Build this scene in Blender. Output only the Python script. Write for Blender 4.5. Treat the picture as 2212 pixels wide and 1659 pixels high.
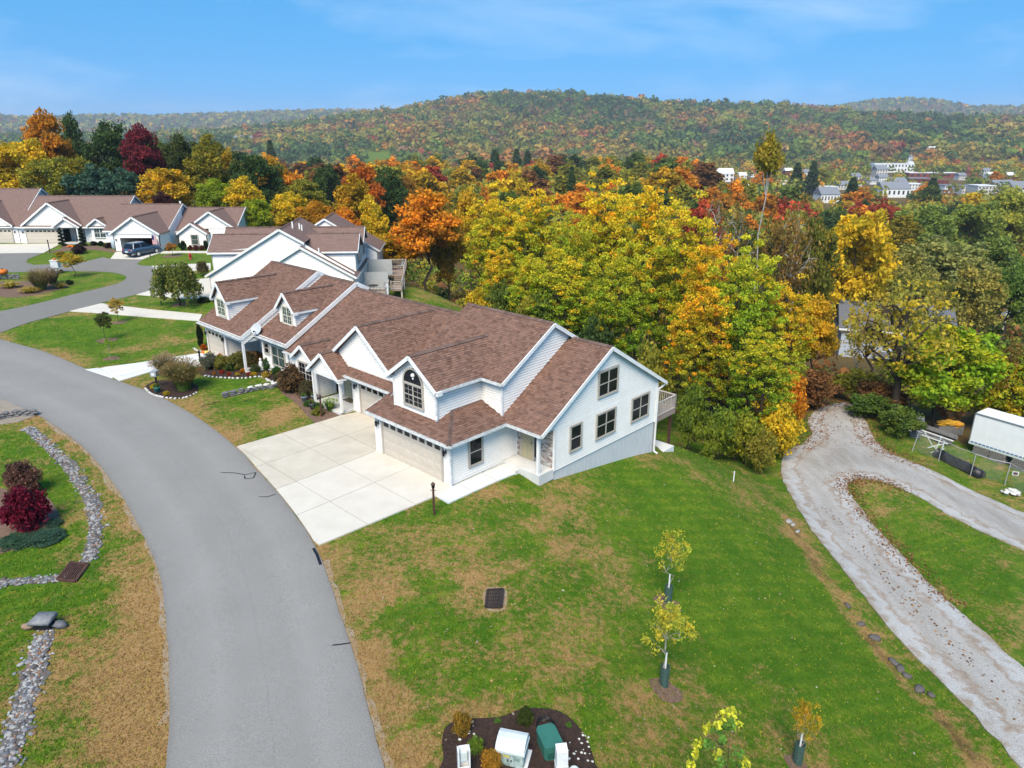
import bpy, math, random
import numpy as np
from mathutils import Vector, Matrix
from mathutils import geometry as mgeo
random.seed(7)
rng = np.random.default_rng(7)
sc = bpy.context.scene
for _o in list(bpy.data.objects):
    bpy.data.objects.remove(_o)
COL = sc.collection
R = math.radians

# ------------------------------------------------------------------ camera
CAM_H, PITCH = 16.5, R(19.4)
cam_d = bpy.data.cameras.new('camera')
cam_d.sensor_width = 36.0
cam_d.lens = 36.0 * 1534.0 / 2212.0
cam_d.clip_start, cam_d.clip_end = 0.5, 20000
cam = bpy.data.objects.new('camera', cam_d)
COL.objects.link(cam)
cam.location = (0, 0, CAM_H)
cam.rotation_euler = (math.pi / 2 - PITCH, 0, 0)
sc.camera = cam

# ------------------------------------------------------------------ sky, sun, exposure
SUN_EL, SUN_AZ = R(50), R(-168)          # azimuth clockwise from +Y: behind the camera on its left
W = bpy.data.worlds.new('World')
sc.world = W
W.use_nodes = True
nt = W.node_tree
nt.nodes.clear()
def wn(t, **k):
    n = nt.nodes.new(t)
    for a, b in k.items():
        setattr(n, a, b)
    return n
sky = wn('ShaderNodeTexSky', sky_type='NISHITA', sun_disc=False, sun_elevation=SUN_EL, sun_rotation=SUN_AZ,
         altitude=300, air_density=1.0, dust_density=0.25, ozone_density=2.2)
hsv = wn('ShaderNodeHueSaturation')
hsv.inputs['Saturation'].default_value = 1.36
hsv.inputs['Value'].default_value = 1.2
hsv.inputs['Hue'].default_value = 0.486
tc = wn('ShaderNodeTexCoord')
mp = wn('ShaderNodeMapping')
mp.inputs['Scale'].default_value = (1.2, 2.2, 6.0)
mp.inputs['Rotation'].default_value = (0.0, 0.25, 0.35)
cl = wn('ShaderNodeTexNoise')
cl.inputs['Scale'].default_value = 1.7
cl.inputs['Detail'].default_value = 7
cl.inputs['Roughness'].default_value = 0.55
cl.inputs['Distortion'].default_value = 0.5
ramp = wn('ShaderNodeValToRGB')
ramp.color_ramp.elements[0].position = 0.50
ramp.color_ramp.elements[0].color = (0, 0, 0, 1)
ramp.color_ramp.elements[1].position = 0.95
ramp.color_ramp.elements[1].color = (0.6, 0.6, 0.6, 1)
mixc = wn('ShaderNodeMix', data_type='RGBA')
mixc.inputs['B'].default_value = (5.0, 5.4, 6.0, 1)
bg = wn('ShaderNodeBackground')
bg.inputs['Strength'].default_value = 0.118
wo = wn('ShaderNodeOutputWorld')
L = nt.links.new
sv = wn('ShaderNodeSeparateXYZ'); ab = wn('ShaderNodeMath', operation='ABSOLUTE'); ma = wn('ShaderNodeMath', operation='MULTIPLY_ADD')
ma.inputs[1].default_value = 0.75; ma.inputs[2].default_value = 0.36
cv = wn('ShaderNodeCombineXYZ'); nv = wn('ShaderNodeVectorMath', operation='NORMALIZE')
L(tc.outputs['Generated'], sv.inputs[0]); L(sv.outputs[2], ab.inputs[0]); L(ab.outputs[0], ma.inputs[0])
L(sv.outputs[0], cv.inputs[0]); L(sv.outputs[1], cv.inputs[1]); L(ma.outputs[0], cv.inputs[2]); L(cv.outputs[0], nv.inputs[0]); L(nv.outputs[0], sky.inputs['Vector'])
L(sky.outputs[0], hsv.inputs['Color'])
L(tc.outputs['Generated'], mp.inputs['Vector'])
L(mp.outputs[0], cl.inputs['Vector'])
L(cl.outputs['Fac'], ramp.inputs[0])
L(ramp.outputs[0], mixc.inputs['Factor'])
L(hsv.outputs[0], mixc.inputs['A'])
L(mixc.outputs['Result'], bg.inputs['Color'])
L(bg.outputs[0], wo.inputs[0])
sun_d = bpy.data.lights.new('sun', 'SUN')
sun_d.energy = 3.2
sun_d.angle = R(32)
sun_d.color = (1.0, 0.90, 0.75)
sun = bpy.data.objects.new('sun', sun_d)
COL.objects.link(sun)
_sd = Vector((math.sin(SUN_AZ) * math.cos(SUN_EL), math.cos(SUN_AZ) * math.cos(SUN_EL), math.sin(SUN_EL)))
sun.rotation_euler = _sd.to_track_quat('Z', 'Y').to_euler()
sun.location = _sd * 200
sc.view_settings.view_transform = 'Standard'
sc.view_settings.look = 'None'
sc.view_settings.gamma = 1
sc.view_settings.exposure = 0.95
sc.view_settings.use_curve_mapping = False
sc.render.engine = 'CYCLES'
sc.cycles.use_denoising = True
sc.cycles.max_bounces = 4
sc.cycles.diffuse_bounces = 2
sc.cycles.glossy_bounces = 2
sc.cycles.transmission_bounces = 2
sc.cycles.transparent_max_bounces = 4
sc.cycles.use_adaptive_sampling = True
sc.cycles.adaptive_threshold = 0.02
sc.cycles.caustics_reflective = False
sc.cycles.caustics_refractive = False
W.cycles.sampling_method = 'MANUAL'
W.cycles.sample_map_resolution = 256
sc.cycles.volume_bounces = 0

# ------------------------------------------------------------------ helpers
def lin(h):
    h = h.lstrip('#')
    r = []
    for i in (0, 2, 4):
        v = int(h[i:i + 2], 16) / 255
        r.append(v / 12.92 if v <= 0.04045 else ((v + 0.055) / 1.055) ** 2.4)
    return tuple(r)

def newmat(name):
    m = bpy.data.materials.new(name)
    m.use_nodes = True
    n = m.node_tree.nodes
    p = n['Principled BSDF']
    return m, n, m.node_tree.links.new, p

def mat(name, col, rough=0.8, col2=None, scale=6.0, detail=5, bump=0.0, bscale=None, spec=0.3, metal=0.0, stretch=None, lo=0.35, hi=0.65):
    """plain procedural material: two real colours mixed by noise, with a fine relief"""
    m, n, l, p = newmat(name)
    col = lin(col) if isinstance(col, str) else col
    p.inputs['Roughness'].default_value = rough
    p.inputs['Specular IOR Level'].default_value = spec
    p.inputs['Metallic'].default_value = metal
    co = n.new('ShaderNodeTexCoord')
    src = co.outputs['Object']
    if stretch:
        mm = n.new('ShaderNodeMapping')
        mm.inputs['Scale'].default_value = stretch
        l(src, mm.inputs[0])
        src = mm.outputs[0]
    if col2 is None:
        col2 = tuple(c * 0.82 for c in col)
    else:
        col2 = lin(col2) if isinstance(col2, str) else col2
    no = n.new('ShaderNodeTexNoise')
    no.inputs['Scale'].default_value = scale
    no.inputs['Detail'].default_value = detail
    no.inputs['Roughness'].default_value = 0.65
    l(src, no.inputs['Vector'])
    mr = n.new('ShaderNodeMapRange')
    mr.inputs['From Min'].default_value = lo
    mr.inputs['From Max'].default_value = hi
    l(no.outputs['Fac'], mr.inputs[0])
    mx = n.new('ShaderNodeMix'); mx.data_type = 'RGBA'
    mx.inputs['A'].default_value = (*col, 1)
    mx.inputs['B'].default_value = (*col2, 1)
    l(mr.outputs[0], mx.inputs['Factor'])
    l(mx.outputs['Result'], p.inputs['Base Color'])
    if bump:
        nb = n.new('ShaderNodeTexNoise')
        nb.inputs['Scale'].default_value = bscale or scale * 5
        nb.inputs['Detail'].default_value = 4
        l(src, nb.inputs['Vector'])
        b = n.new('ShaderNodeBump')
        b.inputs['Strength'].default_value = bump
        b.inputs['Distance'].default_value = 0.03
        l(nb.outputs['Fac'], b.inputs['Height'])
        l(b.outputs[0], p.inputs['Normal'])
    return m

def attr_mat(name, rough=0.85, bump=0.0, bscale=40, spec=0.2, transl=0.0, objcol=False, gain=1.0):
    """colour from the 'Col' face attribute, optionally times the object colour"""
    m, n, l, p = newmat(name)
    p.inputs['Roughness'].default_value = rough
    p.inputs['Specular IOR Level'].default_value = spec
    at = n.new('ShaderNodeAttribute'); at.attribute_name = 'Col'
    out = at.outputs['Color']
    if objcol:
        oi = n.new('ShaderNodeObjectInfo')
        mx = n.new('ShaderNodeMix'); mx.data_type = 'RGBA'; mx.blend_type = 'MULTIPLY'
        mx.inputs['Factor'].default_value = 1
        l(out, mx.inputs['A']); l(oi.outputs['Color'], mx.inputs['B'])
        out = mx.outputs['Result']
    l(out, p.inputs['Base Color'])
    if bump:
        co = n.new('ShaderNodeTexCoord')
        nb = n.new('ShaderNodeTexNoise'); nb.inputs['Scale'].default_value = bscale
        l(co.outputs['Object'], nb.inputs['Vector'])
        b = n.new('ShaderNodeBump'); b.inputs['Strength'].default_value = bump; b.inputs['Distance'].default_value = 0.02
        l(nb.outputs['Fac'], b.inputs['Height']); l(b.outputs[0], p.inputs['Normal'])
    if transl:
        tb = n.new('ShaderNodeBsdfTranslucent')
        l(out, tb.inputs['Color'])
        ms = n.new('ShaderNodeMixShader'); ms.inputs[0].default_value = transl
        l(p.outputs[0], ms.inputs[1]); l(tb.outputs[0], ms.inputs[2])
        l(ms.outputs[0], n['Material Output'].inputs['Surface'])
    return m

def mesh_np(name, V, F, col=None, smooth=False):
    V = np.asarray(V, np.float32); F = np.asarray(F, np.int32)
    me = bpy.data.meshes.new(name)
    m, k = F.shape
    me.vertices.add(len(V)); me.vertices.foreach_set('co', V.ravel())
    me.loops.add(m * k); me.loops.foreach_set('vertex_index', F.ravel())
    me.polygons.add(m); me.polygons.foreach_set('loop_start', np.arange(0, m * k, k, dtype=np.int32))
    me.polygons.foreach_set('use_smooth', np.full(m, smooth))
    me.update(calc_edges=True)
    if col is not None:
        a = me.attributes.new('Col', 'FLOAT_COLOR', 'FACE')
        c = np.ones((m, 4), np.float32); c[:, :3] = col
        a.data.foreach_set('color', c.ravel())
    return me

def link(name, me, m=None, parent=None, kind=None):
    o = bpy.data.objects.new(name, me)
    COL.objects.link(o)
    if m is not None and me is not None and not len(me.materials):
        me.materials.append(m)
    if parent is not None:
        o.parent = parent
    if kind:
        o['kind'] = kind
    return o

def tag(o, label, cat=None, group=None):
    o['label'] = label
    if cat: o['category'] = cat
    if group: o['group'] = group
    return o

def thing(name, label, cat, loc=(0, 0, 0), rotz=0.0, group=None):
    o = bpy.data.objects.new(name, None)
    o.empty_display_size = 0.2
    COL.objects.link(o)
    o.location = loc
    o.rotation_euler = (0, 0, rotz)
    return tag(o, label, cat, group)

def dup(root, loc, rotz=0.0, scale=None, label=None, group=None, color=None):
    """copy of a thing with copies of its parts and sub-parts (mesh data shared)"""
    r = root.copy(); COL.objects.link(r); r.location = loc; r.rotation_euler = (0, 0, rotz)
    if scale is not None: r.scale = scale if hasattr(scale, '__len__') else (scale,) * 3
    if label: r['label'] = label
    if group: r['group'] = group
    for ch in KIDS[root]:
        c = ch.copy(); COL.objects.link(c); c.parent = r
        if color is not None: c.color = (*color, 1)
        for g in KIDS.get(ch, ()):
            d = g.copy(); COL.objects.link(d); d.parent = c
    return r
class _Kids(dict):
    def __missing__(self, o):
        return [c for c in bpy.data.objects if c.parent == o]
KIDS = _Kids()

class MB:
    """collects shapes into one mesh"""
    def __init__(s):
        s.v = []; s.f = []; s.c = []; s.cur = None
    def add(s, vs, fs, col=None):
        b = len(s.v)
        s.v.extend([tuple(float(q) for q in p) for p in vs])
        s.f.extend([tuple(b + i for i in f) for f in fs])
        s.c.extend([col or s.cur] * len(fs))
        return s
    def hexa(s, p, col=None):        # 8 points: bottom ring, top ring
        return s.add(p, [(3, 2, 1, 0), (4, 5, 6, 7), (0, 1, 5, 4), (1, 2, 6, 5), (2, 3, 7, 6), (3, 0, 4, 7)], col)
    def box(s, x0, x1, y0, y1, z0, z1, col=None):
        return s.hexa([(x0, y0, z0), (x1, y0, z0), (x1, y1, z0), (x0, y1, z0), (x0, y0, z1), (x1, y0, z1), (x1, y1, z1), (x0, y1, z1)], col)
    def beam(s, p0, p1, w, h, col=None, up=(0, 0, 1), w1=None, h1=None):
        p0, p1 = Vector(p0), Vector(p1)
        d = (p1 - p0).normalized()
        a = d.cross(Vector(up))
        if a.length < 1e-4: a = d.cross(Vector((0, 1, 0)))
        a.normalize(); b = a.cross(d).normalized()
        P = []
        for p, ww, hh in ((p0, w, h), (p1, w1 or w, h1 or h)):
            P += [p - a * ww / 2 - b * hh / 2, p + a * ww / 2 - b * hh / 2, p + a * ww / 2 + b * hh / 2, p - a * ww / 2 + b * hh / 2]
        return s.hexa(P, col)
    def tube(s, pts, rad, n=6, col=None, cap=True):
        pts = [Vector(p) for p in pts]
        if not hasattr(rad, '__len__'): rad = [rad] * len(pts)
        vs = []; ref = Vector((0.31, 0.77, 0.55))
        for i, p in enumerate(pts):
            d = (pts[min(i + 1, len(pts) - 1)] - pts[max(i - 1, 0)]).normalized()
            a = d.cross(ref)
            if a.length < 0.05: a = d.cross(Vector((1, 0, 0)))
            a.normalize(); b = d.cross(a)
            for k in range(n):
                t = 2 * math.pi * k / n
                vs.append(p + a * (math.cos(t) * rad[i]) + b * (math.sin(t) * rad[i]))
        fs = [(i * n + k, i * n + (k + 1) % n, (i + 1) * n + (k + 1) % n, (i + 1) * n + k) for i in range(len(pts) - 1) for k in range(n)]
        if cap:
            fs += [tuple(range(n - 1, -1, -1)), tuple((len(pts) - 1) * n + k for k in range(n))]
        return s.add(vs, fs, col)
    def lathe(s, prof, n=12, c=(0, 0, 0), col=None):
        vs = []
        for r, z in prof:
            for k in range(n):
                t = 2 * math.pi * k / n
                vs.append((c[0] + r * math.cos(t), c[1] + r * math.sin(t), c[2] + z))
        m = len(prof)
        fs = [(i * n + k, i * n + (k + 1) % n, (i + 1) * n + (k + 1) % n, (i + 1) * n + k) for i in range(m - 1) for k in range(n)]
        fs += [tuple(range(n - 1, -1, -1)), tuple((m - 1) * n + k for k in range(n))]
        return s.add(vs, fs, col)
    def prism(s, poly, z0, z1, col=None):      # poly of (x, y)
        n = len(poly)
        vs = [(x, y, z0) for x, y in poly] + [(x, y, z1) for x, y in poly]
        fs = [tuple(range(n - 1, -1, -1)), tuple(range(n, 2 * n))] + [(i, (i + 1) % n, n + (i + 1) % n, n + i) for i in range(n)]
        return s.add(vs, fs, col)
    def slab(s, pts, nrm, th, col=None):       # planar 3-D polygon extruded by th along -nrm
        n = len(pts); nrm = Vector(nrm)
        vs = [Vector(p) for p in pts]; vs += [v - nrm * th for v in vs]
        fs = [tuple(range(n)), tuple(range(2 * n - 1, n - 1, -1))] + [(i, n + i, n + (i + 1) % n, (i + 1) % n) for i in range(n)]
        return s.add(vs, fs, col)
    def blob(s, c, r, n=8, m=6, jit=0.12, col=None, flat=-1.0, seed=None):
        rr = random.Random(seed if seed is not None else random.random())
        r = r if hasattr(r, '__len__') else (r, r, r)
        vs = [(c[0], c[1], c[2] - r[2] * (1 if flat < -0.99 else -flat))]
        for i in range(1, m):
            ph = -math.pi / 2 + math.pi * i / m
            for k in range(n):
                t = 2 * math.pi * (k + 0.5 * (i % 2)) / n
                q = 1 + rr.uniform(-jit, jit)
                z = max(math.sin(ph), flat)
                vs.append((c[0] + r[0] * q * math.cos(ph) * math.cos(t), c[1] + r[1] * q * math.cos(ph) * math.sin(t), c[2] + r[2] * q * z))
        vs.append((c[0], c[1], c[2] + r[2]))
        fs = [(0, 1 + (k + 1) % n, 1 + k) for k in range(n)]
        for i in range(m - 2):
            for k in range(n):
                a = 1 + i * n; b = a + n
                fs.append((a + k, a + (k + 1) % n, b + (k + 1) % n, b + k))
        e = len(vs) - 1; a = 1 + (m - 2) * n
        fs += [(a + k, a + (k + 1) % n, e) for k in range(n)]
        return s.add(vs, fs, col)
    def mesh(s, name, smooth=False):
        me = bpy.data.meshes.new(name)
        me.from_pydata(s.v, [], s.f)
        if smooth: me.polygons.foreach_set('use_smooth', [True] * len(s.f))
        if any(c is not None for c in s.c):
            a = me.attributes.new('Col', 'FLOAT_COLOR', 'FACE')
            buf = np.ones((len(s.f), 4), np.float32)
            for i, c in enumerate(s.c):
                if c is not None: buf[i, :3] = c
            a.data.foreach_set('color', buf.ravel())
        me.update()
        return me
    def build(s, name, m, parent=None, smooth=False, kind=None):
        return link(name, s.mesh(name, smooth), m, parent, kind)

# ------------------------------------------------------------------ picture rays (used to find where things stand on the ground)
_cp, _sp = math.cos(PITCH), math.sin(PITCH)
def ray(u, v):
    x = (u - 1106.0) / 1534.0; y = -(v - 829.5) / 1534.0
    return (x, _cp + y * _sp, y * _cp - _sp)
def atz(u, v, z):
    r = ray(u, v); k = (z - CAM_H) / r[2]
    return (r[0] * k, r[1] * k, z)
def aty(u, v, y):
    r = ray(u, v); k = y / r[1]
    return (r[0] * k, y, CAM_H + r[2] * k)
def proj(x, y, z):
    zc = y * _cp - (z - CAM_H) * _sp; yc = y * _sp + (z - CAM_H) * _cp
    return 1106 + 1534 * x / zc, 829.5 - 1534 * yc / zc

# house frame: s along the row, t away from the street
HO = np.array(atz(974.8, 1053, 0)[:2]); HD = np.array([0.7245, -0.6893]); HN = np.array([0.6893, 0.7245])
HROT = math.atan2(HD[1], HD[0])
def hw(s, t):
    p = HO + HD * s + HN * t
    return float(p[0]), float(p[1])
def h3(s, t, z=None):
    x, y = hw(s, t)
    return (x, y, gz(x, y) if z is None else z)
# block behind: a to the right, b away from the camera
BO = np.array([-31.66, 73.76]); BA = np.array([0.9968, 0.08]); BB = np.array([-0.08, 0.9968])
BROT = math.atan2(BA[1], BA[0])
def bw(a, b):
    p = BO + BA * a + BB * b
    return float(p[0]), float(p[1])

# ------------------------------------------------------------------ terrain height
_ctrl = []
def cp(z, *uv):
    for u, v in uv:
        x, y, _ = atz(u, v, z); _ctrl.append((x, y, z))
cp(0, (590, 1659), (500, 1300), (650, 1300), (420, 1010), (560, 1000), (200, 850), (60, 790), (760, 1000), (880, 1080), (700, 900), (640, 880),
   (500, 790), (330, 760), (240, 720), (470, 850), (750, 1240), (860, 1160), (960, 1090), (450, 740))
cp(0.1, (150, 690), (300, 650), (100, 665), (400, 690), (250, 610))
cp(0.3, (380, 620), (100, 610), (440, 605), (280, 580), (455, 640))
cp(0.8, (100, 560), (200, 555), (330, 565), (430, 555), (0, 570))
cp(1.0, (0, 528), (130, 528), (250, 545), (350, 545), (60, 548), (430, 545))
cp(-0.15, (0, 1000), (100, 1150), (60, 1300), (200, 1300), (150, 1450), (0, 1450), (60, 1640))
cp(-0.1, (820, 1350), (880, 1500), (900, 1640), (960, 1250), (1060, 1130))
cp(-0.35, (1067, 1295), (1165, 1060), (1040, 1440))
cp(-0.6, (1020, 1620), (1120, 1580), (1240, 1640))
cp(-1.5, (1360, 1560), (1340, 1300), (1300, 1150), (1270, 1060))
cp(-2.6, (1500, 1420), (1480, 1230), (1440, 1080), (1560, 1640))
for _p in ((3, 7.6, -0.75), (3, 5, -0.15), (3, 10.5, -1.3), (3, 14.3, -2.1), (2.4, 17, -2.7), (-4, 15, -2.0), (-10, 15.5, -2.2), (-20, 15.5, -2.0), (-30, 16, -1.6), (-4, 8, -0.3), (-15, 8, 0), (-27, 8, 0), (-38, 8, 0.1), (-12, 22, -4.6), (-24, 22, -3.6), (0, 22, -5.0), (6, 20, -5.2)):
    _ctrl.append((*hw(_p[0], _p[1]), _p[2]))
for _p in ((0, 0, 0.3), (7, 4, 0.3), (13, -1, 0.1), (17, 1, -0.9), (15, 10, -0.4), (19, 6, -1.3), (21, 12, -1.4), (24, 0, -2.6), (27, 12, -4.2), (10, 20, 0.5), (23, -7, -3.6), (29, 3, -5.5)):
    _ctrl.append((*bw(_p[0], _p[1]), _p[2]))
# bank and gravel lane
for _p in ((11.5, 20, -4.2), (12.5, 27, -4.1), (13.5, 34, -4.0), (14.2, 42, -4.3), (9, 16, -3.2), (8, 10, -2.6),
           (17.2, 14, -6.0), (17.6, 22, -6.5), (17.6, 29, -6.7), (18.0, 37, -7.0), (18.8, 44, -7.4), (18.6, 50, -7.8),
           (20.5, 14, -5.6), (20.6, 22, -5.8), (20.3, 30, -6.3), (20.6, 38, -6.7), (22.0, 46, -7.2), (26, 22, -6.6), (27, 30, -7.2), (28, 37, -7.6),
           (25, 52, -7.6), (31, 62, -8.0), (33, 40, -8.2), (38, 34, -8.6), (30, 50, -7.8), (36, 47, -9.0), (36, 57, -9.1), (42, 56, -9.7), (45, 48, -9.8), (50, 60, -10.2), (40, 25, -8.0),
           (18, 58, -9.2), (12, 52, -7.2), (8, 60, -7.6), (24, 70, -10), (40, 75, -11), (0, 75, -7), (-5, 95, -8.5), (15, 95, -11.5), (35, 100, -13), (55, 95, -13), (70, 75, -12), (75, 110, -15),
           (45, 130, -16), (20, 130, -15), (-15, 125, -9), (-30, 120, -3), (-50, 125, 1.0), (-75, 125, 1.8), (-100, 120, 2), (-100, 95, 1.2), (-80, 145, 1), (-45, 150, -3), (-95, 70, 0.4), (-90, 40, 0), (-60, 30, 0), (-50, 10, 0), (-30, 5, -0.2), (-30, -5, -0.2), (0, -5, -0.2), (20, -5, -5), (45, 5, -7), (60, 40, -10), (80, 20, -10), (100, 60, -13), (100, 110, -16), (-120, 150, 2), (-10, 165, -16), (60, 165, -19), (-70, 175, -5)):
    _ctrl.append(_p)
_cx = np.array(_ctrl, float)
_c2 = 5.0 ** 2
def _rbf_fit():
    d = _cx[:, None, :2] - _cx[None, :, :2]
    A = np.sqrt((d ** 2).sum(-1) + _c2) + np.eye(len(_cx)) * (-0.6)
    return np.linalg.solve(A, _cx[:, 2] + 3.0)
_cw = _rbf_fit()
def _near(x, y):
    q = np.sqrt((x[:, None] - _cx[None, :, 0]) ** 2 + (y[:, None] - _cx[None, :, 1]) ** 2 + _c2)
    return q @ _cw - 3.0
def sstep(a, b, x):
    t = np.clip((x - a) / (b - a), 0, 1)
    return t * t * (3 - 2 * t)
def vnoise(x, y, s, seed=0):
    x = x / s + seed * 17.3; y = y / s + seed * 9.1
    return (np.sin(x * 1.3 + np.sin(y * 0.9 + seed)) + np.sin(y * 1.7 + np.sin(x * 1.1)) + np.sin((x + y) * 0.77 + seed) + np.sin((x - 1.6 * y) * 0.9)) / 4
_lat = np.random.default_rng(99).random((256, 256))
def fbm(x, y, s, octv=3, seed=0):
    """smooth lattice noise, about -1..1"""
    tot = np.zeros(np.shape(x)); amp = 1.0; nrm = 0.0
    for o in range(octv):
        a = np.asarray(x) / s + seed * 37.7 + o * 11.3; b = np.asarray(y) / s + seed * 17.9 + o * 5.7
        i = np.floor(a).astype(int); j = np.floor(b).astype(int); fa, fb = a - i, b - j
        fa = fa * fa * (3 - 2 * fa); fb = fb * fb * (3 - 2 * fb)
        g = lambda p, q: _lat[p % 256, q % 256]
        tot += amp * ((g(i, j) * (1 - fa) + g(i + 1, j) * fa) * (1 - fb) + (g(i, j + 1) * (1 - fa) + g(i + 1, j + 1) * fa) * fb - .5) * 2
        nrm += amp; amp *= .6; s = s / 2.1
    return tot / nrm
# skyline heights, in picture rows by column
_hx = np.array([-900, 0, 280, 450, 600, 700, 800, 900, 1000, 1080, 1200, 1300, 1400, 1500, 1600, 1700, 1800, 1900, 2000, 2212, 3000])
_hy = np.array([300, 300, 298, 290, 278, 264, 253, 238, 220, 214, 216, 225, 233, 235, 235, 239, 246, 254, 260, 266, 270])
_fx = np.array([-900, 0, 60, 280, 330, 450, 600, 720, 900, 1750, 1850, 1920, 2000, 2080, 2150, 2300, 3000])
_fy = np.array([262, 262, 266, 260, 262, 256, 251, 247, 250, 250, 236, 230, 234, 246, 249, 250, 262])
_cols = lambda x, y: 1106 + 1626 * x / np.maximum(y, 1.0)
def _far(x, y):
    r = np.hypot(x, y)
    u = np.clip(_cols(x, y), -900, 3000)
    ch = CAM_H + (292 - np.interp(u, _hx, _hy)) / 1626 * np.hypot(1, x / np.maximum(y, 1)) ** -1 * 2250
    ch = np.maximum(ch - 7, -26)
    lift = 15 * (1 - sstep(420, 800, r)) * (1 - sstep(1450, 1850, u))
    z = -29 + lift + 1.5 * vnoise(x, y, 120) + (ch + 29) * sstep(1150, 2250, r + 90 * vnoise(x, y, 260, 2)) + 13 * fbm(x, y, 330, 3, 3) * sstep(1150, 1500, r) * (1 - sstep(1950, 2250, r))
    fh = CAM_H + (292 - np.interp(u, _fx, _fy)) / 1626 * 5200 - 8
    z2 = z * (1 - sstep(2350, 3000, r)) + (-10) * sstep(2350, 3000, r)
    return z2 + (fh - z2) * sstep(3300, 5200, r)
def gzv(x, y):
    x = np.atleast_1d(np.asarray(x, float)); y = np.atleast_1d(np.asarray(y, float))
    r = np.hypot(x, y - 40)
    out = np.empty_like(x)
    w = sstep(115, 260, r)
    i = w < 1
    if i.any():
        nz = np.concatenate([_near(x[i][k:k + 20000], y[i][k:k + 20000]) for k in range(0, int(i.sum()), 20000)])
        out[i] = nz * (1 - w[i])
    j = w > 0
    if j.any():
        fz = _far(x[j], y[j])
        tmp = np.zeros_like(x); tmp[j] = fz * w[j]
        out = np.where(i, out, 0) + tmp
    return out
def gz(x, y):
    return float(gzv([x], [y])[0])
def G(u, v, near=8.0, far=400.0):
    """the ground point seen at picture position (u, v)"""
    r = np.array(ray(u, v)); k = np.concatenate([np.linspace(near, 150, 143), np.linspace(152, far, 60)])
    p = k[:, None] * r[None, :]
    h = CAM_H + p[:, 2] - gzv(p[:, 0], p[:, 1])
    i = int(np.argmax(h < 0))
    if h[i] >= 0: i = len(k) - 1
    a, b = k[max(i - 1, 0)], k[i]
    for _ in range(4):
        kk = np.linspace(a, b, 9); pp = kk[:, None] * r[None, :]
        hh = CAM_H + pp[:, 2] - gzv(pp[:, 0], pp[:, 1])
        j = max(int(np.argmax(hh < 0)), 1)
        a, b = kk[j - 1], kk[j]
    p = r * (a + b) / 2
    x, y = float(p[0]), float(p[1])
    return (x, y, gz(x, y))
def GX(*uv):
    return [G(u, v)[:2] for u, v in uv]
# ------------------------------------------------------------------ ground sheet
def axis(a, b, st, far, g):
    c = list(np.arange(a, b + 1e-6, st))
    hi, s = c[-1], st
    while hi < far:
        s = max(s * g, hi * 0.0 + s); hi += s; c.append(hi)
    return c
_xs = axis(-46, 50, 0.6, 6800, 1.06)
_neg = []; _h, _s = -46.0, 0.6
while _h > -6800:
    _s *= 1.06; _h -= _s; _neg.append(_h)
_xs = np.array(_neg[::-1] + _xs)
_ys = np.array([-40, -28, -18] + axis(-12, 84, 0.6, 7000, 1.05))
GXm, GYm = np.meshgrid(_xs, _ys)
_px, _py = GXm.ravel(), GYm.ravel()
_pz = gzv(_px, _py)

def inpoly(x, y, poly):
    x = np.asarray(x); y = np.asarray(y); r = np.zeros(x.shape, bool)
    n = len(poly); j = n - 1
    for i in range(n):
        xi, yi = poly[i]; xj, yj = poly[j]
        if yi != yj:
            c = ((yi > y) != (yj > y)) & (x < (xj - xi) * (y - yi) / (yj - yi) + xi)
            r ^= c
        j = i
    return r
def seg_dist(x, y, line):
    d = np.full(np.shape(x), 1e9)
    for (ax, ay), (bx, by) in zip(line[:-1], line[1:]):
        ux, uy = bx - ax, by - ay; l2 = ux * ux + uy * uy + 1e-9
        t = np.clip(((x - ax) * ux + (y - ay) * uy) / l2, 0, 1)
        d = np.minimum(d, np.hypot(x - ax - t * ux, y - ay - t * uy))
    return d
def smooth_line(pts, n=6, closed=False):
    P = [np.array(p, float) for p in pts]; out = []
    m = len(P)
    for i in range(m if closed else m - 1):
        p0 = P[(i - 1) % m] if closed or i else P[0]
        p1 = P[i]; p2 = P[(i + 1) % m]; p3 = P[(i + 2) % m] if closed or i + 2 < m else P[-1]
        for k in range(n):
            t = k / n
            out.append(tuple(0.5 * ((2 * p1) + (-p0 + p2) * t + (2 * p0 - 5 * p1 + 4 * p2 - p3) * t * t + (-p0 + 3 * p1 - 3 * p2 + p3) * t ** 3)))
    if not closed: out.append(tuple(P[-1]))
    return out

# outlines on the ground, read off the picture
road_l = smooth_line(GX((352, 1720), (366, 1560), (364, 1400), (345, 1245), (303, 1145), (250, 1052), (185, 972), (110, 915), (60, 888), (-60, 842)))
road_r = smooth_line(GX((846, 1720), (805, 1570), (772, 1440), (735, 1330), (700, 1225), (668, 1158), (612, 1080), (556, 1016), (510, 967), (430, 905), (335, 852), (250, 822), (185, 797), (95, 760), (0, 733), (-60, 712)))
road_poly = road_l + road_r[::-1]
up_lo = smooth_line(GX((-60, 730), (0, 719), (57, 699), (108, 685), (148, 674), (218, 655), (285, 639), (325, 628), (352, 612), (362, 598), (345, 582), (325, 575)))
up_hi = smooth_line(GX((-60, 684), (0, 673), (51, 663), (102, 651), (165, 635), (216, 623), (254, 613), (270, 604), (272, 597), (255, 591), (230, 588), (165, 586), (44, 588), (-60, 590)))
loop_hi = GX((-60, 548), (0, 548), (94, 547), (60, 560), (57, 568), (75, 573), (109, 571), (178, 567), (222, 556), (240, 560), (308, 561), (296, 571), (305, 574), (325, 575))
island_c = up_hi
upper_poly = up_lo + [loop_hi[-1]] + loop_hi[::-1][1:] + up_hi[::-1]
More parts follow.
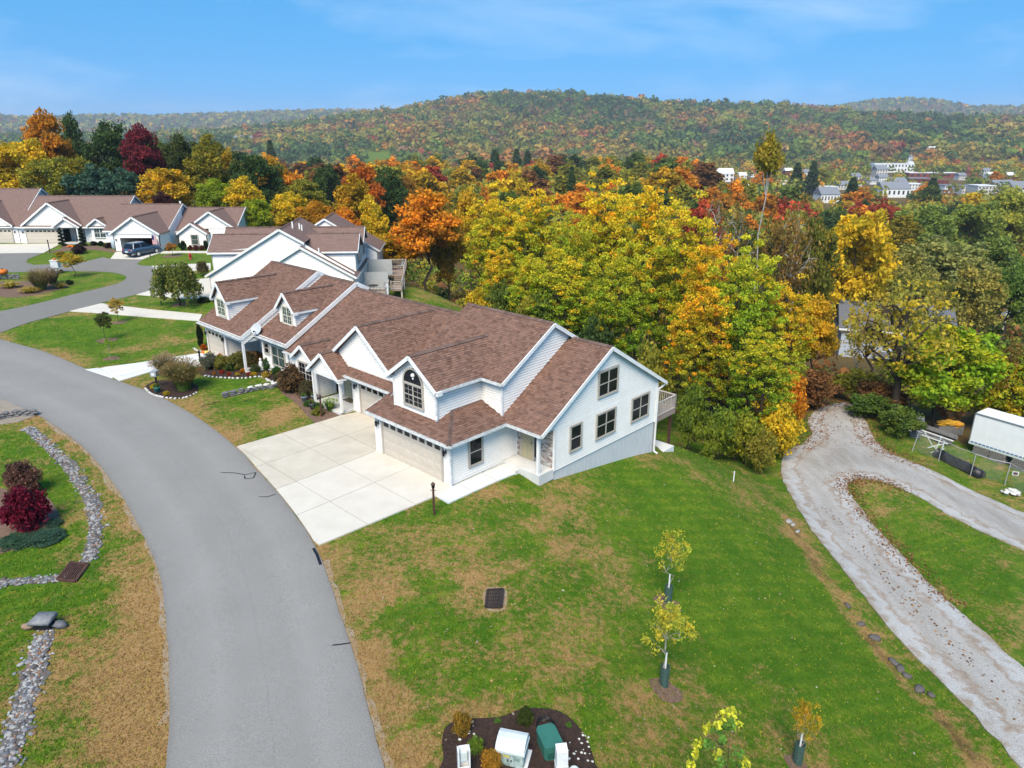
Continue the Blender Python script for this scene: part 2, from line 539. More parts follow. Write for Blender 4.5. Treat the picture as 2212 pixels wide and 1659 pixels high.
gravel_l = smooth_line(GX((2260, 1720), (2100, 1545), (1960, 1400), (1862, 1285), (1790, 1195), (1740, 1125), (1702, 1060), (1686, 1010), (1700, 975), (1740, 955), (1752, 930), (1745, 905), (1775, 880), (1830, 868)))
gravel_in = smooth_line(GX((2320, 1530), (2212, 1445), (2130, 1370), (2050, 1300), (1960, 1210), (1900, 1150), (1850, 1085), (1830, 1052), (1850, 1036), (1900, 1040), (1960, 1062), (2020, 1095), (2100, 1140), (2212, 1190), (2330, 1240)))
gravel_r = smooth_line(GX((2330, 1165), (2212, 1110), (2100, 1060), (2010, 1015), (1935, 985), (1895, 958), (1880, 930), (1865, 900), (1858, 880), (1830, 868)))
gravel_poly = gravel_l + gravel_r[::-1][1:] + gravel_in[::-1]
creek1 = smooth_line(GX((60, 925), (110, 968), (150, 1010), (185, 1060), (205, 1110), (205, 1160), (190, 1215)))
creek2 = smooth_line(GX((130, 1250), (60, 1256), (-40, 1262)))
creek3 = smooth_line(GX((95, 1370), (80, 1430), (58, 1500), (40, 1570), (15, 1640), (-10, 1720)))
ditch = smooth_line(GX((1700, 1120), (1760, 1215), (1810, 1290), (1880, 1390), (1960, 1480), (2060, 1580), (2160, 1700)))
bed_poly = smooth_line(GX((965, 1570), (1000, 1555), (1080, 1550), (1130, 1532), (1200, 1535), (1240, 1560), (1268, 1600), (1285, 1650), (1290, 1710), (960, 1710), (958, 1640), (955, 1600)), 5, True)

def dryness(x, y):
    """where the lawn has gone brown: along the road verges, in front of the house and lower down the slope"""
    d = np.full_like(x, .06)
    if not len(d): return d
    dr = np.minimum(seg_dist(x, y, road_l[::3]), seg_dist(x, y, road_r[::3]))
    left = inpoly(x, y, [(-40, 5)] + road_l[::3] + [(-60, 60)])
    d += 0.5 * np.exp(-(dr / 1.4) ** 2) * np.where(left, 1.2, 0.8)
    c = G(250, 1480); d += 0.45 * np.exp(-(((x - c[0]) / 3.2) ** 2 + ((y - c[1]) / 5.0) ** 2))
    for (u, v), rx, a in (((1000, 1150), 3.0, 0.4), ((1200, 1130), 3.0, 0.4), ((1100, 1420), 3.0, 0.25), ((1320, 1500), 3.0, 0.3), ((1560, 1560), 3.0, 0.3), ((1550, 1050), 3.0, 0.35), ((820, 1300), 1.6, 0.4), ((880, 1480), 2.0, 0.3), ((1750, 1600), 3, 0.3), ((900, 1210), 2, 0.3), ((300, 760), 4, 0.15), ((580, 900), 3, 0.3), ((2050, 1230), 3, 0.25), ((640, 900), 2.0, 0.5), ((2080, 1440), 2.5, 0.3)):
        c = G(u, v); d += a * .55 * np.exp(-((x - c[0]) ** 2 + (y - c[1]) ** 2) / rx ** 2)
    d += 0.3 * np.exp(-(seg_dist(x, y, ditch[::3]) / 0.8) ** 2)
    for (u, v), rr_ in (((1620, 1250), 6.0), ((1500, 1130), 4.0), ((1800, 1450), 5.0), ((60, 1230), 3.5), ((100, 1020), 3.0), ((2000, 1200), 3.5), ((120, 735), 6)):
        c = G(u, v); d -= 0.38 * np.exp(-((x - c[0]) ** 2 + (y - c[1]) ** 2) / rr_ ** 2)
    d += .60 * fbm(x, y, 1.9, 4, 1) + .32 * fbm(x, y, .8, 2, 4)
    d += 0.5 * np.exp(-(seg_dist(x, y, ditch[::3]) / 0.4) ** 2)
    return np.clip(d, -0.5, 1.1)
woods_a = GX((1030, 690), (1480, 900), (1600, 985), (1690, 975), (1740, 900), (1830, 860), (1900, 900), (1960, 925), (2212, 985), (2400, 1000)) 
woods_poly = [bw(23, -4), *woods_a, (90, 60), (160, 140), (100, 220), (-160, 230), (-140, 128), (-42, 116), bw(16, 24), bw(26, 14), bw(30, 4)]
_near_m = (np.abs(_px) < 60) & (_py < 90)
_dry = np.zeros_like(_px); _dry[_near_m] = dryness(_px[_near_m], _py[_near_m])
_wood = inpoly(_px, _py, woods_poly).astype(float)
_fardist = np.hypot(_px, _py)
_wood = np.maximum(_wood, sstep(135, 190, _fardist))
_wood[_near_m] = np.maximum(_wood[_near_m], .62 * np.exp(-(seg_dist(_px[_near_m], _py[_near_m], ditch[::2]) / .42) ** 2))
_wood[(np.abs(_cols(_px, _py) - 815) < 42) & (_py > 1000) & (_py < 1420)] = 0
_ditchd = np.full_like(_px, 1e9); _ditchd[_near_m] = seg_dist(_px[_near_m], _py[_near_m], ditch)
_crk = np.full_like(_px, 1e9)
_crk[_near_m] = np.minimum(np.minimum(seg_dist(_px[_near_m], _py[_near_m], creek1), seg_dist(_px[_near_m], _py[_near_m], creek2)), seg_dist(_px[_near_m], _py[_near_m], creek3))
def tz(x, y):          # ground with the shallow stream channel and ditch cut in
    z = gzv(x, y)
    return z
ny, nx = GXm.shape
_idx = np.arange(ny * nx).reshape(ny, nx)
_F = np.stack([_idx[:-1, :-1], _idx[:-1, 1:], _idx[1:, 1:], _idx[1:, :-1]], -1).reshape(-1, 4)
me = mesh_np('ground', np.stack([_px, _py, _pz], 1), _F, smooth=True)
for nm, arr in (('dry', _dry), ('wood', _wood)):
    a = me.attributes.new(nm, 'FLOAT', 'POINT'); a.data.foreach_set('value', arr.astype(np.float32))

def ground_material():
    m, n, l, p = newmat('lawn_and_woodland_floor')
    p.inputs['Roughness'].default_value = 0.95
    p.inputs['Specular IOR Level'].default_value = 0.1
    co = n.new('ShaderNodeTexCoord').outputs['Object']
    def noise(s, d=4, rough=0.6, vec=None):
        t = n.new('ShaderNodeTexNoise'); t.inputs['Scale'].default_value = s; t.inputs['Detail'].default_value = d; t.inputs['Roughness'].default_value = rough
        l(vec or co, t.inputs['Vector']); return t.outputs['Fac']
    def mr(x, a, b, c=0.0, d=1.0):
        t = n.new('ShaderNodeMapRange'); l(x, t.inputs[0])
        for i, q in enumerate((a, b, c, d)): t.inputs[i + 1].default_value = q
        return t.outputs[0]
    def mix(f, a, b):
        t = n.new('ShaderNodeMix'); t.data_type = 'RGBA'
        l(f, t.inputs['Factor'])
        for k, q in (('A', a), ('B', b)):
            if isinstance(q, tuple): t.inputs[k].default_value = (*q, 1)
            else: l(q, t.inputs[k])
        return t.outputs['Result']
    def math_(op, a, b):
        t = n.new('ShaderNodeMath'); t.operation = op; t.use_clamp = True
        for i, q in enumerate((a, b)):
            if isinstance(q, (int, float)): t.inputs[i].default_value = q
            else: l(q, t.inputs[i])
        return t.outputs[0]
    def attr(nm):
        t = n.new('ShaderNodeAttribute'); t.attribute_name = nm; return t.outputs['Fac']
    green = mix(mr(noise(0.5, 6, 0.7), 0.38, 0.62), (0.048, 0.115, 0.006), (0.150, 0.215, 0.014))
    green = mix(mr(noise(5.0, 6, 0.7), 0.35, 0.72), green, (0.045, 0.110, 0.007))
    green = mix(mr(noise(1.7, 8, 0.8), 0.54, 0.68), green, (0.24, 0.20, 0.03))
    wv = n.new('ShaderNodeTexWave'); wv.inputs['Scale'].default_value = 0.42; wv.inputs['Distortion'].default_value = 2.5; wv.inputs['Detail'].default_value = 3; wv.inputs['Detail Scale'].default_value = 0.6
    wm = n.new('ShaderNodeMapping'); wm.inputs['Rotation'].default_value = (0, 0, 1.1); l(co, wm.inputs[0]); l(wm.outputs[0], wv.inputs['Vector'])
    green = mix(mr(wv.outputs['Fac'], 0.2, 0.9, 0.0, 0.45), green, (0.040, 0.120, 0.006))
    brown = mix(mr(noise(3.5, 6, 0.7), 0.35, 0.65), (0.33, 0.195, 0.07), (0.22, 0.125, 0.045))
    brown = mix(mr(noise(14, 5, 0.7), 0.45, 0.7), brown, (0.40, 0.27, 0.12))
    f = math_('ADD', attr('dry'), mr(noise(3.2, 8, 0.8), 0.38, 0.62, -0.42, 0.42))
    f = mr(f, 0.05, 0.55)
    lawn = mix(f, green, brown)
    litter = mix(mr(noise(1.2, 6, 0.7), 0.35, 0.65), (0.16, 0.085, 0.035), (0.055, 0.065, 0.018))
    litter = mix(mr(noise(0.012, 4), 0.45, 0.6), litter, (0.10, 0.075, 0.03))
    litter = mix(mr(noise(7, 5), 0.5, 0.7), litter, (0.20, 0.12, 0.05))
    w = mr(math_('ADD', attr('wood'), mr(noise(0.7, 5), 0.3, 0.7, -0.3, 0.3)), 0.35, 0.65)
    l(mix(w, lawn, litter), p.inputs['Base Color'])
    b = n.new('ShaderNodeBump'); b.inputs['Strength'].default_value = 0.8; b.inputs['Distance'].default_value = 0.06
    l(noise(16, 6, 0.8), b.inputs['Height']); l(b.outputs[0], p.inputs['Normal'])
    return m
ground = link('ground', me, ground_material(), kind='structure')
tag(ground, 'mown lawns, slopes and valley floor reaching to the horizon')

# ------------------------------------------------------------------ sheets laid on the ground
def sheet(name, poly, m, lift=0.03, res=1.2, parent=None, kind=None, edge=0.12, rag=0.0, lat=None):
    """a thin paved or gravelled layer following the ground, with a turned-down edge"""
    pts = []
    n = len(poly)
    for i in range(n):
        a, b = np.array(poly[i]), np.array(poly[(i + 1) % n])
        k = max(1, int(np.hypot(*(b - a)) / res))
        for j in range(k):
            q = a + (b - a) * j / k
            if rag: q = q + np.array([rng.normal() * rag, rng.normal() * rag])
            pts.append(q)
    nb = len(pts)
    P = np.array(pts)
    x0, y0 = P.min(0); x1, y1 = P.max(0)
    gx, gy = np.meshgrid(np.arange(x0 + res / 2, x1, res), np.arange(y0 + res / 2, y1, res))
    gx = gx.ravel() + rng.uniform(-.1, .1, gx.size) * res; gy = gy.ravel() + rng.uniform(-.1, .1, gy.size) * res
    ins = inpoly(gx, gy, [tuple(p) for p in P])
    gx, gy = gx[ins], gy[ins]
    if len(gx):
        d = seg_dist(gx, gy, [tuple(p) for p in P] + [tuple(P[0])])
        gx, gy = gx[d > res * 0.3], gy[d > res * 0.3]
    vv = [Vector((float(a), float(b))) for a, b in P] + [Vector((float(a), float(b))) for a, b in zip(gx, gy)]
    ov, oe, of, *_ = mgeo.delaunay_2d_cdt(vv, [], [list(range(nb))], 1, 1e-5)
    X = np.array([v[0] for v in ov]); Y = np.array([v[1] for v in ov])
    Z = gzv(X, Y) + lift
    mb = MB()
    fs = []
    for f in of:
        f = list(f)
        a = sum(X[f[i]] * Y[f[(i + 1) % len(f)]] - X[f[(i + 1) % len(f)]] * Y[f[i]] for i in range(len(f)))
        fs.append(tuple(f if a > 0 else f[::-1]))
    vs = list(zip(X, Y, Z))
    # turned-down rim
    from collections import Counter
    ec = Counter()
    for f in fs:
        for i in range(len(f)):
            ec[frozenset((f[i], f[(i + 1) % len(f)]))] += 1
    base = len(vs); low = {}
    for f in list(fs):
        for i in range(len(f)):
            a, b = f[i], f[(i + 1) % len(f)]
            if ec[frozenset((a, b))] == 1:
                for q in (a, b):
                    if q not in low:
                        low[q] = len(vs); vs.append((X[q], Y[q], Z[q] - edge))
                fs.append((b, a, low[a], low[b]))
    mb.add(vs, fs)
    o = mb.build(name, m, parent, smooth=False, kind=kind)
    if lat is not None:
        at = o.data.attributes.new('lat', 'FLOAT', 'POINT')
        vx = np.array([v[0] for v in vs]); vy = np.array([v[1] for v in vs])
        at.data.foreach_set('value', np.asarray(lat(vx, vy), np.float32))
    return o

def asphalt():
    m, n, l, p = newmat('asphalt')
    p.inputs['Roughness'].default_value = 0.9; p.inputs['Specular IOR Level'].default_value = 0.25
    co = n.new('ShaderNodeTexCoord').outputs['Object']
    def noise(s, d=4, r=0.6):
        t = n.new('ShaderNodeTexNoise'); t.inputs['Scale'].default_value = s; t.inputs['Detail'].default_value = d; t.inputs['Roughness'].default_value = r
        l(co, t.inputs['Vector']); return t.outputs['Fac']
    r1 = n.new('ShaderNodeValToRGB'); e = r1.color_ramp.elements
    e[0].position, e[0].color = 0.25, (0.232, 0.220, 0.200, 1); e[1].position, e[1].color = 0.75, (0.262, 0.248, 0.226, 1)
    l(noise(0.35, 6, 0.7), r1.inputs[0])
    r2 = n.new('ShaderNodeValToRGB'); e = r2.color_ramp.elements
    e[0].position, e[0].color = 0.35, (0.62, 0.62, 0.62, 1); e[1].position, e[1].color = 0.7, (1.35, 1.35, 1.36, 1)
    l(noise(38, 4, 0.8), r2.inputs[0])
    mx = n.new('ShaderNodeMix'); mx.data_type = 'RGBA'; mx.blend_type = 'MULTIPLY'; mx.inputs['Factor'].default_value = 1
    l(r1.outputs[0], mx.inputs['A']); l(r2.outputs[0], mx.inputs['B'])
    at = n.new('ShaderNodeAttribute'); at.attribute_name = 'lat'
    r3 = n.new('ShaderNodeValToRGB'); e = r3.color_ramp.elements
    e[0].position, e[0].color = 0.0, (.80, .79, .77, 1); e[1].position, e[1].color = 1.0, (.82, .81, .79, 1)
    for ps, k in ((.03, .92), (.14, 1.0), (.26, 1.07), (.38, .99), (.495, 1.0), (.5, .90), (.505, 1.0), (.64, .98), (.76, 1.07), (.9, 1.0), (.97, .92)):
        q = e.new(ps); q.color = (k, k, k, 1)
    ad = n.new('ShaderNodeMath'); ad.operation = 'MULTIPLY_ADD'; ad.inputs[1].default_value = .05; l(noise(1.1, 4, .7), ad.inputs[0]); l(at.outputs['Fac'], ad.inputs[2])
    sb = n.new('ShaderNodeMath'); sb.operation = 'SUBTRACT'; sb.inputs[1].default_value = .025; l(ad.outputs[0], sb.inputs[0]); l(sb.outputs[0], r3.inputs[0])
    m2 = n.new('ShaderNodeMix'); m2.data_type = 'RGBA'; m2.blend_type = 'MULTIPLY'; m2.inputs['Factor'].default_value = 1
    l(mx.outputs['Result'], m2.inputs['A']); l(r3.outputs[0], m2.inputs['B']); l(m2.outputs['Result'], p.inputs['Base Color'])
    b = n.new('ShaderNodeBump'); b.inputs['Strength'].default_value = 0.5; b.inputs['Distance'].default_value = 0.015
    l(noise(70, 3), b.inputs['Height']); l(b.outputs[0], p.inputs['Normal'])
    return m
M_asph = asphalt()
M_conc = mat('concrete_pale', (0.60, 0.555, 0.475), 0.85, (0.51, 0.46, 0.385), 0.7, 7, 0.25, 60, lo=0.3, hi=0.75)
M_concold = mat('concrete_weathered', (0.56, 0.505, 0.41), 0.85, (0.44, 0.39, 0.31), 0.6, 7, 0.25, 60, lo=0.3, hi=0.7)
M_conc2 = mat('concrete_new', (0.66, 0.65, 0.62), 0.8, (0.56, 0.55, 0.52), 1.1, 6, 0.2, 50)
def gravel_mat():
    m, n, l, p = newmat('crushed_stone')
    p.inputs['Roughness'].default_value = 0.95
    co = n.new('ShaderNodeTexCoord').outputs['Object']
    vo = n.new('ShaderNodeTexVoronoi'); vo.inputs['Scale'].default_value = 26; l(co, vo.inputs['Vector'])
    no = n.new('ShaderNodeTexNoise'); no.inputs['Scale'].default_value = 0.45; no.inputs['Detail'].default_value = 7; no.inputs['Roughness'].default_value = 0.7; gm = n.new('ShaderNodeMapping'); gm.inputs['Scale'].default_value = (2.2, .55, 1); gm.inputs['Rotation'].default_value = (0, 0, .1); l(co, gm.inputs[0]); l(gm.outputs[0], no.inputs['Vector'])
    r = n.new('ShaderNodeValToRGB'); e = r.color_ramp.elements
    e[0].position, e[0].color = 0.36, (0.25, 0.215, 0.18, 1); e[1].position, e[1].color = 0.62, (0.44, 0.43, 0.415, 1)
    l(no.outputs['Fac'], r.inputs[0])
    r2 = n.new('ShaderNodeMapRange'); r2.inputs['To Min'].default_value = 0.80; r2.inputs['To Max'].default_value = 1.16
    sp = n.new('ShaderNodeSeparateColor'); l(vo.outputs['Color'], sp.inputs[0]); l(sp.outputs[0], r2.inputs[0])
    mx = n.new('ShaderNodeMix'); mx.data_type = 'RGBA'; mx.blend_type = 'MULTIPLY'; mx.inputs['Factor'].default_value = 1
    at = n.new('ShaderNodeAttribute'); at.attribute_name = 'lat'
    nz = n.new('ShaderNodeTexNoise'); nz.inputs['Scale'].default_value = 1.4; nz.inputs['Detail'].default_value = 6; l(co, nz.inputs['Vector'])
    ad = n.new('ShaderNodeMath'); ad.operation = 'MULTIPLY_ADD'; ad.inputs[1].default_value = 2.2; l(nz.outputs['Fac'], ad.inputs[0]); l(at.outputs['Fac'], ad.inputs[2])
    dv = n.new('ShaderNodeMath'); dv.operation = 'MULTIPLY_ADD'; dv.inputs[1].default_value = 1 / 3.0; dv.inputs[2].default_value = -.36; l(ad.outputs[0], dv.inputs[0])
    r3 = n.new('ShaderNodeValToRGB'); e = r3.color_ramp.elements
    e[0].position, e[0].color = 0.0, (.25, .17, .09, 1); e[1].position, e[1].color = 1.0, (.27, .245, .215, 1)
    for ps, c in ((.07, (.33, .29, .24)), (.16, (.42, .41, .395)), (.28, (.43, .42, .40)), (.40, (.26, .17, .10)), (.5, (.36, .33, .29)), (.75, (.34, .315, .28))):
        q = e.new(ps); q.color = (*c, 1)
    l(dv.outputs[0], r3.inputs[0])
    m2 = n.new('ShaderNodeMix'); m2.data_type = 'RGBA'; m2.inputs['Factor'].default_value = .6; l(r.outputs[0], m2.inputs['A']); l(r3.outputs[0], m2.inputs['B'])
    l(m2.outputs['Result'], mx.inputs['A']); l(r2.outputs[0], mx.inputs['B']); l(mx.outputs['Result'], p.inputs['Base Color'])
    b = n.new('ShaderNodeBump'); b.inputs['Strength'].default_value = 0.8; b.inputs['Distance'].default_value = 0.03
    l(vo.outputs['Distance'], b.inputs['Height']); l(b.outputs[0], p.inputs['Normal'])
    return m
M_gravel = gravel_mat()
M_mulch = mat('bark_mulch', (0.055, 0.030, 0.020), 0.95, (0.022, 0.013, 0.010), 9, 6, 1.0, 26)
M_mulch2 = mat('dry_mulch', (0.20, 0.125, 0.085), 0.95, (0.11, 0.065, 0.045), 8, 6, 1.0, 24)
M_dirt = mat('stony_verge', (0.29, 0.235, 0.17), 0.95, (0.26, 0.165, 0.07), 2.5, 7, 0.9, 20)
M_tar = mat('crack_sealer', (0.012, 0.012, 0.013), 0.45)
road = sheet('road', road_poly, M_asph, 0.04, 0.8, kind='structure', rag=.012, lat=lambda x, y: seg_dist(x, y, road_l[::2]) / (seg_dist(x, y, road_l[::2]) + seg_dist(x, y, road_r[::2]) + 1e-6)); tag(road, 'grey asphalt lane curving in front of the townhouses')
road2 = sheet('access_road', upper_poly, M_asph, 0.04, 1.6, kind='structure'); tag(road2, 'grey asphalt lane looping past the far row of houses')
lane = sheet('gravel_lane', gravel_poly, M_gravel, 0.05, 0.55, kind='structure', rag=0.06, lat=lambda x, y: seg_dist(x, y, gravel_poly[::2] + [gravel_poly[0]])); tag(lane, 'pale crushed stone lane with a turning area at the foot of the bank')
# stony verges along the road
def ribbon(line, d0, d1, rag=0.1):
    P = np.array(line); T = np.gradient(P, axis=0); T /= np.linalg.norm(T, axis=1)[:, None]
    Nn = np.stack([-T[:, 1], T[:, 0]], 1)
    j = rng.normal(0, rag, len(P))[:, None]
    return [tuple(q) for q in P + Nn * d0] + [tuple(q) for q in (P + Nn * (d1 + j))[::-1]]
vl = sheet('verge', ribbon(road_l[6:44], -0.06, 0.20, 0.08), M_dirt, 0.008, 0.4, kind='structure', edge=.03); tag(vl, 'stony strip with dead grass along the left edge of the road')
vr = sheet('verge', ribbon(road_r[2:26], 0.06, -0.2, 0.08), M_dirt, 0.008, 0.4, kind='structure', edge=.03); tag(vr, 'stony strip with dead grass along the right edge of the road')
apron = sheet('paved_apron', GX((-60, 836), (0, 862), (60, 888), (76, 900), (40, 912), (0, 918), (-60, 925)), mat('old_paving', (0.30, 0.255, 0.20), 0.9, (0.22, 0.18, 0.14), 3, 6, 0.4, stretch=(0.5, 3, 1)), 0.05, 1.0, kind='structure'); tag(apron, 'old brownish paving at the left road edge')
# crack sealer lines in the road
for i, uv in enumerate((((477, 1022), (505, 1023), (530, 1027), (553, 1022), (548, 1034), (530, 1036), (528, 1029)), ((560, 1075), (578, 1075), (596, 1069)), ((718, 1396), (738, 1394), (757, 1391)), ((677, 1186), (685, 1200), (693, 1222)), ((524, 868), (545, 863)), ((434, 880), (475, 867)))):
    ln = GX(*uv); mb = MB()
    wdt = 0.06 if i == 3 else 0.03
    for (a, b) in zip(ln[:-1], ln[1:]):
        d = np.array(b) - np.array(a); d /= np.linalg.norm(d) + 1e-9; q = np.array([-d[1], d[0]]) * wdt
        pp = [np.array(a) - q, np.array(b) - q, np.array(b) + q, np.array(a) + q]
        mb.add([(x, y, gz(x, y) + 0.046 + 0.001 * i) for x, y in pp], [(0, 1, 2, 3)])
    mb.build('crack_seal', M_tar, road)

# concrete driveways: slabs cut by joints, each panel a piece of its own
def clip_cell(poly, a0, a1, b0, b1):
    def cut(P, ax, lim, keep_less):
        out = []
        for i in range(len(P)):
            p, q = P[i], P[(i + 1) % len(P)]
            ip = p[ax] <= lim if keep_less else p[ax] >= lim
            iq = q[ax] <= lim if keep_less else q[ax] >= lim
            if ip: out.append(p)
            if ip != iq:
                t = (lim - p[ax]) / (q[ax] - p[ax]); out.append((p[0] + (q[0] - p[0]) * t, p[1] + (q[1] - p[1]) * t))
        return out
    P = poly
    for ax, lim, kl in ((0, a0, 0), (0, a1, 1), (1, b0, 0), (1, b1, 1)):
        if len(P) < 3: return []
        P = cut(P, ax, lim, kl)
    return P
def panels(root, poly_st, ss, ts, conv, m, lift=0.07, gap=0.018):
    k = 0
    for i in range(len(ss) - 1):
        for j in range(len(ts) - 1):
            P = clip_cell(poly_st, ss[i] + gap, ss[i + 1] - gap, ts[j] + gap, ts[j + 1] - gap)
            if len(P) < 3: continue
            ar = abs(sum(P[q][0] * P[(q + 1) % len(P)][1] - P[(q + 1) % len(P)][0] * P[q][1] for q in range(len(P)))) / 2
            if ar < 0.15: continue
            w = [conv(*q) for q in P]
            mb = MB(); n = len(w)
            dz = random.uniform(-0.004, 0.004)
            mb.add([(x, y, gz(x, y) + lift + dz) for x, y in w] + [(x, y, gz(x, y) - 0.12) for x, y in w],
                   [tuple(range(n))[::1], tuple(range(2 * n - 1, n - 1, -1))] + [(q, n + q, n + (q + 1) % n, (q + 1) % n) for q in range(n)])
            mb.build('panel', M_concold if (m is M_conc and (ss[i] + ss[i + 1]) / 2 < -6.1 and root is dw_root) else m, root); k += 1
    return k
def to_st(p):
    q = np.array(p) - HO; return (float(q @ HD), float(q @ HN))
def slab_root(name, label, pt):
    o = thing(name, label, None, (pt[0], pt[1], gz(*pt))); o['kind'] = 'structure'
    return o
_re = [to_st(p) for p in road_r]
_front = [p for p in _re if -13.0 < p[0] < 0.9 and p[1] < -3]
_front = sorted(_front, key=lambda p: -p[0])
dw_root = link('driveway', MB().box(-0.01, 0.01, -0.01, 0.01, -0.3, -0.29).mesh('driveway'), M_conc, None, 'structure')
tag(dw_root, 'pale concrete driveway in front of the two near garages')
dw_poly = [(0.12, -0.02), (0.25, -1.2), (-0.1, -7.4)] + [(p[0], p[1] + 0.05) for p in _front if p[0] < -0.3] + [(-12.25, -5.0), (-11.9, 1.5), (-11.55, 2.62), (-6.05, 2.62), (-6.05, -0.02)]
panels(dw_root, dw_poly, (-12.6, -9.05, -6.03, -3.02, 0.3), (-8.2, -5.0, -2.4, 0.0, 2.65), hw, M_conc)
wk_root = link('front_walk', MB().box(-0.01, 0.01, -0.01, 0.01, -0.3, -0.29).mesh('front_walk'), M_conc2, None, 'structure')
tag(wk_root, 'pale concrete walk from the driveway to the front porch')
panels(wk_root, [(0.14, -1.2), (1.2, -1.25), (1.2, 3.55), (0.14, 3.55)], (0.1, 1.25), (-1.3, 0.35, 2.0, 3.6), hw, M_conc2, 0.075)
d3_root = link('driveway', MB().box(-0.01, 0.01, -0.01, 0.01, -0.3, -0.29).mesh('driveway'), M_conc2, None, 'structure')
tag(d3_root, 'narrow concrete driveway to the single garage with autumn flowers')
panels(d3_root, [to_st(p) for p in GX((185, 800), (300, 785), (380, 772), (449, 762), (494, 772), (450, 789), (330, 803), (259, 824))], (-45, -40.5, -36.5, -33, -30, -27), (-16, -9, -5.5, -2, 3), hw, M_conc2)
for uv, lab in ((((150, 673), (218, 656), (324, 669), (437, 680), (430, 694), (324, 686), (200, 676)), 'long straight concrete drive between two lawns'),
                (((295, 637), (335, 625), (400, 607), (454, 601), (458, 648), (388, 645)), 'wide concrete drive behind the weeping tree'),
                (((327, 575.5), (455, 569), (455, 583), (352, 590)), 'concrete drive past the far lawn with the hydrant'),
                (((0, 528), (132, 526.5), (95, 546.5), (0, 547.4), (-60, 547.4), (-60, 528)), 'concrete drive in front of the far left garages'),
                (((250, 545), (351, 543), (343, 548), (309, 560.4), (239, 559.4)), 'concrete drive the blue car stands on'),
                (((351, 543.4), (454, 543.6), (454, 547.2), (346, 548)), 'thin concrete walk along the far house front')):
    o = sheet('concrete_drive', GX(*uv), M_conc, 0.055, 1.5, kind='structure'); tag(o, lab)
# ------------------------------------------------------------------ house materials
M_side = mat('vinyl_siding', (0.83, 0.78, 0.705), 0.55, (0.78, 0.73, 0.655), 1.5, 4, 0.05, 30, spec=0.35)
M_wallcore = mat('wall_core_shade_grey', (0.30, 0.30, 0.30), 0.9)  # core grey stands in for the shadow line under each siding board
M_trim = mat('white_trim', (0.76, 0.745, 0.71), 0.5, (0.66, 0.64, 0.60), 2.0)
M_tan = mat('tan_trim', (0.42, 0.38, 0.32), 0.55, (0.35, 0.315, 0.265), 3.0)
M_garage = mat('garage_door_paint', (0.52, 0.455, 0.37), 0.5, (0.48, 0.42, 0.34), 1.5)
M_gutter = mat('gutter_metal', (0.70, 0.70, 0.68), 0.4, (0.45, 0.45, 0.43), 5.0)
M_shing = attr_mat('asphalt_shingle', 0.95, 0.5, 60, 0.1)
M_deck = mat('roof_deck', (0.085, 0.05, 0.042), 0.95)
M_stoneconc = mat('foundation_concrete', (0.60, 0.595, 0.575), 0.9, (0.44, 0.44, 0.435), 3.5, 6, 0.3, 40, stretch=(6, 6, 0.25))
M_slab = mat('porch_concrete', (0.60, 0.59, 0.56), 0.85, (0.52, 0.51, 0.48), 1.2, 6, 0.2, 40)
M_door = mat('entry_door', (0.40, 0.35, 0.22), 0.45, (0.36, 0.31, 0.19), 2)
M_black = mat('black_metal', (0.012, 0.012, 0.013), 0.45)
M_dark = mat('dark_opening', (0.015, 0.015, 0.017), 0.9)
M_brown = mat('brown_post', (0.075, 0.03, 0.022), 0.6)
M_deckwood = mat('deck_boards', (0.30, 0.225, 0.18), 0.8, (0.22, 0.165, 0.13), 4, 5, 0.3, stretch=(1, 6, 1))
M_rail = mat('deck_rail', (0.52, 0.45, 0.39), 0.6, (0.45, 0.385, 0.33), 3)
def glass_mat():
    m, n, l, p = newmat('window_glass')
    p.inputs['Base Color'].default_value = (0.007, 0.009, 0.012, 1)
    p.inputs['Roughness'].default_value = 0.1
    p.inputs['Specular IOR Level'].default_value = 0.28
    co = n.new('ShaderNodeTexCoord'); no = n.new('ShaderNodeTexNoise'); no.inputs['Scale'].default_value = 0.9
    l(co.outputs['Object'], no.inputs['Vector'])
    b = n.new('ShaderNodeBump'); b.inputs['Strength'].default_value = 0.06; b.inputs['Distance'].default_value = 0.05
    l(no.outputs['Fac'], b.inputs['Height']); l(b.outputs[0], p.inputs['Normal'])
    return m
M_glass = glass_mat()
M_curtain = mat('curtain_glass', (0.075, 0.115, 0.105), 0.12, (0.02, 0.03, 0.03), 2.0, 3, stretch=(5, 5, 0.4), spec=0.5)
M_brick = attr_mat('brick', 0.9, 0.4, 50)
M_mortar = mat('mortar', (0.42, 0.40, 0.36), 0.95)
def far_siding():
    m, n, l, p = newmat('far_siding')
    p.inputs['Roughness'].default_value = 0.6; p.inputs['Base Color'].default_value = (0.79, 0.75, 0.69, 1)
    co = n.new('ShaderNodeTexCoord'); sx = n.new('ShaderNodeSeparateXYZ'); l(co.outputs['Object'], sx.inputs[0])
    a = n.new('ShaderNodeMath'); a.operation = 'MULTIPLY'; a.inputs[1].default_value = 1 / 0.2; l(sx.outputs[2], a.inputs[0])
    f = n.new('ShaderNodeMath'); f.operation = 'FRACT'; l(a.outputs[0], f.inputs[0])
    iv = n.new('ShaderNodeMath'); iv.operation = 'SUBTRACT'; iv.inputs[0].default_value = 1; l(f.outputs[0], iv.inputs[1])
    b = n.new('ShaderNodeBump'); b.inputs['Strength'].default_value = 1.0; b.inputs['Distance'].default_value = 0.05
    l(iv.outputs[0], b.inputs['Height']); l(b.outputs[0], p.inputs['Normal'])
    return m
M_fars = far_siding()
M_farroof = mat('far_shingle', (0.195, 0.123, 0.099), 0.95, (0.145, 0.09, 0.073), 2.2, 7, 0.6, 8, stretch=(1, 1, 4))

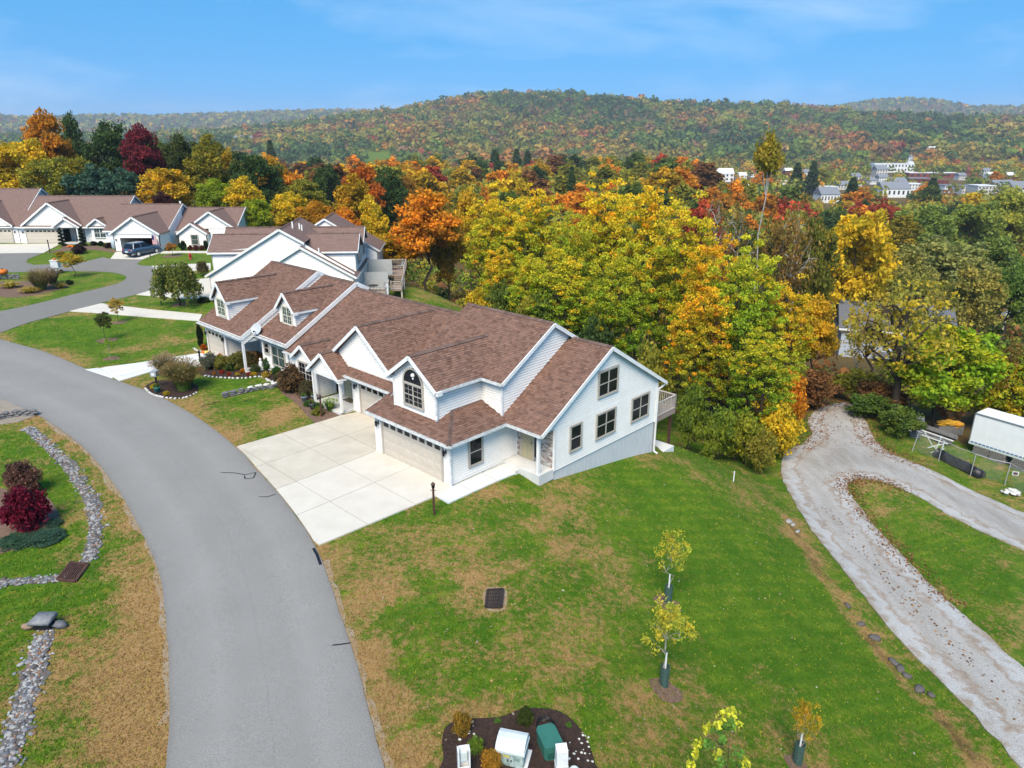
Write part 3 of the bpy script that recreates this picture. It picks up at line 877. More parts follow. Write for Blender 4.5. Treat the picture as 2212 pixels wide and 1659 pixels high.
class House:
    def __init__(s, name, label, conv, rot, c, z=0.0, detail=True, cat='townhouse', group=None):
        x, y = conv(*c)
        s.root = thing(name, label, cat, (x, y, z), rot, group)
        s.c = c; s.z = z; s.detail = detail; s.conv = conv
        s.roofm = MB(); s.sh = []; s.caps = []; s.trimm = MB(); s.gut = []; s.wallm = MB(); s.boards = 0
    def p(s, q):
        return (q[0] - s.c[0], q[1] - s.c[1], q[2] - s.z)
    def world(s, q):
        x, y = s.conv(q[0] + s.c[0], q[1] + s.c[1]); return (x, y, q[2] + s.z)
    # roof plane; the first edge is the eave
    def roof(s, pts, th=0.13, exp=0.145):
        P = [Vector(s.p(q)) for q in pts]
        u = (P[1] - P[0]).normalized()
        n = Vector((0, 0, 0))
        for i in range(1, len(P) - 1): n += (P[i] - P[0]).cross(P[i + 1] - P[0])
        n.normalize()
        if n.z < 0:
            n = -n; P = P[::-1]
        w = n.cross(u)
        if w.z < 0: u = -u; w = n.cross(u)
        s.roofm.slab(P, n, th)
        o = P[0]
        Q = [((q - o).dot(u), (q - o).dot(w)) for q in P]
        lo = min(q[1] for q in Q); hi = max(q[1] for q in Q)
        if not s.detail: return
        def rng_at(y):
            y = min(max(y, lo + 1e-4), hi - 1e-4); xs = []
            for i in range(len(Q)):
                a, b = Q[i], Q[(i + 1) % len(Q)]
                if (a[1] - y) * (b[1] - y) <= 0 and a[1] != b[1]:
                    xs.append(a[0] + (b[0] - a[0]) * (y - a[1]) / (b[1] - a[1]))
            return (min(xs), max(xs)) if len(xs) > 1 else None
        y = lo - 0.02; row = 0
        while y < hi - 0.03:
            y2 = min(y + exp, hi)
            ra, rb = rng_at(y), rng_at(y2)
            if ra and rb:
                x = min(ra[0], rb[0]) - random.uniform(0, 0.3); xe = max(ra[1], rb[1])
                while x < xe:
                    wd = random.choice((0.13, 0.16, 0.2, 0.25, 0.31)); x1 = x + wd
                    b0, b1 = max(x, ra[0]), min(x1, ra[1]); t0, t1 = max(x, rb[0]), min(x1, rb[1])
                    if b1 - b0 > 0.02 or t1 - t0 > 0.02:
                        b1 = max(b1, b0 + 0.004); t1 = max(t1, t0 + 0.004)
                        hh = random.choice((0.018, 0.022, 0.036))
                        k = random.choice((0.72, 0.86, 0.93, 1.0, 1.05, 1.12)) * random.uniform(0.93, 1.07)
                        rr = random.random() * 0.06
                        colr = (0.180 * k * (1 + rr), 0.106 * k, 0.080 * k * (1 - rr))
                        A = [o + u * a + w * b + n * h for a, b, h in ((b0, y, hh), (b1, y, hh), (t1, y2 + 0.01, 0.006), (t0, y2 + 0.01, 0.006), (b0, y, -0.004), (b1, y, -0.004), (t1, y2 + 0.01, 0.0), (t0, y2 + 0.01, 0.0))]
                        wx, wy, wz = s.world(A[0])
                        ar = (b1 - b0 + t1 - t0) * (y2 - y)
                        fac = abs(((Vector((0, 0, CAM_H)) - Vector((wx, wy, wz))).normalized()).dot(Matrix.Rotation(s.root.rotation_euler.z, 3, 'Z') @ n))
                        s.sh.append((ar * fac / (wx * wx + wy * wy + (CAM_H - wz) ** 2), A, colr))
                    x = x1
            y = y2; row += 1
    def ridge(s, a, b, w=0.17):
        a, b = Vector(s.p(a)), Vector(s.p(b)); n = max(1, int((b - a).length / 0.28))
        d = (b - a).normalized(); sd = d.cross(Vector((0, 0, 1))).normalized()
        cap = MB(); s.caps.append(cap)
        for i in range(n):
            q0 = a + (b - a) * i / n; q1 = a + (b - a) * (i + 1) / n + d * 0.03
            k = random.uniform(0.7, 1.1); h = 0.035 + 0.012 * (i % 2) * 0 
            c = (0.155 * k, 0.102 * k, 0.083 * k)
            dn = Vector((0, 0, -w * 0.55))
            cap.add([q0 + sd * w + dn + Vector((0, 0, h + .02)), q0 + Vector((0, 0, h + 0.03)), q0 - sd * w + dn + Vector((0, 0, h + .02)), q1 + sd * w + dn + Vector((0, 0, h)), q1 + Vector((0, 0, h)), q1 - sd * w + dn + Vector((0, 0, h))],
                       [(0, 1, 4, 3), (1, 2, 5, 4), (0, 2, 1), (3, 4, 5)], c)
    def trim(s, a, b, w=0.05, h=0.2, dz=-0.10, m=None):
        a, b = s.p(a), s.p(b)
        (m or s.trimm).beam((a[0], a[1], a[2] + dz), (b[0], b[1], b[2] + dz), w, h)
    def gutter(s, a, b, out=(0, -1)):
        a, b = Vector(s.p(a)), Vector(s.p(b)); o = Vector((out[0], out[1], 0))
        g = MB(); s.gut.append(g)
        g.slab([a + o * 0.02 + Vector((0, 0, -.14)), b + o * 0.02 + Vector((0, 0, -.14)), b + o * 0.13 + Vector((0, 0, -.14)), a + o * 0.13 + Vector((0, 0, -.14))], (0, 0, -1), 0.012)
        for q, h in ((0.02, 0.12), (0.13, 0.10)):
            g.beam(a + o * q + Vector((0, 0, -.14 + h / 2)), b + o * q + Vector((0, 0, -.14 + h / 2)), 0.012, h)
    # wall: polygon given as (along, z) in a vertical plane
    def wall(s, org, U, N, poly, exp=0.14, side=True, th=0.1, board=True):
        o = Vector(s.p((org[0], org[1], 0))); U = Vector((*U, 0)); N = Vector((*N, 0)); Zv = Vector((0, 0, 1))
        P = [o + U * a + Zv * (z) for a, z in poly]
        s.wallm.slab([q for q in P], N, th)
        if not (side and s.detail): return
        lo = min(z for _, z in poly); hi = max(z for _, z in poly)
        def rng_at(y):
            y = min(max(y, lo + 1e-4), hi - 1e-4); xs = []
            for i in range(len(poly)):
                a, b = poly[i], poly[(i + 1) % len(poly)]
                if (a[1] - y) * (b[1] - y) <= 0 and a[1] != b[1]:
                    xs.append(a[0] + (b[0] - a[0]) * (y - a[1]) / (b[1] - a[1]))
            return (min(xs), max(xs)) if len(xs) > 1 else None
        z = lo
        while z < hi - 0.02:
            z2 = min(z + exp, hi); ra, rb = rng_at(z + 0.001), rng_at(z2 - 0.001)
            if ra and rb:
                zt_ = z2 - 0.024 if z2 < hi else z2  # gap bares the dark core, drawing a shadow line below the next board
                A = [o + U * a + Zv * zz + N * h for a, zz, h in ((ra[0], z, 0.034), (ra[1], z, 0.034), (rb[1], zt_, 0.010), (rb[0], zt_, 0.010), (ra[0], z, 0.002), (ra[1], z, 0.002), (rb[1], zt_, 0.002), (rb[0], zt_, 0.002))]
                mb = MB()
                mb.add(A, [(0, 1, 2, 3), (4, 5, 1, 0), (5, 6, 2, 1), (7, 4, 0, 3)])
                mb.build('siding_board', M_side, s.wallobj())
                s.boards += 1
            z = z2
    def wallobj(s):
        if not hasattr(s, '_w'):
            s._w = link('wall', bpy.data.meshes.new('wall'), None, s.root)
        return s._w
    def window(s, c, U, N, w, h, lights=2, grid=None, m=None, tr=0.085, frame=None, arch=False, glass=None):
        c = Vector(s.p(c)); U = Vector((*U, 0)); N = Vector((*N, 0)); Z = Vector((0, 0, 1)); m = m or M_glass
        fm = frame or M_tan
        mb = MB()
        def bar(a0, a1, z0, z1, d0, d1, mm=mb):
            A = [c + U * a + Z * z + N * d for z, d in ((z0, d0), (z0, d1), (z1, d0), (z1, d1)) for a in (a0, a1)]
            mm.hexa([A[0], A[1], A[3], A[2], A[4], A[5], A[7], A[6]])
        W2, H2 = w / 2, h / 2
        bar(-W2 - tr, W2 + tr, H2, H2 + tr, 0.0, 0.085); bar(-W2 - tr, W2 + tr, -H2 - tr, -H2, 0.0, 0.095)
        bar(-W2 - tr, -W2, -H2, H2, 0.0, 0.082); bar(W2, W2 + tr, -H2, H2, 0.0, 0.082)
        win = mb.build('window', fm, s.root)
        sash = MB()
        for k in range(lights):
            x0 = -W2 + w * k / lights; x1 = -W2 + w * (k + 1) / lights
            for j in (0, 1):
                z0, z1 = (-H2, 0) if j == 0 else (0, H2)
                d = 0.048 if j == 0 else 0.054
                pb = MB(); A = [c + U * a + Z * z + N * d for a, z in ((x0 + .035, z0 + .03), (x1 - .035, z0 + .03), (x1 - .035, z1 - .03), (x0 + .035, z1 - .03))]
                pb.slab(A, N, 0.008)
                pb.build('pane', m, win)
            bar(x0, x0 + .04, -H2, H2, 0.01, 0.070, sash); bar(x1 - .04, x1, -H2, H2, 0.01, 0.070, sash)
            bar(x0, x1, -.025, .025, 0.01, 0.073, sash); bar(x0, x1, -H2, -H2 + .035, 0.01, 0.070, sash); bar(x0, x1, H2 - .035, H2, 0.01, 0.070, sash)
            if grid:
                for q in range(1, grid[0]):
                    xx = x0 + (x1 - x0) * q / grid[0]; bar(xx - .008, xx + .008, -H2, H2, 0.03, 0.062, sash)
                for q in range(1, grid[1]):
                    zz = -H2 + h * q / grid[1]; bar(x0, x1, zz - .008, zz + .008, 0.03, 0.062, sash)
        sash.build('sash', fm if frame is None else frame, win)
        return win
    def garage_door(s, s0, s1, t, z0, z1, rows=4, cols=8, glass_row=True, U=(1, 0), N=(0, -1)):
        mb = MB(); c = s.p((s0, t, z0)); w = s1 - s0; h = z1 - z0
        U = Vector((*U, 0)); N = Vector((*N, 0)); Z = Vector((0, 0, 1)); o = Vector(c)
        def bx(a0, a1, q0, q1, d0, d1, mm):
            A = [o + U * a + Z * z + N * d for z, d in ((q0, d0), (q0, d1), (q1, d0), (q1, d1)) for a in (a0, a1)]
            mm.hexa([A[0], A[1], A[3], A[2], A[4], A[5], A[7], A[6]])
        for r in range(rows):
            bx(0, w, h * r / rows + 0.006, h * (r + 1) / rows - 0.006, -0.06, 0.042, mb)
        door = mb.build('garage_door', M_garage, s.root)
        pw = w / cols; ph = h / rows
        for r in range(rows):
            for k in range(cols):
                g = glass_row and r == rows - 1
                pb = MB(); a0, a1 = pw * k + pw * .16, pw * (k + 1) - pw * .16; q0, q1 = ph * r + ph * .2, ph * (r + 1) - ph * .2
                if g:
                    q0 = ph * r + ph * .36
                    bx(a0, a1, q0, q1, 0.042, 0.05, pb); pb.build('pane', M_glass, door)
                    for dz in (0.33, 0.66):
                        pass
                else:
                    A = [o + U * a + Z * z + N * d for a, z, d in ((a0, q0, .0425), (a1, q0, .0425), (a1, q1, .0425), (a0, q1, .0425), (a0 + .04, q0 + .04, .056), (a1 - .04, q0 + .04, .056), (a1 - .04, q1 - .04, .056), (a0 + .04, q1 - .04, .056))]
                    pb.add(A, [(4, 5, 6, 7), (0, 1, 5, 4), (1, 2, 6, 5), (2, 3, 7, 6), (3, 0, 4, 7)]); pb.build('panel', M_garage, door)
        fr = MB()
        bx(-0.12, 0, 0, h + .12, -0.02, 0.09, fr); bx(w, w + .12, 0, h + .12, -0.02, 0.09, fr); bx(0, w, h, h + .12, -0.02, 0.088, fr)
        fr.build('door_frame', M_tan, s.root)
        return door
    def sconce(s, c, N=(0, -1)):
        q = Vector(s.p(c)); N = Vector((*N, 0)); mb = MB()
        mb.beam(q, q + N * 0.16, 0.05, 0.05)
        e = q + N * 0.16
        mb.lathe([(0.02, 0.16), (0.09, 0.05), (0.075, 0.04), (0.06, -0.16), (0.02, -0.2)][::-1], 6, e)
        mb.beam(q + Vector((0, 0, -.12)), q + Vector((0, 0, .12)), 0.08, 0.03)
        return mb.build('wall_lamp', M_black, s.root)
    def add(s, name, m, fn, parent=None):
        mb = MB(); fn(mb); return mb.build(name, m, parent or s.root)
    def bx(s, name, m, x0, x1, y0, y1, z0, z1, parent=None):
        a = s.p((x0, y0, z0)); b = s.p((x1, y1, z1))
        return MB().box(a[0], b[0], a[1], b[1], a[2], b[2]).build(name, m, parent or s.root)
    def pipe(s, pts, r=0.045, name='downspout', m=None):
        mb = MB(); P = [s.p(q) for q in pts]
        for a, b in zip(P[:-1], P[1:]): mb.beam(a, b, r * 2, r * 1.6)
        return mb.build(name, m or M_gutter, s.root)
    def finish(s, roofmat=None, wallmat=None):
        r = s.roofm.build('roof', roofmat or M_deck, s.root)
        if s.detail and s.sh:
            s.sh.sort(key=lambda e: -e[0])
            fc = [(0, 1, 2, 3), (4, 5, 1, 0), (5, 6, 2, 1), (7, 4, 0, 3)]
            for _, A, c in s.sh[:300]:
                MB().add(A, fc, c).build('shingle', M_shing, r)
            rest = s.sh[300:]
            V = np.array([[tuple(q) for q in A] for _, A, c in rest], np.float32).reshape(-1, 3)
            n = len(rest); b = (np.arange(n) * 8)[:, None, None]
            F = (np.array(fc)[None] + b).reshape(-1, 4)
            Cc = np.repeat(np.array([c for _, A, c in rest]), 4, 0)
            link('shingle_field', mesh_np('shingle_field', V, F, Cc), M_shing, r, 'stuff')
        for c in s.caps: c.build('ridge_cap', M_shing, r)
        if s.trimm.v: s.trimm.build('trim', M_trim, s.root)
        for g in s.gut: g.build('gutter', M_gutter, s.root)
        w = s.wallobj()
        me = s.wallm.mesh('wall'); me.materials.append(wallmat or M_wallcore)
        w.data = me
        return s.root

F_, R_ = ((1, 0), (0, -1)), ((0, 1), (1, 0))      # (along, outward) of front- and right-facing walls
K = 0.593
# ================================================================== near end unit
h1 = House('townhouse', 'near end townhouse with arched upper window and tall white gable wall', hw, HROT, (-2, 7))
zl = lambda t: 2.55 + K * (t - 3.46)
zt = lambda t: 4.60 + K * (t - 3.45)
zg = lambda q: 2.55 + 0.33 * q
h1.roof([(0.45, 3.46, zl(3.46)), (2.85, 3.46, zl(3.46)), (2.85, 9.1, zl(9.1)), (-0.1, 9.1, zl(9.1)), (-0.1, 3.766, zl(3.766))])
h1.roof([(2.85, 14.85, 2.5), (-0.1, 14.85, 2.5), (-0.1, 9.1, zl(9.1)), (2.85, 9.1, zl(9.1))])
h1.roof([(-6.6, 3.45, zt(3.45)), (0.15, 3.45, zt(3.45)), (0.15, 7.5, zt(7.5)), (-6.6, 7.5, zt(7.5))])
h1.roof([(0.15, 14.85, 2.62), (-6.6, 14.85, 2.62), (-6.6, 7.5, zt(7.5)), (0.15, 7.5, zt(7.5))])
h1.roof([(-1.28, 0.3, 4.63), (-1.28, 3.5, 4.63), (-3.28, 5.9, 6.05), (-3.28, 0.3, 6.05)])
h1.roof([(-5.28, 3.5, 4.63), (-5.28, 0.3, 4.63), (-3.28, 0.3, 6.05), (-3.28, 5.9, 6.05)])
h1.roof([(-6.25, -0.45, zg(0)), (0.45, -0.45, zg(0)), (-0.6, 0.6, zg(1.05)), (-6.25, 0.6, zg(1.05))])
h1.roof([(-1.6, 0.6, zg(1.05)), (-0.6, 0.6, zg(1.05)), (-1.6, 1.6, zg(2.05))])
h1.roof([(-6.25, 0.6, zg(1.05)), (-4.96, 0.6, zg(1.05)), (-4.96, 2.6, zg(3.05)), (-6.25, 2.6, zg(3.05))])
h1.roof([(0.45, -0.45, zg(0)), (0.45, 3.46, zg(0)), (-0.1, 3.72, zg(.55)), (-1.6, 3.72, zg(2.05)), (-1.6, 1.6, zg(2.05))])
h1.ridge((2.85, 9.1, zl(9.1)), (0.1, 9.1, zl(9.1))); h1.ridge((0.15, 7.5, zt(7.5)), (-6.6, 7.5, zt(7.5))); h1.ridge((-3.28, 0.3, 6.05), (-3.28, 5.9, 6.05)); h1.ridge((0.45, -0.45, 2.55), (-1.55, 1.55, zg(2.0)), 0.14)
# walls
h1.wall((0, 0), *F_, [(-6, 0), (0, 0), (0, 2.5), (-6, 2.5)])
h1.wall((0, 0), *R_, [(0, 0), (4.75, 0), (4.75, 2.6), (0, 2.5)])
h1.wall((0, 0.6), *F_, [(-4.96, 2.8), (-1.6, 2.8), (-1.6, 4.72), (-3.28, 5.95), (-4.96, 4.72)])
h1.wall((-1.6, 0), *R_, [(0.6, 2.85), (3.7, 2.85), (3.7, 4.6), (0.6, 4.6)])
h1.wall((0, 3.7), *F_, [(-1.6, 2.55), (-0.1, 2.55), (-0.1, 4.6), (-1.6, 4.6)])
h1.wall((-0.1, 0), *R_, [(3.7, 2.6), (9.15, 5.75), (9.15, 5.9), (7.5, 6.86), (3.7, 4.6)])
h1.wall((0, 4.75), *F_, [(0, 0.1), (2.6, 0.1), (2.6, 2.6), (0, 2.6)], side=False)
h1.wall((2.6, 0), *R_, [(4.75, 0.08), (14.2, 0.08), (14.2, 2.45), (4.75, 2.45)])
h1.wall((2.6, 0), *R_, [(3.55, 2.45), (14.2, 2.45), (14.2, 2.75), (9.1, 5.78), (3.62, 2.52)])
h1.wall((0, 14.2), (1, 0), (0, 1), [(-6, -2.6), (2.6, -2.6), (2.6, 2.6), (-6, 2.6)], side=False)
h1.wall((-6, 0), (0, 1), (-1, 0), [(0, 0), (14.2, -2.4), (14.2, 2.6), (7.5, 6.8), (3.7, 4.5), (0, 2.5)], side=False)
h1.wall((-4.96, 0), (0, 1), (-1, 0), [(0.6, 2.8), (3.7, 2.8), (3.7, 4.6), (0.6, 4.6)], side=False)
h1.bx('foundation', M_stoneconc, -5.9, 2.575, 4.8, 14.17, -3.2, 0.085)
h1.bx('floor_slab', M_slab, -5.9, -0.1, 0.1, 4.8, -0.4, 0.03)
# trim
T = h1.trim
for a, b in (((2.88, 3.46, zl(3.46)), (2.88, 9.1, zl(9.1))), ((2.88, 9.1, zl(9.1)), (2.88, 14.85, 2.5)), ((0.18, 3.45, zt(3.45)), (0.18, 7.5, zt(7.5))), ((0.18, 7.5, zt(7.5)), (0.18, 9.75, zt(7.5) - K * 2.25)),
             ((-1.28, 0.27, 4.63), (-3.28, 0.27, 6.05)), ((-3.28, 0.27, 6.05), (-5.28, 0.27, 4.63)), ((-6.28, -.45, 2.55), (-6.28, 0.7, 2.93))):
    T(a, b)
T((-1.28, .3, 4.6), (-1.28, .62, 4.6), 0.3, 0.22); T((-5.28, .3, 4.6), (-5.28, .62, 4.6), 0.3, 0.22)
T((-6.2, -.42, 2.55), (.42, -.42, 2.55)); T((.42, -.42, 2.55), (.42, 3.46, 2.55)); T((.45, 3.5, 2.55), (2.85, 3.5, 2.55)); T((-1.3, .3, 4.63), (-1.3, 3.5, 4.63)); T((-1.3, 3.48, 4.6), (.12, 3.48, 4.6))
for s_, t_, z0, z1 in ((0.0, 0.0, 0, 2.45), (-6.0, 0, 0, 2.45), (-1.6, .6, 2.9, 4.6), (-4.96, .6, 2.9, 4.6), (-.1, 3.7, 2.65, 4.6), (2.6, 14.2, 0, 2.6), (2.6, 4.75, .1, 2.4)):
    T((s_ + (.02 if s_ > -4 else -.0), t_ - .02, z0), (s_ + (.02 if s_ > -4 else 0), t_ - .02, z1), 0.11, 0.11, 0)
h1.trim((-1.6, 3.69, 3.2), (-1.6, 3.69, 4.6), .07, .07, 0); h1.trim((0.02, 4.73, .1), (0.02, 4.73, 2.5), .07, .07, 0)
h1.gutter((-6.2, -.45, 2.56), (.45, -.45, 2.56)); h1.gutter((.45, -.45, 2.56), (.45, 3.46, 2.56), (1, 0)); h1.gutter((.5, 3.46, 2.56), (2.85, 3.46, 2.56)); h1.gutter((-1.28, .3, 4.64), (-1.28, 3.45, 4.64), (1, 0)); h1.gutter((-1.2, 3.45, 4.61), (.15, 3.45, 4.61))
h1.pipe([(.35, -.5, 2.42), (.1, -.08, 2.2), (.1, -.08, 0.05)]); h1.pipe([(-1.2, .35, 4.5), (-1.52, .52, 4.35), (-1.52, .52, 3.2), (-1.42, .4, 3.05)]); h1.pipe([(2.8, 14.75, 2.35), (2.66, 14.25, 2.1), (2.66, 14.25, -1.95), (2.9, 14.3, -2.05)], m=M_trim)
# soffits
h1.bx('soffit', M_trim, -6.2, .4, -.4, 0, 2.30, 2.33); h1.bx('soffit', M_trim, 0.03, .4, 0, 3.5, 2.30, 2.33); h1.bx('porch_ceiling', M_trim, 0.05, 2.58, 3.55, 4.7, 2.38, 2.42)
h1.garage_door(-5.35, -0.6, -0.005, 0.03, 2.13)
h1.bx('threshold', M_black, -5.4, -.55, -.22, -0.02, 0.03, 0.085)
h1.sconce((-5.75, -.03, 1.85)); h1.sconce((-0.28, -.03, 1.85))
WF, WR = F_, R_
h1.window((2.62, 6.43, 1.47), *R_, 0.86, 1.36, 1); h1.window((2.62, 9.07, 1.47), *R_, 1.66, 1.36, 2); h1.window((2.62, 9.12, 3.88), *R_, 1.66, 1.36, 2); h1.window((2.62, 12.41, 1.48), *R_, 1.66, 1.36, 2)
h1.window((0.02, 1.65, 1.45), *R_, 0.86, 1.4, 1)
h1.window((-3.34, 0.58, 3.84), *F_, 1.46, 1.12, 2, (2, 4))
# arched light above
def arch_win(h, c, r, N=(0, -1)):
    q = Vector(h.p(c)); mb = MB(); n = 14
    for i in range(n):
        a0, a1 = math.pi * i / n, math.pi * (i + 1) / n
        for (r0, r1, d0, d1) in ((r, r + .085, 0, 0.085),):
            P = [q + Vector((rr * math.cos(a), -d, rr * math.sin(a) * 1.1)) for d in (d0, d1) for rr, a in ((r0, a0), (r1, a0), (r1, a1), (r0, a1))]
            mb.hexa(P)
    mb.beam(q + Vector((-r, -.03, 0.02)), q + Vector((r, -.03, 0.02)), .06, .05)
    w = mb.build('arched_window', M_tan, h.root)
    g = MB(); P = [q + Vector((r * math.cos(math.pi * i / n), -.05, r * 1.1 * math.sin(math.pi * i / n))) for i in range(n + 1)]
    g.slab(P, (0, -1, 0), 0.01); g.build('pane', M_glass, w)
    d = MB(); d.lathe([(0.01, -.2), (0.05, -.18), (0.05, -.1), (0.12, 0), (0.12, .06), (0.06, .13), (0.01, .14)], 8, q + Vector((0.08, -.075, .48)))
    d.build('hanging_ornament', mat('pale_ornament', (.7, .72, .66), .5), w)
arch_win(h1, (-3.34, 0.58, 4.46), 0.72)
# entry: brick, door, sidelight, porch
def bricks(h, org, U, N, a0, a1, z0, z1, limit=400):
    o = Vector(h.p((org[0], org[1], 0))); U = Vector((*U, 0)); N = Vector((*N, 0)); Z = Vector((0, 0, 1))
    mb = MB(); P = [o + U * a + Z * z + N * 0.02 for a, z in ((a0, z0), (a1, z0), (a1, z1), (a0, z1))]
    mb.slab(P, N, 0.03); bk = mb.build('brick_panel', M_mortar, h.root)
    z = z0; r = 0; cnt = 0
    while z < z1 - .03:
        a = a0 - (0.11 if r % 2 else 0)
        while a < a1:
            b0, b1 = max(a + .006, a0), min(a + .21, a1)
            if b1 - b0 > .03:
                k = random.uniform(.75, 1.15); c = random.choice(((.52, .47, .41), (.44, .38, .33), (.60, .56, .50), (.34, .27, .23), (.27, .2, .17)))
                c = tuple(q * k for q in c); zz = min(z + .062, z1); dp = random.uniform(.04, .052)
                A = [o + U * x + Z * y + N * d for d in (dp, 0.021) for x, y in ((b0, z + .006), (b1, z + .006), (b1, zz), (b0, zz))]
                MB().add(A, [(0, 1, 2, 3), (4, 5, 1, 0), (5, 6, 2, 1), (6, 7, 3, 2), (7, 4, 0, 3)], c).build('brick', M_brick, bk); cnt += 1
            a += .216
        z += .071; r += 1
    return bk
bricks(h1, (0, 4.75), *F_, 1.55, 2.58, 0.22, 2.36)
bricks(h1, (0, 4.75), *F_, 0.06, 0.36, 0.22, 2.36)
def door(h, s0, s1, t, z0, z1, m=M_door, panels_=True):
    w = h.bx('door', m, s0, s1, t - .07, t - .02, z0, z1)
    mb = MB(); a = h.p((s0, t, z0)); b = h.p((s1, t, z1))
    mb.box(a[0] - .09, a[0], a[1] - .1, a[1] - .02, a[2], b[2] + .09); mb.box(b[0], b[0] + .09, a[1] - .1, a[1] - .02, a[2], b[2] + .09); mb.box(a[0], b[0], a[1] - .1, a[1] - .02, b[2], b[2] + .09)
    mb.build('door_frame', M_tan, h.root)
    for q in range(2):
        for z_ in ((.2, .9), (1.05, 1.9)):
            x0 = a[0] + .1 + q * (b[0] - a[0]) * .46
            MB().box(x0, x0 + (b[0] - a[0]) * .34, a[1] - .082, a[1] - .069, a[2] + z_[0], a[2] + z_[1]).build('panel', m, w)
    MB().blob((b[0] - .08, a[1] - .11, a[2] + 1.0), .035, 6, 5, 0).build('knob', M_black, w)
    return w
door(h1, 0.42, 1.22, 4.75, 0.24, 2.28)
h1.bx('sidelight', M_glass, 1.32, 1.52, 4.69, 4.73, 0.5, 2.25)
h1.bx('porch_slab', M_slab, 0.02, 2.62, 3.58, 4.73, -0.35, 0.22)
h1.bx('step', M_slab, 0.25, 1.25, 3.30, 3.575, -0.1, 0.13)
h1.bx('porch_post', M_trim, 2.36, 2.5, 3.66, 3.80, 0.22, 2.38)
h1.bx('porch_beam', M_trim, 0.1, 2.6, 3.66, 3.8, 2.3, 2.46)
h1.pipe([(-5.6, 10.2, 5.3), (-5.6, 10.2, 6.1)], .05, 'vent_pipe', M_trim)
# rear deck
dk = MB(); o_ = h1.p
for i in range(20):
    a = o_((-1.2 + i * .18, 14.25, .0)); b = o_((-1.2 + i * .18 + .165, 16.9, .04)); 
    dk.box(a[0], b[0], a[1], b[1], -.02, .03)
dk.box(o_((-1.2, 0, 0))[0], o_((2.4, 0, 0))[0], o_((0, 14.3, 0))[1], o_((0, 16.9, 0))[1], -.26, -.03)
deck = dk.build('deck', M_deckwood, h1.root)
def railing(h, pts, z, hh=.95, parent=None, bal=.13, m=M_rail):
    mb = MB()
    for p, q in zip(pts[:-1], pts[1:]):
        a, b = Vector(h.p((*p, z))), Vector(h.p((*q, z)))
        mb.beam(a + Vector((0, 0, hh)), b + Vector((0, 0, hh)), .09, .05); mb.beam(a + Vector((0, 0, .1)), b + Vector((0, 0, .1)), .05, .06)
        mb.beam(a, a + Vector((0, 0, hh + .08)), .1, .1); mb.beam(b, b + Vector((0, 0, hh + .08)), .1, .1)
        n = int((b - a).length / bal)
        for i in range(1, n):
            c = a + (b - a) * i / n; mb.beam(c + Vector((0, 0, .1)), c + Vector((0, 0, hh)), .03, .03)
    return mb.build('railing', m, parent or h.root)
railing(h1, [(2.36, 14.3), (2.36, 16.86), (-1.1, 16.86)], .03)
h1.bx('deck_post', M_brown, 2.2, 2.34, 16.5, 16.64, -3.4, -.2)
h1.bx('deck_post', M_brown, -.6, -.46, 16.5, 16.64, -3.6, -.2)
h1.bx('ground_slab', M_conc2, 1.0, 2.75, 14.3, 16.5, -2.75, -2.3)
h1.finish()

# ================================================================== middle unit
h2 = House('townhouse', 'middle townhouse with wide blank white gable above its garage', hw, HROT, (-13, 7))
zm = lambda t: 2.40 + .583 * (t - 2.5)
h2.roof([(-20.0, 2.5, zm(2.5)), (-6.4, 2.5, zm(2.5)), (-6.4, 8.55, zm(8.55)), (-20.0, 8.55, zm(8.55))])
h2.roof([(-6.4, 14.6, 2.4), (-20, 14.6, 2.4), (-20, 8.55, zm(8.55)), (-6.4, 8.55, zm(8.55))])
h2.roof([(-13.5, 4.9, 3.80), (-13.5, 2.32, 3.80), (-10.75, 2.32, 5.85), (-10.75, 8.4, 5.85)])
h2.roof([(-7.2, 2.32, 3.21), (-7.2, 3.9, 3.21), (-10.75, 8.4, 5.85), (-10.75, 2.32, 5.85)])
h2.roof([(-12.2, 2.0, 2.65), (-6.2, 2.0, 2.65), (-6.2, 2.66, 2.97), (-12.2, 2.66, 2.97)])
h2.roof([(-11.75, 1.4, 2.47), (-11.75, 2.66, 2.47), (-13.5, 4.8, 3.8), (-13.5, 1.4, 3.8)])
h2.roof([(-15.25, 2.62, 2.47), (-15.25, 1.4, 2.47), (-13.5, 1.4, 3.8), (-13.5, 4.9, 3.8)])
h2.roof([(-15.55, 2.0, 2.5), (-15.55, 2.7, 2.5), (-16.9, 4.4, 3.5), (-16.9, 2.0, 3.5)])
h2.roof([(-18.25, 2.7, 2.5), (-18.25, 2.0, 2.5), (-16.9, 2.0, 3.5), (-16.9, 4.4, 3.5)])
h2.ridge((-6.5, 8.55, zm(8.55)), (-19.7, 8.55, zm(8.55))); h2.ridge((-10.75, 2.32, 5.85), (-10.75, 8.35, 5.85)); h2.ridge((-13.5, 1.4, 3.8), (-13.5, 2.64, 3.8)); h2.ridge((-16.9, 2, 3.5), (-16.9, 4.3, 3.5))
h2.wall((0, 2.64), *F_, [(-12, 0), (-6, 0), (-6, 2.6), (-12, 2.6)])
h2.wall((0, 2.642), *F_, [(-13.3, 2.75), (-6.9, 2.75), (-7.25, 3.08), (-10.75, 5.69), (-13.3, 3.78)])
h2.wall((0, 1.65), *F_, [(-15.1, 2.42), (-11.9, 2.42), (-13.5, 3.62)])
h2.wall((0, 3.6), *F_, [(-15.1, 0), (-12, 0), (-12, 2.5), (-15.1, 2.5)])
h2.wall((0, 2.3), *F_, [(-18.1, 0), (-15.6, 0), (-15.6, 2.5), (-16.85, 3.38), (-18.1, 2.5)])
h2.wall((-15.6, 0), *R_, [(2.3, 0), (3.6, 0), (3.6, 2.5), (2.3, 2.5)])
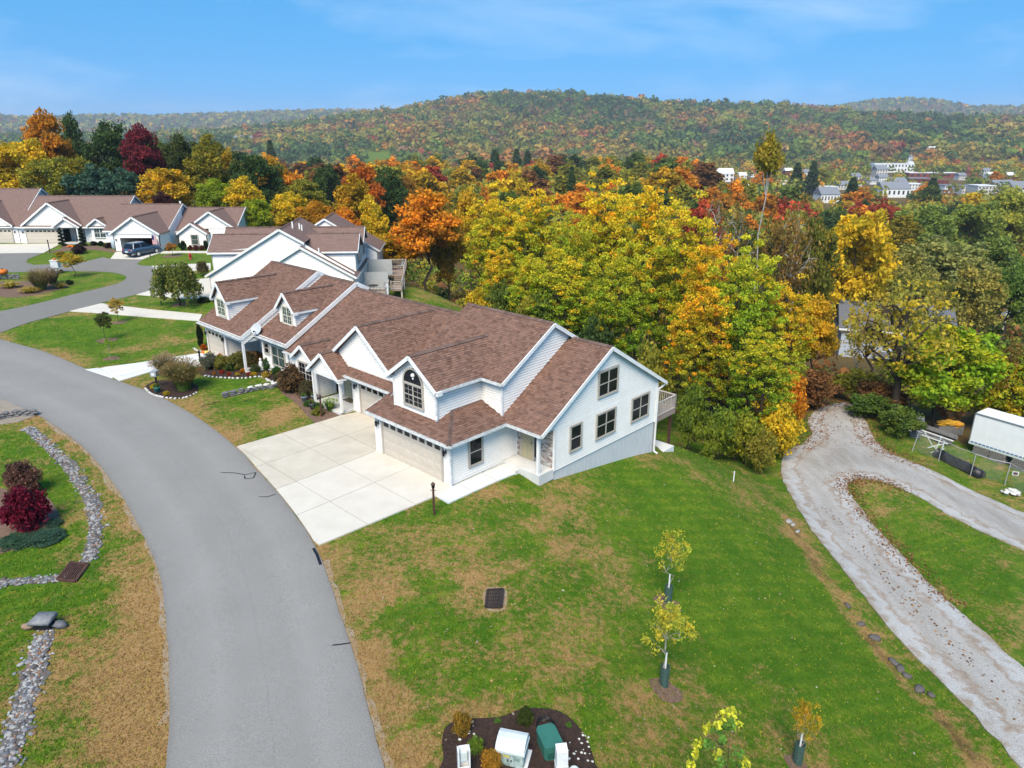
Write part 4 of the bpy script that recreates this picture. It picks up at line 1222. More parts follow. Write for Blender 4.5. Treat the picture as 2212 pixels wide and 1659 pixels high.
h2.wall((0, 2.9), *F_, [(-20, 0), (-18.1, 0), (-18.1, 2.4), (-20, 2.4)])
h2.wall((-18.1, 0), (0, 1), (-1, 0), [(2.3, 0), (2.9, 0), (2.9, 2.4), (2.3, 2.4)], side=False)
h2.wall((0, 14.2), (1, 0), (0, 1), [(-20, -2.6), (-6, -2.6), (-6, 2.4), (-20, 2.4)], side=False)
h2.wall((-20, 0), (0, 1), (-1, 0), [(2.9, 0), (14.2, -2.4), (14.2, 2.4), (8.5, 5.8), (2.9, 2.4)], side=False)
T = h2.trim
for a, b in (((-13.5, 2.3, 3.8), (-10.75, 2.3, 5.85)), ((-10.75, 2.3, 5.85), (-7.2, 2.3, 3.21)), ((-15.25, 1.37, 2.47), (-13.5, 1.37, 3.8)), ((-13.5, 1.37, 3.8), (-11.75, 1.37, 2.47)), ((-18.25, 1.97, 2.5), (-16.9, 1.97, 3.5)), ((-16.9, 1.97, 3.5), (-15.55, 1.97, 2.5)), ((-12.2, 2.02, 2.65), (-6.2, 2.02, 2.65)), ((-20, 2.53, 2.4), (-18.3, 2.53, 2.4)), ((-15.2, 1.66, 2.4), (-11.8, 1.66, 2.4))):
    T(a, b)
for s_ in (-13.5, ): T((s_, 2.3, 3.75), (s_, 2.62, 3.75), .28, .2)
for s_ in (-15.25, -11.75): T((s_, 1.4, 2.42), (s_, 1.7, 2.42), .26, .2)
for s_, t_ in ((-12, 2.64), (-15.6, 2.3), (-18.1, 2.3), (-15.6, 3.6)): T((s_ + .02, t_ - .02, 0), (s_ + .02, t_ - .02, 2.45), .1, .1, 0)
h2.gutter((-12.2, 2.0, 2.66), (-6.2, 2.0, 2.66)); h2.gutter((-11.75, 1.4, 2.48), (-11.75, 2.0, 2.48), (1, 0)); h2.gutter((-20, 2.5, 2.41), (-18.3, 2.5, 2.41))
h2.pipe([(-18.6, 2.5, 2.3), (-18.2, 2.8, 2.0), (-18.2, 2.8, .05)])
h2.garage_door(-11.15, -6.35, 2.635, 0.03, 2.13)
h2.sconce((-11.6, 2.6, 1.85))
h2.window((-16.85, 2.28, 1.5), *F_, 1.6, 1.4, 2, (2, 4))
door(h2, -14.35, -13.5, 3.6, .2, 2.2); bricks(h2, (0, 3.6), *F_, -13.3, -12.6, .2, 2.2)
h2.bx('porch_slab', M_slab, -15.1, -12.02, 1.55, 3.58, -.2, .2)
h2.bx('porch_post', M_trim, -12.05, -11.92, 1.62, 1.75, .2, 2.3); h2.bx('porch_post', M_trim, -15.08, -14.95, 1.62, 1.75, .2, 2.3)
h2.bx('door_mat', mat('door_mat', (.05, .045, .03), .95, (.2, .17, .08), 14), -13.9, -13.0, 3.0, 3.5, .2, .225)
h2.bx('floor_slab', M_slab, -19.9, -6.1, 3.7, 14.0, -.4, .02)
h2.pipe([(-17.3, 9.6, 5.2), (-17.3, 9.6, 6.35)], .05, 'vent_pipe', M_trim)
h2.finish()

# ================================================================== third unit with two dormers
h3u = House('townhouse', 'townhouse with two window dormers and a satellite dish', hw, HROT, (-26, 7))
zL = lambda t: 2.73 + .574 * (t - 1.4)
zR = lambda t: 2.80 + .57 * (t - 2.5)
h3u.roof([(-31, 1.4, zL(1.4)), (-24, 1.4, zL(1.4)), (-24, 8.15, zL(8.15)), (-31, 8.15, zL(8.15))])
h3u.roof([(-24, 14.8, 2.8), (-31, 14.8, 2.8), (-31, 8.15, zL(8.15)), (-24, 8.15, zL(8.15))])
h3u.roof([(-24.05, 2.5, zR(2.5)), (-19.7, 2.5, zR(2.5)), (-19.7, 8.6, zR(8.6)), (-24.05, 8.6, zR(8.6))])
h3u.roof([(-19.7, 14.7, 2.8), (-24.05, 14.7, 2.8), (-24.05, 8.6, zR(8.6)), (-19.7, 8.6, zR(8.6))])
def dormer(h, sc_, tf, zb, ze, zr, hwid, zfun, inv, win=None):
    ov = .28
    sl = (zr - ze) / hwid; hw2 = hwid + .2; zee = zr - sl * hw2
    te, tr_ = inv(zee), inv(zr)
    h.roof([(sc_ + hw2, tf - ov, zee), (sc_ + hw2, te, zee), (sc_, tr_, zr), (sc_, tf - ov, zr)])
    h.roof([(sc_ - hw2, te, zee), (sc_ - hw2, tf - ov, zee), (sc_, tf - ov, zr), (sc_, tr_, zr)])
    h.ridge((sc_, tf - ov, zr), (sc_, tr_, zr), .14)
    h.wall((0, tf), *F_, [(sc_ - hwid, zb), (sc_ + hwid, zb), (sc_ + hwid, ze), (sc_, zr - .1), (sc_ - hwid, ze)])
    h.wall((sc_ + hwid, 0), *R_, [(tf, zb), (inv(ze), ze), (tf, ze)])
    h.wall((sc_ - hwid, 0), (0, 1), (-1, 0), [(tf, zb), (inv(ze), ze), (tf, ze)], side=False)
    for sg in (1, -1):
        h.trim((sc_ + sg * hw2, tf - ov - .02, zee), (sc_, tf - ov - .02, zr)); h.trim((sc_ + sg * hw2, tf - ov, zee - .03), (sc_ + sg * hw2, tf + .04, zee - .03), .24, .18)
        h.trim((sc_ + sg * (hw2 - .02), tf - ov, zee), (sc_ + sg * (hw2 - .02), te, zee), .05, .16)
        h.trim((sc_ + sg * hwid, tf - .02, zb), (sc_ + sg * hwid, tf - .02, ze), .09, .09, 0)
    h.window((sc_, tf - .02, (zb + ze) / 2 + .12), *F_, 1.15, 1.2, 2, (2, 4), M_curtain, frame=mat('cream_frame', (.62, .58, .47), .5))
dormer(h3u, -28.45, 2.35, 3.0, 4.95, 6.05, 1.03, zL, lambda z: 1.4 + (z - 2.73) / .574)
dormer(h3u, -21.75, 4.05, 3.4, 4.95, 5.98, 1.05, zR, lambda z: 2.5 + (z - 2.8) / .57)
h3u.ridge((-24.1, 8.15, zL(8.15)), (-31, 8.15, zL(8.15))); h3u.ridge((-19.7, 8.6, zR(8.6)), (-24, 8.6, zR(8.6)))
h3u.wall((-24.0, 0), *R_, [(1.55, 2.2), (8.15, 5.75), (8.15, 6.5), (1.55, 2.72)])
h3u.wall((-24.0, 0), *R_, [(8.15, 6.0), (9.4, 5.5), (9.4, 5.9), (8.15, 6.55)])
h3u.wall((0, 1.95), *F_, [(-30.9, 0), (-27.7, 0), (-27.7, 2.6), (-30.9, 2.6)])
h3u.wall((-27.7, 0), *R_, [(1.95, 0), (4.6, 0), (4.6, 2.6), (1.95, 2.6)])
h3u.wall((0, 4.6), *F_, [(-27.7, 0), (-24, 0), (-24, 3), (-27.7, 3)])
h3u.wall((0, 2.95), *F_, [(-24, 0), (-20, 0), (-20, 2.7), (-24, 2.7)])
h3u.wall((-20.0, 0), *R_, [(2.95, 0), (4.2, 0), (4.2, 2.6), (2.95, 2.6)])
h3u.wall((-30.9, 0), (0, 1), (-1, 0), [(1.95, 0), (14, -2), (14, 2.8), (8, 6.4), (1.95, 2.7)], side=False)
h3u.wall((0, 14.2), (1, 0), (0, 1), [(-30.9, -2.4), (-20, -2.4), (-20, 2.6), (-30.9, 2.6)], side=False)
h3u.wall((-19.8, 0), *R_, [(2.9, 2.4), (8.6, 5.8), (8.6, 6.1), (2.9, 2.8)], side=False)
T = h3u.trim
for a, b in (((-23.96, 1.4, zL(1.4)), (-23.96, 8.15, zL(8.15))), ((-23.96, 8.15, zL(8.15)), (-23.96, 9.4, zL(8.15) - .7)), ((-19.66, 2.5, zR(2.5)), (-19.66, 8.6, zR(8.6))), ((-19.66, 8.6, zR(8.6)), (-19.66, 9.6, zR(8.6) - .55)), ((-31, 1.42, 2.73), (-24, 1.42, 2.73)), ((-24, 2.53, 2.8), (-19.7, 2.53, 2.8))):
    T(a, b, .06, .30, -.08)
T((-24.1, 1.5, 2.42), (-24.1, 2.9, 2.42), .12, .24, 0); T((-27.6, 1.55, 2.45), (-24.0, 1.55, 2.45), .12, .22, 0)
for s_, t_ in ((-30.9, 1.95), (-27.7, 1.95), (-20, 2.95)): T((s_ + .02, t_ - .02, 0), (s_ + .02, t_ - .02, 2.6), .1, .1, 0)
h3u.gutter((-31, 1.4, 2.74), (-24, 1.4, 2.74)); h3u.gutter((-24, 2.5, 2.81), (-19.7, 2.5, 2.81))
h3u.garage_door(-30.6, -28.15, 1.945, .03, 2.1, 4, 4)
h3u.sconce((-30.78, 1.92, 1.8)); h3u.sconce((-27.95, 1.92, 1.8))
h3u.window((-21.6, 2.93, 1.5), *F_, 1.7, 1.4, 2, None, M_curtain); h3u.window((-23.2, 2.93, 1.85), *F_, .62, .8, 1)
door(h3u, -25.6, -24.75, 4.6, .15, 2.2); bricks(h3u, (0, 4.6), *F_, -27.0, -25.8, .2, 2.3)
h3u.bx('porch_slab', M_slab, -27.6, -24.0, 1.5, 4.58, -.2, .15)
h3u.bx('porch_post', M_trim, -24.2, -24.05, 1.5, 1.65, .15, 2.4)
h3u.pipe([(-20.1, 2.55, 2.6), (-20.1, 2.85, 2.3), (-20.1, 2.85, .05)])
h3u.finish()
dish = thing('satellite_dish', 'grey satellite dish at the eave of the dormered townhouse', 'dish', h3(-23.7, 2.6, 2.75))
mb = MB(); ax_ = Matrix.Rotation(R(62), 3, 'X') @ Matrix.Identity(3); rz_ = Matrix.Rotation(R(-12), 3, 'Z')
base_n = len(mb.v); mb.lathe([(0.02, 0.0), (.2, .02), (.38, .075), (.39, .085), (.2, .035), (0.02, .014)], 16)
mb.v = [tuple(rz_ @ (ax_ @ Vector((v[0], v[1] * 1.1, v[2]))) + Vector((0, -.12, .5))) for v in mb.v]
mb.build('reflector', mat('dish_grey', (.45, .47, .48), .4), dish)
mb = MB(); mb.tube([(0, .1, -.1), (0, .08, .35), (0, -.08, .5)], .03); mb.tube([(0, -.12, .25), (-.1, -.5, .42)], .016); mb.box(-.14, -.04, -.56, -.44, .37, .47); mb.build('mount', M_black, dish)
# ================================================================== block behind (gable end towards the camera)
F2, R2, L2 = ((1, 0), (0, -1)), ((0, 1), (1, 0)), ((0, 1), (-1, 0))
h4 = House('townhouse', 'long white townhouse block with two stepped gables behind the dormered unit', bw, BROT, (7.5, 5), 0.3, detail=False)
zA = lambda a: 7.28 - .59 * abs(a - 7.66)
zB = lambda a: 5.55 - .59 * abs(a - 9.75)
h4.roof([(-.35, 11, zA(-.35)), (-.35, -.25, zA(-.35)), (7.66, -.25, 7.28), (7.66, 11, 7.28)])
h4.roof([(10.1, -.25, zA(10.1)), (10.1, 11, zA(10.1)), (7.66, 11, 7.28), (7.66, -.25, 7.28)])
h4.roof([(15.3, -.9, zB(15.3)), (15.3, 11, zB(15.3)), (9.75, 11, 5.55), (9.75, -.9, 5.55)])
h4.roof([(6.0, 2, zB(6.0)), (6.0, -.9, zB(6.0)), (9.75, -.9, 5.55), (9.75, 2, 5.55)])
def wing(h, a_out, b0, b1, zr, ze, left, a_in, zfun):
    bm = (b0 + b1) / 2; sg = -1 if left else 1
    e = a_out + sg * .35
    q0 = [(e, b0 - .3, ze), (a_in, b0 - .3, ze), (a_in + sg * -2.7, bm, zr), (e, bm, zr)]
    h.roof(q0 if not left else q0)
    q1 = [(e, b1 + .3, ze), (a_in, b1 + .3, ze), (a_in - sg * 2.7, bm, zr), (e, bm, zr)]
    h.roof(q1)
    h.ridge((e, bm, zr), (a_in - sg * 2.7, bm, zr))
    N = (sg, 0)
    h.wall((a_out, 0), (0, 1), N, [(b0, zfun(a_out) - .1), (b1, zfun(a_out) - .1), (b1, ze), (bm, zr - .1), (b0, ze)])
    h.wall((0, b0), (1, 0), (0, -1), [(a_out, zfun(a_out) - .1), (a_in, zfun(a_in) - .1), (a_in, ze), (a_out, ze)])
    h.trim((e, b0 - .3, ze), (a_in, b0 - .3, ze), .06, .18)
    h.trim((e, b0 - .3, ze), (e, bm, zr)); h.trim((e, bm, zr), (e, b1 + .3, ze))
wing(h4, 0.0, 1.6, 6.4, 6.3, 4.72, True, 4.2, zA); wing(h4, 0.0, 6.9, 10.6, 6.42, 4.9, True, 4.2, zA)
wing(h4, 15.0, 1.6, 6.4, 6.28, 4.68, False, 11.2, zB); wing(h4, 15.0, 6.9, 10.6, 6.42, 4.9, False, 11.2, zB)
h4.wall((0, 0), *F2, [(0, -.3), (15, -1.6), (15, 2.6), (7.66, 7.16), (0, 2.7)])
h4.wall((0, -.65), *F2, [(6.3, 3.0), (6.3, -.5), (15, -1.6), (15, 2.3), (9.75, 5.42), (6.3, 3.4)])
h4.wall((15.0, 0), *R2, [(-.65, -1.6), (11, -1.8), (11, 2.5), (-.65, 2.3)])
h4.wall((0, 0), *L2, [(0, -.3), (11, -.3), (11, 2.7), (0, 2.7)])
h4.wall((0, 11), (1, 0), (0, 1), [(0, -.3), (15, -1.6), (15, 2.4), (7.66, 7.1), (0, 2.7)])
for a, b in (((-.35, -.27, zA(-.35)), (7.66, -.27, 7.28)), ((7.66, -.27, 7.28), (10.1, -.27, zA(10.1))), ((6.0, -.92, zB(6)), (9.75, -.92, 5.55)), ((9.75, -.92, 5.55), (15.3, -.92, zB(15.3)))): h4.trim(a, b, .06, .22)
h4.gutter((15.3, -.9, zB(15.3)), (15.3, 11, zB(15.3)), (1, 0)); h4.trim((.03, -.03, .0), (.03, -.03, 2.5), .1, .1, 0)
h4.ridge((7.66, -.25, 7.28), (7.66, 11, 7.28))
h4.window((15.02, 4.0, 3.7), *R2, 1.6, 1.3, 2); h4.window((15.02, 8.7, 3.9), *R2, 1.2, 1.2, 2); h4.window((2.6, -.02, 1.55), *F2, 1.6, .6, 2)
for a, b, l_ in ((8.3, 3.4, 1.0), (8.75, 4.7, .9), (9.0, 4.7, .9), (11.3, 1.0, .7)):
    h4.pipe([(a, b, zA(a) - .6 if a < 10 else zB(a) - .2), (a, b, (zA(a) if a < 10 else zB(a)) + l_ * .7)], .07, 'vent_pipe', M_trim)
# rear decks of that block
h4.bx('deck', M_deckwood, 15.2, 18.2, -.4, 4.2, -.15, 0.0); railing(h4, [(15.3, -.35), (18.15, -.35), (18.15, 4.1)], 0.0)
def screen(h, a0, a1, b, z0, z1):
    m = mat('privacy_screen', (.40, .405, .385), .6)
    s_ = h.bx('privacy_screen', m, a0, a1, b, b + .05, z0, z1)
    for q in (a0, (a0 + a1) / 2, a1):
        h.bx('screen_post', M_rail, q - .05, q + .05, b - .03, b + .08, z0 - .2, z1 + .06, s_) if False else None
    return s_
screen(h4, 15.3, 18.1, 4.2, 0, 1.9)
for q in (15.3, 18.15): h4.bx('deck_post', M_rail, q - .07, q + .07, -.4, -.26, -2.6, -.1)
h4.bx('deck', M_deckwood, 15.2, 19.6, 9.0, 14.5, .5, .65); railing(h4, [(19.55, 9.0), (19.55, 14.4), (16, 14.4)], .65)
screen(h4, 15.3, 18.2, 8.95, .65, 2.5)
h4.bx('landing', M_deckwood, 18.3, 19.6, 4.4, 7.3, -.35, -.2); railing(h4, [(18.35, 4.45), (19.55, 4.45), (19.55, 7.2)], -.2)
for i in range(5): h4.bx('stair_tread', M_deckwood, 18.4, 19.5, 7.35 + i * .33, 7.66 + i * .33, -.15 + i * .16, -.07 + i * .16)
h4.bx('deck_post', M_rail, 19.45, 19.6, 4.5, 4.65, -3.0, -.3); h4.bx('deck_post', M_rail, 19.45, 19.6, 9.1, 9.25, -3.4, .5)
h4.finish(M_farroof, M_fars)
h5 = House('townhouse', 'gabled townhouse end showing over the white block, before the orange trees', bw, BROT, (11, 15), 0.3, detail=False)
h5.roof([(16.6, 11.4, 3.2), (16.6, 18.5, 3.2), (10.3, 18.5, 7.05), (10.3, 11.4, 7.05)]); h5.roof([(4, 18.5, 3.2), (4, 11.4, 3.2), (10.3, 11.4, 7.05), (10.3, 18.5, 7.05)])
h5.wall((0, 11.6), *F2, [(4.3, 0), (16.3, -1.6), (16.3, 3.2), (10.3, 6.9), (4.3, 3.2)]); h5.wall((16.3, 0), *R2, [(11.6, -1.6), (18.3, -1.6), (18.3, 3.2), (11.6, 3.2)])
h5.wall((0, 18.3), (1, 0), (0, 1), [(4.3, 0), (16.3, -1.6), (16.3, 3.2), (10.3, 6.9), (4.3, 3.2)])
h5.trim((16.6, 11.38, 3.2), (10.3, 11.38, 7.05)); h5.trim((10.3, 11.38, 7.05), (4, 11.38, 3.2)); h5.gutter((16.6, 11.4, 3.2), (16.6, 18.5, 3.2), (1, 0)); h5.ridge((10.3, 11.4, 7.05), (10.3, 18.5, 7.05))
h5.finish(M_farroof, M_fars)

# ================================================================== far row facing the camera
idw = lambda x, y: (x, y)
ZF = 1.0
def gable_front(h, xc, zr, half, ze, y, yin, face=True, sk=None):
    sl = (zr - ze) / half
    h.roof([(xc + half, y, ze), (xc + half, yin(ze), ze), (xc, yin(zr), zr), (xc, y, zr)])
    h.roof([(xc - half, yin(ze), ze), (xc - half, y, ze), (xc, y, zr), (xc, yin(zr), zr)])
    h.trim((xc - half, y - .02, ze), (xc, y - .02, zr), .07, .24); h.trim((xc, y - .02, zr), (xc + half, y - .02, ze), .07, .24)
    h.ridge((xc, y, zr), (xc, yin(zr), zr))
    if face: h.wall((0, y + .3), *F2, [(xc - half + .3, ze - .05), (xc + half - .3, ze - .05), (xc, zr - .2)])
def far_unit(label, x0, x1, y0, ze, yr, zr, depth=12.5):
    h = House('townhouse', label, idw, 0.0, ((x0 + x1) / 2, y0 + 5), ZF, detail=False, group='row of far townhouses')
    sl = (zr - ze) / (yr - y0)
    yin = lambda z: y0 + (z - ze) / sl
    h.roof([(x0, y0 - .3, ze - .3 * sl), (x1, y0 - .3, ze - .3 * sl), (x1, yr, zr), (x0, yr, zr)])
    yb = yr + (zr - ze) / sl
    h.roof([(x1, yb, ze), (x0, yb, ze), (x0, yr, zr), (x1, yr, zr)])
    h.trim((x1 + .03, y0 - .3, ze - .3 * sl), (x1 + .03, yr, zr), .07, .26); h.trim((x1 + .03, yr, zr), (x1 + .03, yb, ze), .07, .26)
    h.trim((x0, y0 - .32, ze - .3 * sl), (x1, y0 - .32, ze - .3 * sl), .08, .2)
    h.ridge((x0, yr, zr), (x1, yr, zr))
    h.wall((x1 - .25, 0), *R2, [(y0, .5), (yb, 0), (yb, ze - .1), (yr, zr - .2), (y0, ze - .1)])
    return h, yin
def zrel(poly): return list(poly)
def fwall(h, y, poly): h.wall((0, y), *F2, zrel(poly))
# unit B
hB, yi = far_unit('far townhouse with two spiral topiaries beside its entry', -73.6, -58.4, 107.2, 3.7, 113.3, 7.5)
fwall(hB, 107.4, [(-73.3, .6), (-67.0, .6), (-67.0, 3.7), (-73.3, 3.7)]); fwall(hB, 109.5, [(-67.2, .6), (-63.9, .6), (-63.9, 3.9), (-67.2, 3.9)]); fwall(hB, 107.8, [(-63.9, .6), (-58.6, .6), (-58.6, 3.7), (-63.9, 3.7)]); fwall(hB, 107.2, [(-62.6, .6), (-60.0, .6), (-60.0, 3.6), (-62.6, 3.6)])
gable_front(hB, -68.2, 7.0, 4.5, 3.75, 106.9, yi); gable_front(hB, -65.7, 4.95, 2.1, 3.55, 106.0, yi); gable_front(hB, -61.4, 4.75, 1.5, 3.7, 106.7, yi)
hB.garage_door(-72.4, -67.4, 107.35, 1.03, 3.05, 4, 8); hB.sconce((-72.85, 107.35, 2.7))
hB.window((-61.3, 107.15, 2.6), *F2, 1.7, 1.35, 2, (2, 2), M_curtain, frame=M_trim)
hB.bx('porch_slab', M_slab, -67.0, -63.9, 106.0, 109.4, .7, 1.15); hB.bx('porch_post', M_trim, -64.2, -64.02, 106.2, 106.38, 1.15, 3.5)
bricks(hB, (0, 109.5 - 0), *F2, -66.4, -64.9, 1.2, 3.5); door(hB, -64.7, -64.0, 109.5, 1.2, 3.2, mat('dark_green_door', (.02, .03, .02), .5))
hB.finish(M_farroof, M_fars)
hA, yi = far_unit('far townhouse cut by the left edge of the picture', -88, -73.4, 107.6, 3.7, 114.5, 8.5)
fwall(hA, 107.6, [(-88, .6), (-73.3, .6), (-73.3, 3.7), (-88, 3.7)]); gable_front(hA, -78.4, 6.9, 4.4, 3.7, 106.9, yi); hA.garage_door(-79.6, -74.7, 107.55, 1.03, 3.05); hA.sconce((-74.2, 107.55, 2.7)); hA.finish(M_farroof, M_fars)
hC, yi = far_unit('far townhouse with its garage standing open', -58.5, -49.2, 103.2, 3.6, 109.0, 6.65)
gable_front(hC, -52.35, 5.75, 3.5, 3.45, 99.6, yi)
fwall(hC, 100.0, [(-55.5, .6), (-54.6, .6), (-54.6, 3.5), (-55.5, 3.5)]); fwall(hC, 100.0, [(-49.7, .6), (-49.1, .6), (-49.1, 3.5), (-49.7, 3.5)]); fwall(hC, 100.0, [(-54.6, 2.85), (-49.7, 2.85), (-49.7, 3.5), (-54.6, 3.5)])
hC.wall((-49.1, 0), *R2, [(100, .6), (108, .6), (108, 5.9), (103.2, 3.4), (100, 3.4)]); hC.wall((-54.7, 0), *R2, [(100.1, .6), (106, .6), (106, 3.4), (100.1, 3.4)]); hC.wall((-55.5, 0), *L2, [(100, .6), (106, .6), (106, 3.4), (100, 3.4)])
fwall(hC, 106, [(-55.5, .6), (-49.1, .6), (-49.1, 3.5), (-55.5, 3.5)]); fwall(hC, 103.4, [(-58.4, .6), (-55.4, .6), (-55.4, 3.6), (-58.4, 3.6)])
hC.bx('garage_floor', M_slab, -54.7, -49.5, 100.0, 106, .8, 1.06); hC.sconce((-55.1, 99.97, 2.6))
for x, z0 in ((-52.0, 1.1), (-50.9, 1.1)): hC.bx('shelf_unit', M_dark, x - .4, x + .4, 105.3, 105.9, z0, z0 + 1.1)
hC.bx('storage_cabinet', M_dark, -53.9, -53.0, 104.8, 105.9, 1.06, 2.7)
hC.finish(M_farroof, M_fars)
hD, yi = far_unit('far townhouse with a small window gable beside the round yews', -51.0, -40.3, 105.2, 3.3, 110.2, 6.05)
gable_front(hD, -43.6, 6.0, 3.6, 3.6, 104.3, yi); gable_front(hD, -46.0, 4.5, 2.2, 3.0, 103.3, lambda z: 106.2, face=False)
fwall(hD, 103.6, [(-48.0, .6), (-44.0, .6), (-44.0, 3.0), (-46.0, 4.35), (-48.0, 3.0)]); fwall(hD, 106.0, [(-51, .6), (-48, .6), (-48, 3.3), (-51, 3.3)]); fwall(hD, 104.6, [(-44, .6), (-40.6, .6), (-40.6, 3.5), (-44, 3.5)])
hD.wall((-44.0, 0), *R2, [(103.6, .6), (104.8, .6), (104.8, 3.0), (103.6, 3.0)])
hD.window((-45.75, 103.55, 2.1), *F2, .95, 1.35, 1, None, M_curtain); bricks(hD, (0, 106.0), *F2, -50.6, -49.0, 1.0, 3.1); door(hD, -48.9, -48.1, 106.0, 1.1, 3.1)
hD.pipe([(-50.2, 110.5, 5.6), (-50.2, 110.5, 6.9)], .12, 'vent_pipe', M_trim)
hD.finish(M_farroof, M_fars)
# things on the block's decks
def patio_set(loc, label_t, label_c, rot=0):
    t = thing('patio_table', label_t, 'table', loc, rot)
    MB().lathe([(.01, .68), (.55, .68), (.55, .72), (.01, .72)], 14).build('table_top', M_black, t)
    for k in range(4):
        a = k * math.pi / 2 + .4; MB().tube([(.4 * math.cos(a), .4 * math.sin(a), 0), (.25 * math.cos(a), .25 * math.sin(a), .68)], .02, 5).build('leg', M_black, t)
    for k, a in enumerate((0.5, 2.6)):
        c = thing('patio_chair', label_c[k], 'chair', (loc[0] + 1.0 * math.cos(a), loc[1] + .8 * math.sin(a), loc[2]), a + math.pi / 2 + math.pi)
        cm = mat('chair_sling', (.30, .32, .32), .8)
        MB().box(-.25, .25, -.25, .25, .40, .44).build('seat', cm, c); MB().hexa([(-.25, .22, .44), (.25, .22, .44), (.25, .26, .44), (-.25, .26, .44), (-.25, .34, 1.0), (.25, .34, 1.0), (.25, .38, 1.0), (-.25, .38, 1.0)]).build('backrest', cm, c)
        for sx in (-.24, .24):
            for sy in (-.24, .24): MB().tube([(sx, sy, 0), (sx, sy, .42)], .018, 5).build('leg', M_black, c)
x, y = bw(16.6, 2.6)
patio_set((x, y, .0), 'dark round patio table before the grey privacy screen on the lower deck', ('patio chair right of the dark table on the lower deck', 'patio chair left of the dark table on the lower deck'))
x, y = bw(18.0, 12.4)
patio_set((x, y, .65), 'dark patio table on the upper deck by the orange trees', ('patio chair right of the upper deck table', 'patio chair left of the upper deck table'))
# ------------------------------------------------------------------ trees
M_leaf = attr_mat('leaves', 0.75, spec=0.15, transl=0.42, objcol=True)
M_bark = mat('bark', (0.060, 0.045, 0.034), 0.95, (0.030, 0.023, 0.018), 9, 5, 0.6, 20, stretch=(1, 1, .3))
M_barkpale = mat('pale_bark', (0.42, 0.39, 0.34), 0.9, (0.20, 0.18, 0.15), 5, 5, 0.4)
def leaf_quads(C, rad, per, size, rg, flat=0.7, up=0.6, aspect=1.7):
    n = len(C) * per
    P = np.repeat(C, per, 0); r = np.repeat(rad, per)
    d = rg.normal(size=(n, 3)); d /= np.linalg.norm(d, axis=1)[:, None]
    d *= (rg.random(n) ** 0.45)[:, None] * r[:, None]
    d[:, 2] *= flat
    P = P + d
    nr = rg.normal(size=(n, 3)) * 0.75; nr[:, 2] += up; nr /= np.linalg.norm(nr, axis=1)[:, None]
    t = np.cross(nr, rg.normal(size=(n, 3))); t /= np.linalg.norm(t, axis=1)[:, None] + 1e-9
    b = np.cross(nr, t)
    sz = size * rg.uniform(0.6, 1.35, n)[:, None]
    V = np.stack([P - t * sz * aspect * .5, P - b * sz * .5 + t * sz * .1, P + t * sz * aspect * .5, P + b * sz * .5 + t * sz * .1], 1)
    F = np.arange(n * 4).reshape(n, 4)
    return V.reshape(-1, 3), F, P
def limb(mb, p0, p1, r0, r1, rg, n=4, sag=0.0, sides=5, jit=0.05):
    p0, p1 = np.array(p0, float), np.array(p1, float); L_ = np.linalg.norm(p1 - p0)
    pts = []
    for i in range(n + 1):
        t = i / n; q = p0 + (p1 - p0) * t + (rg.normal(size=3) * jit * L_ if 0 < i < n else 0)
        q = q + np.array([0, 0, sag * L_ * 4 * t * (1 - t)]); pts.append(q)
    mb.tube(pts, [r0 + (r1 - r0) * i / n for i in range(n + 1)], sides, cap=False)
    return pts
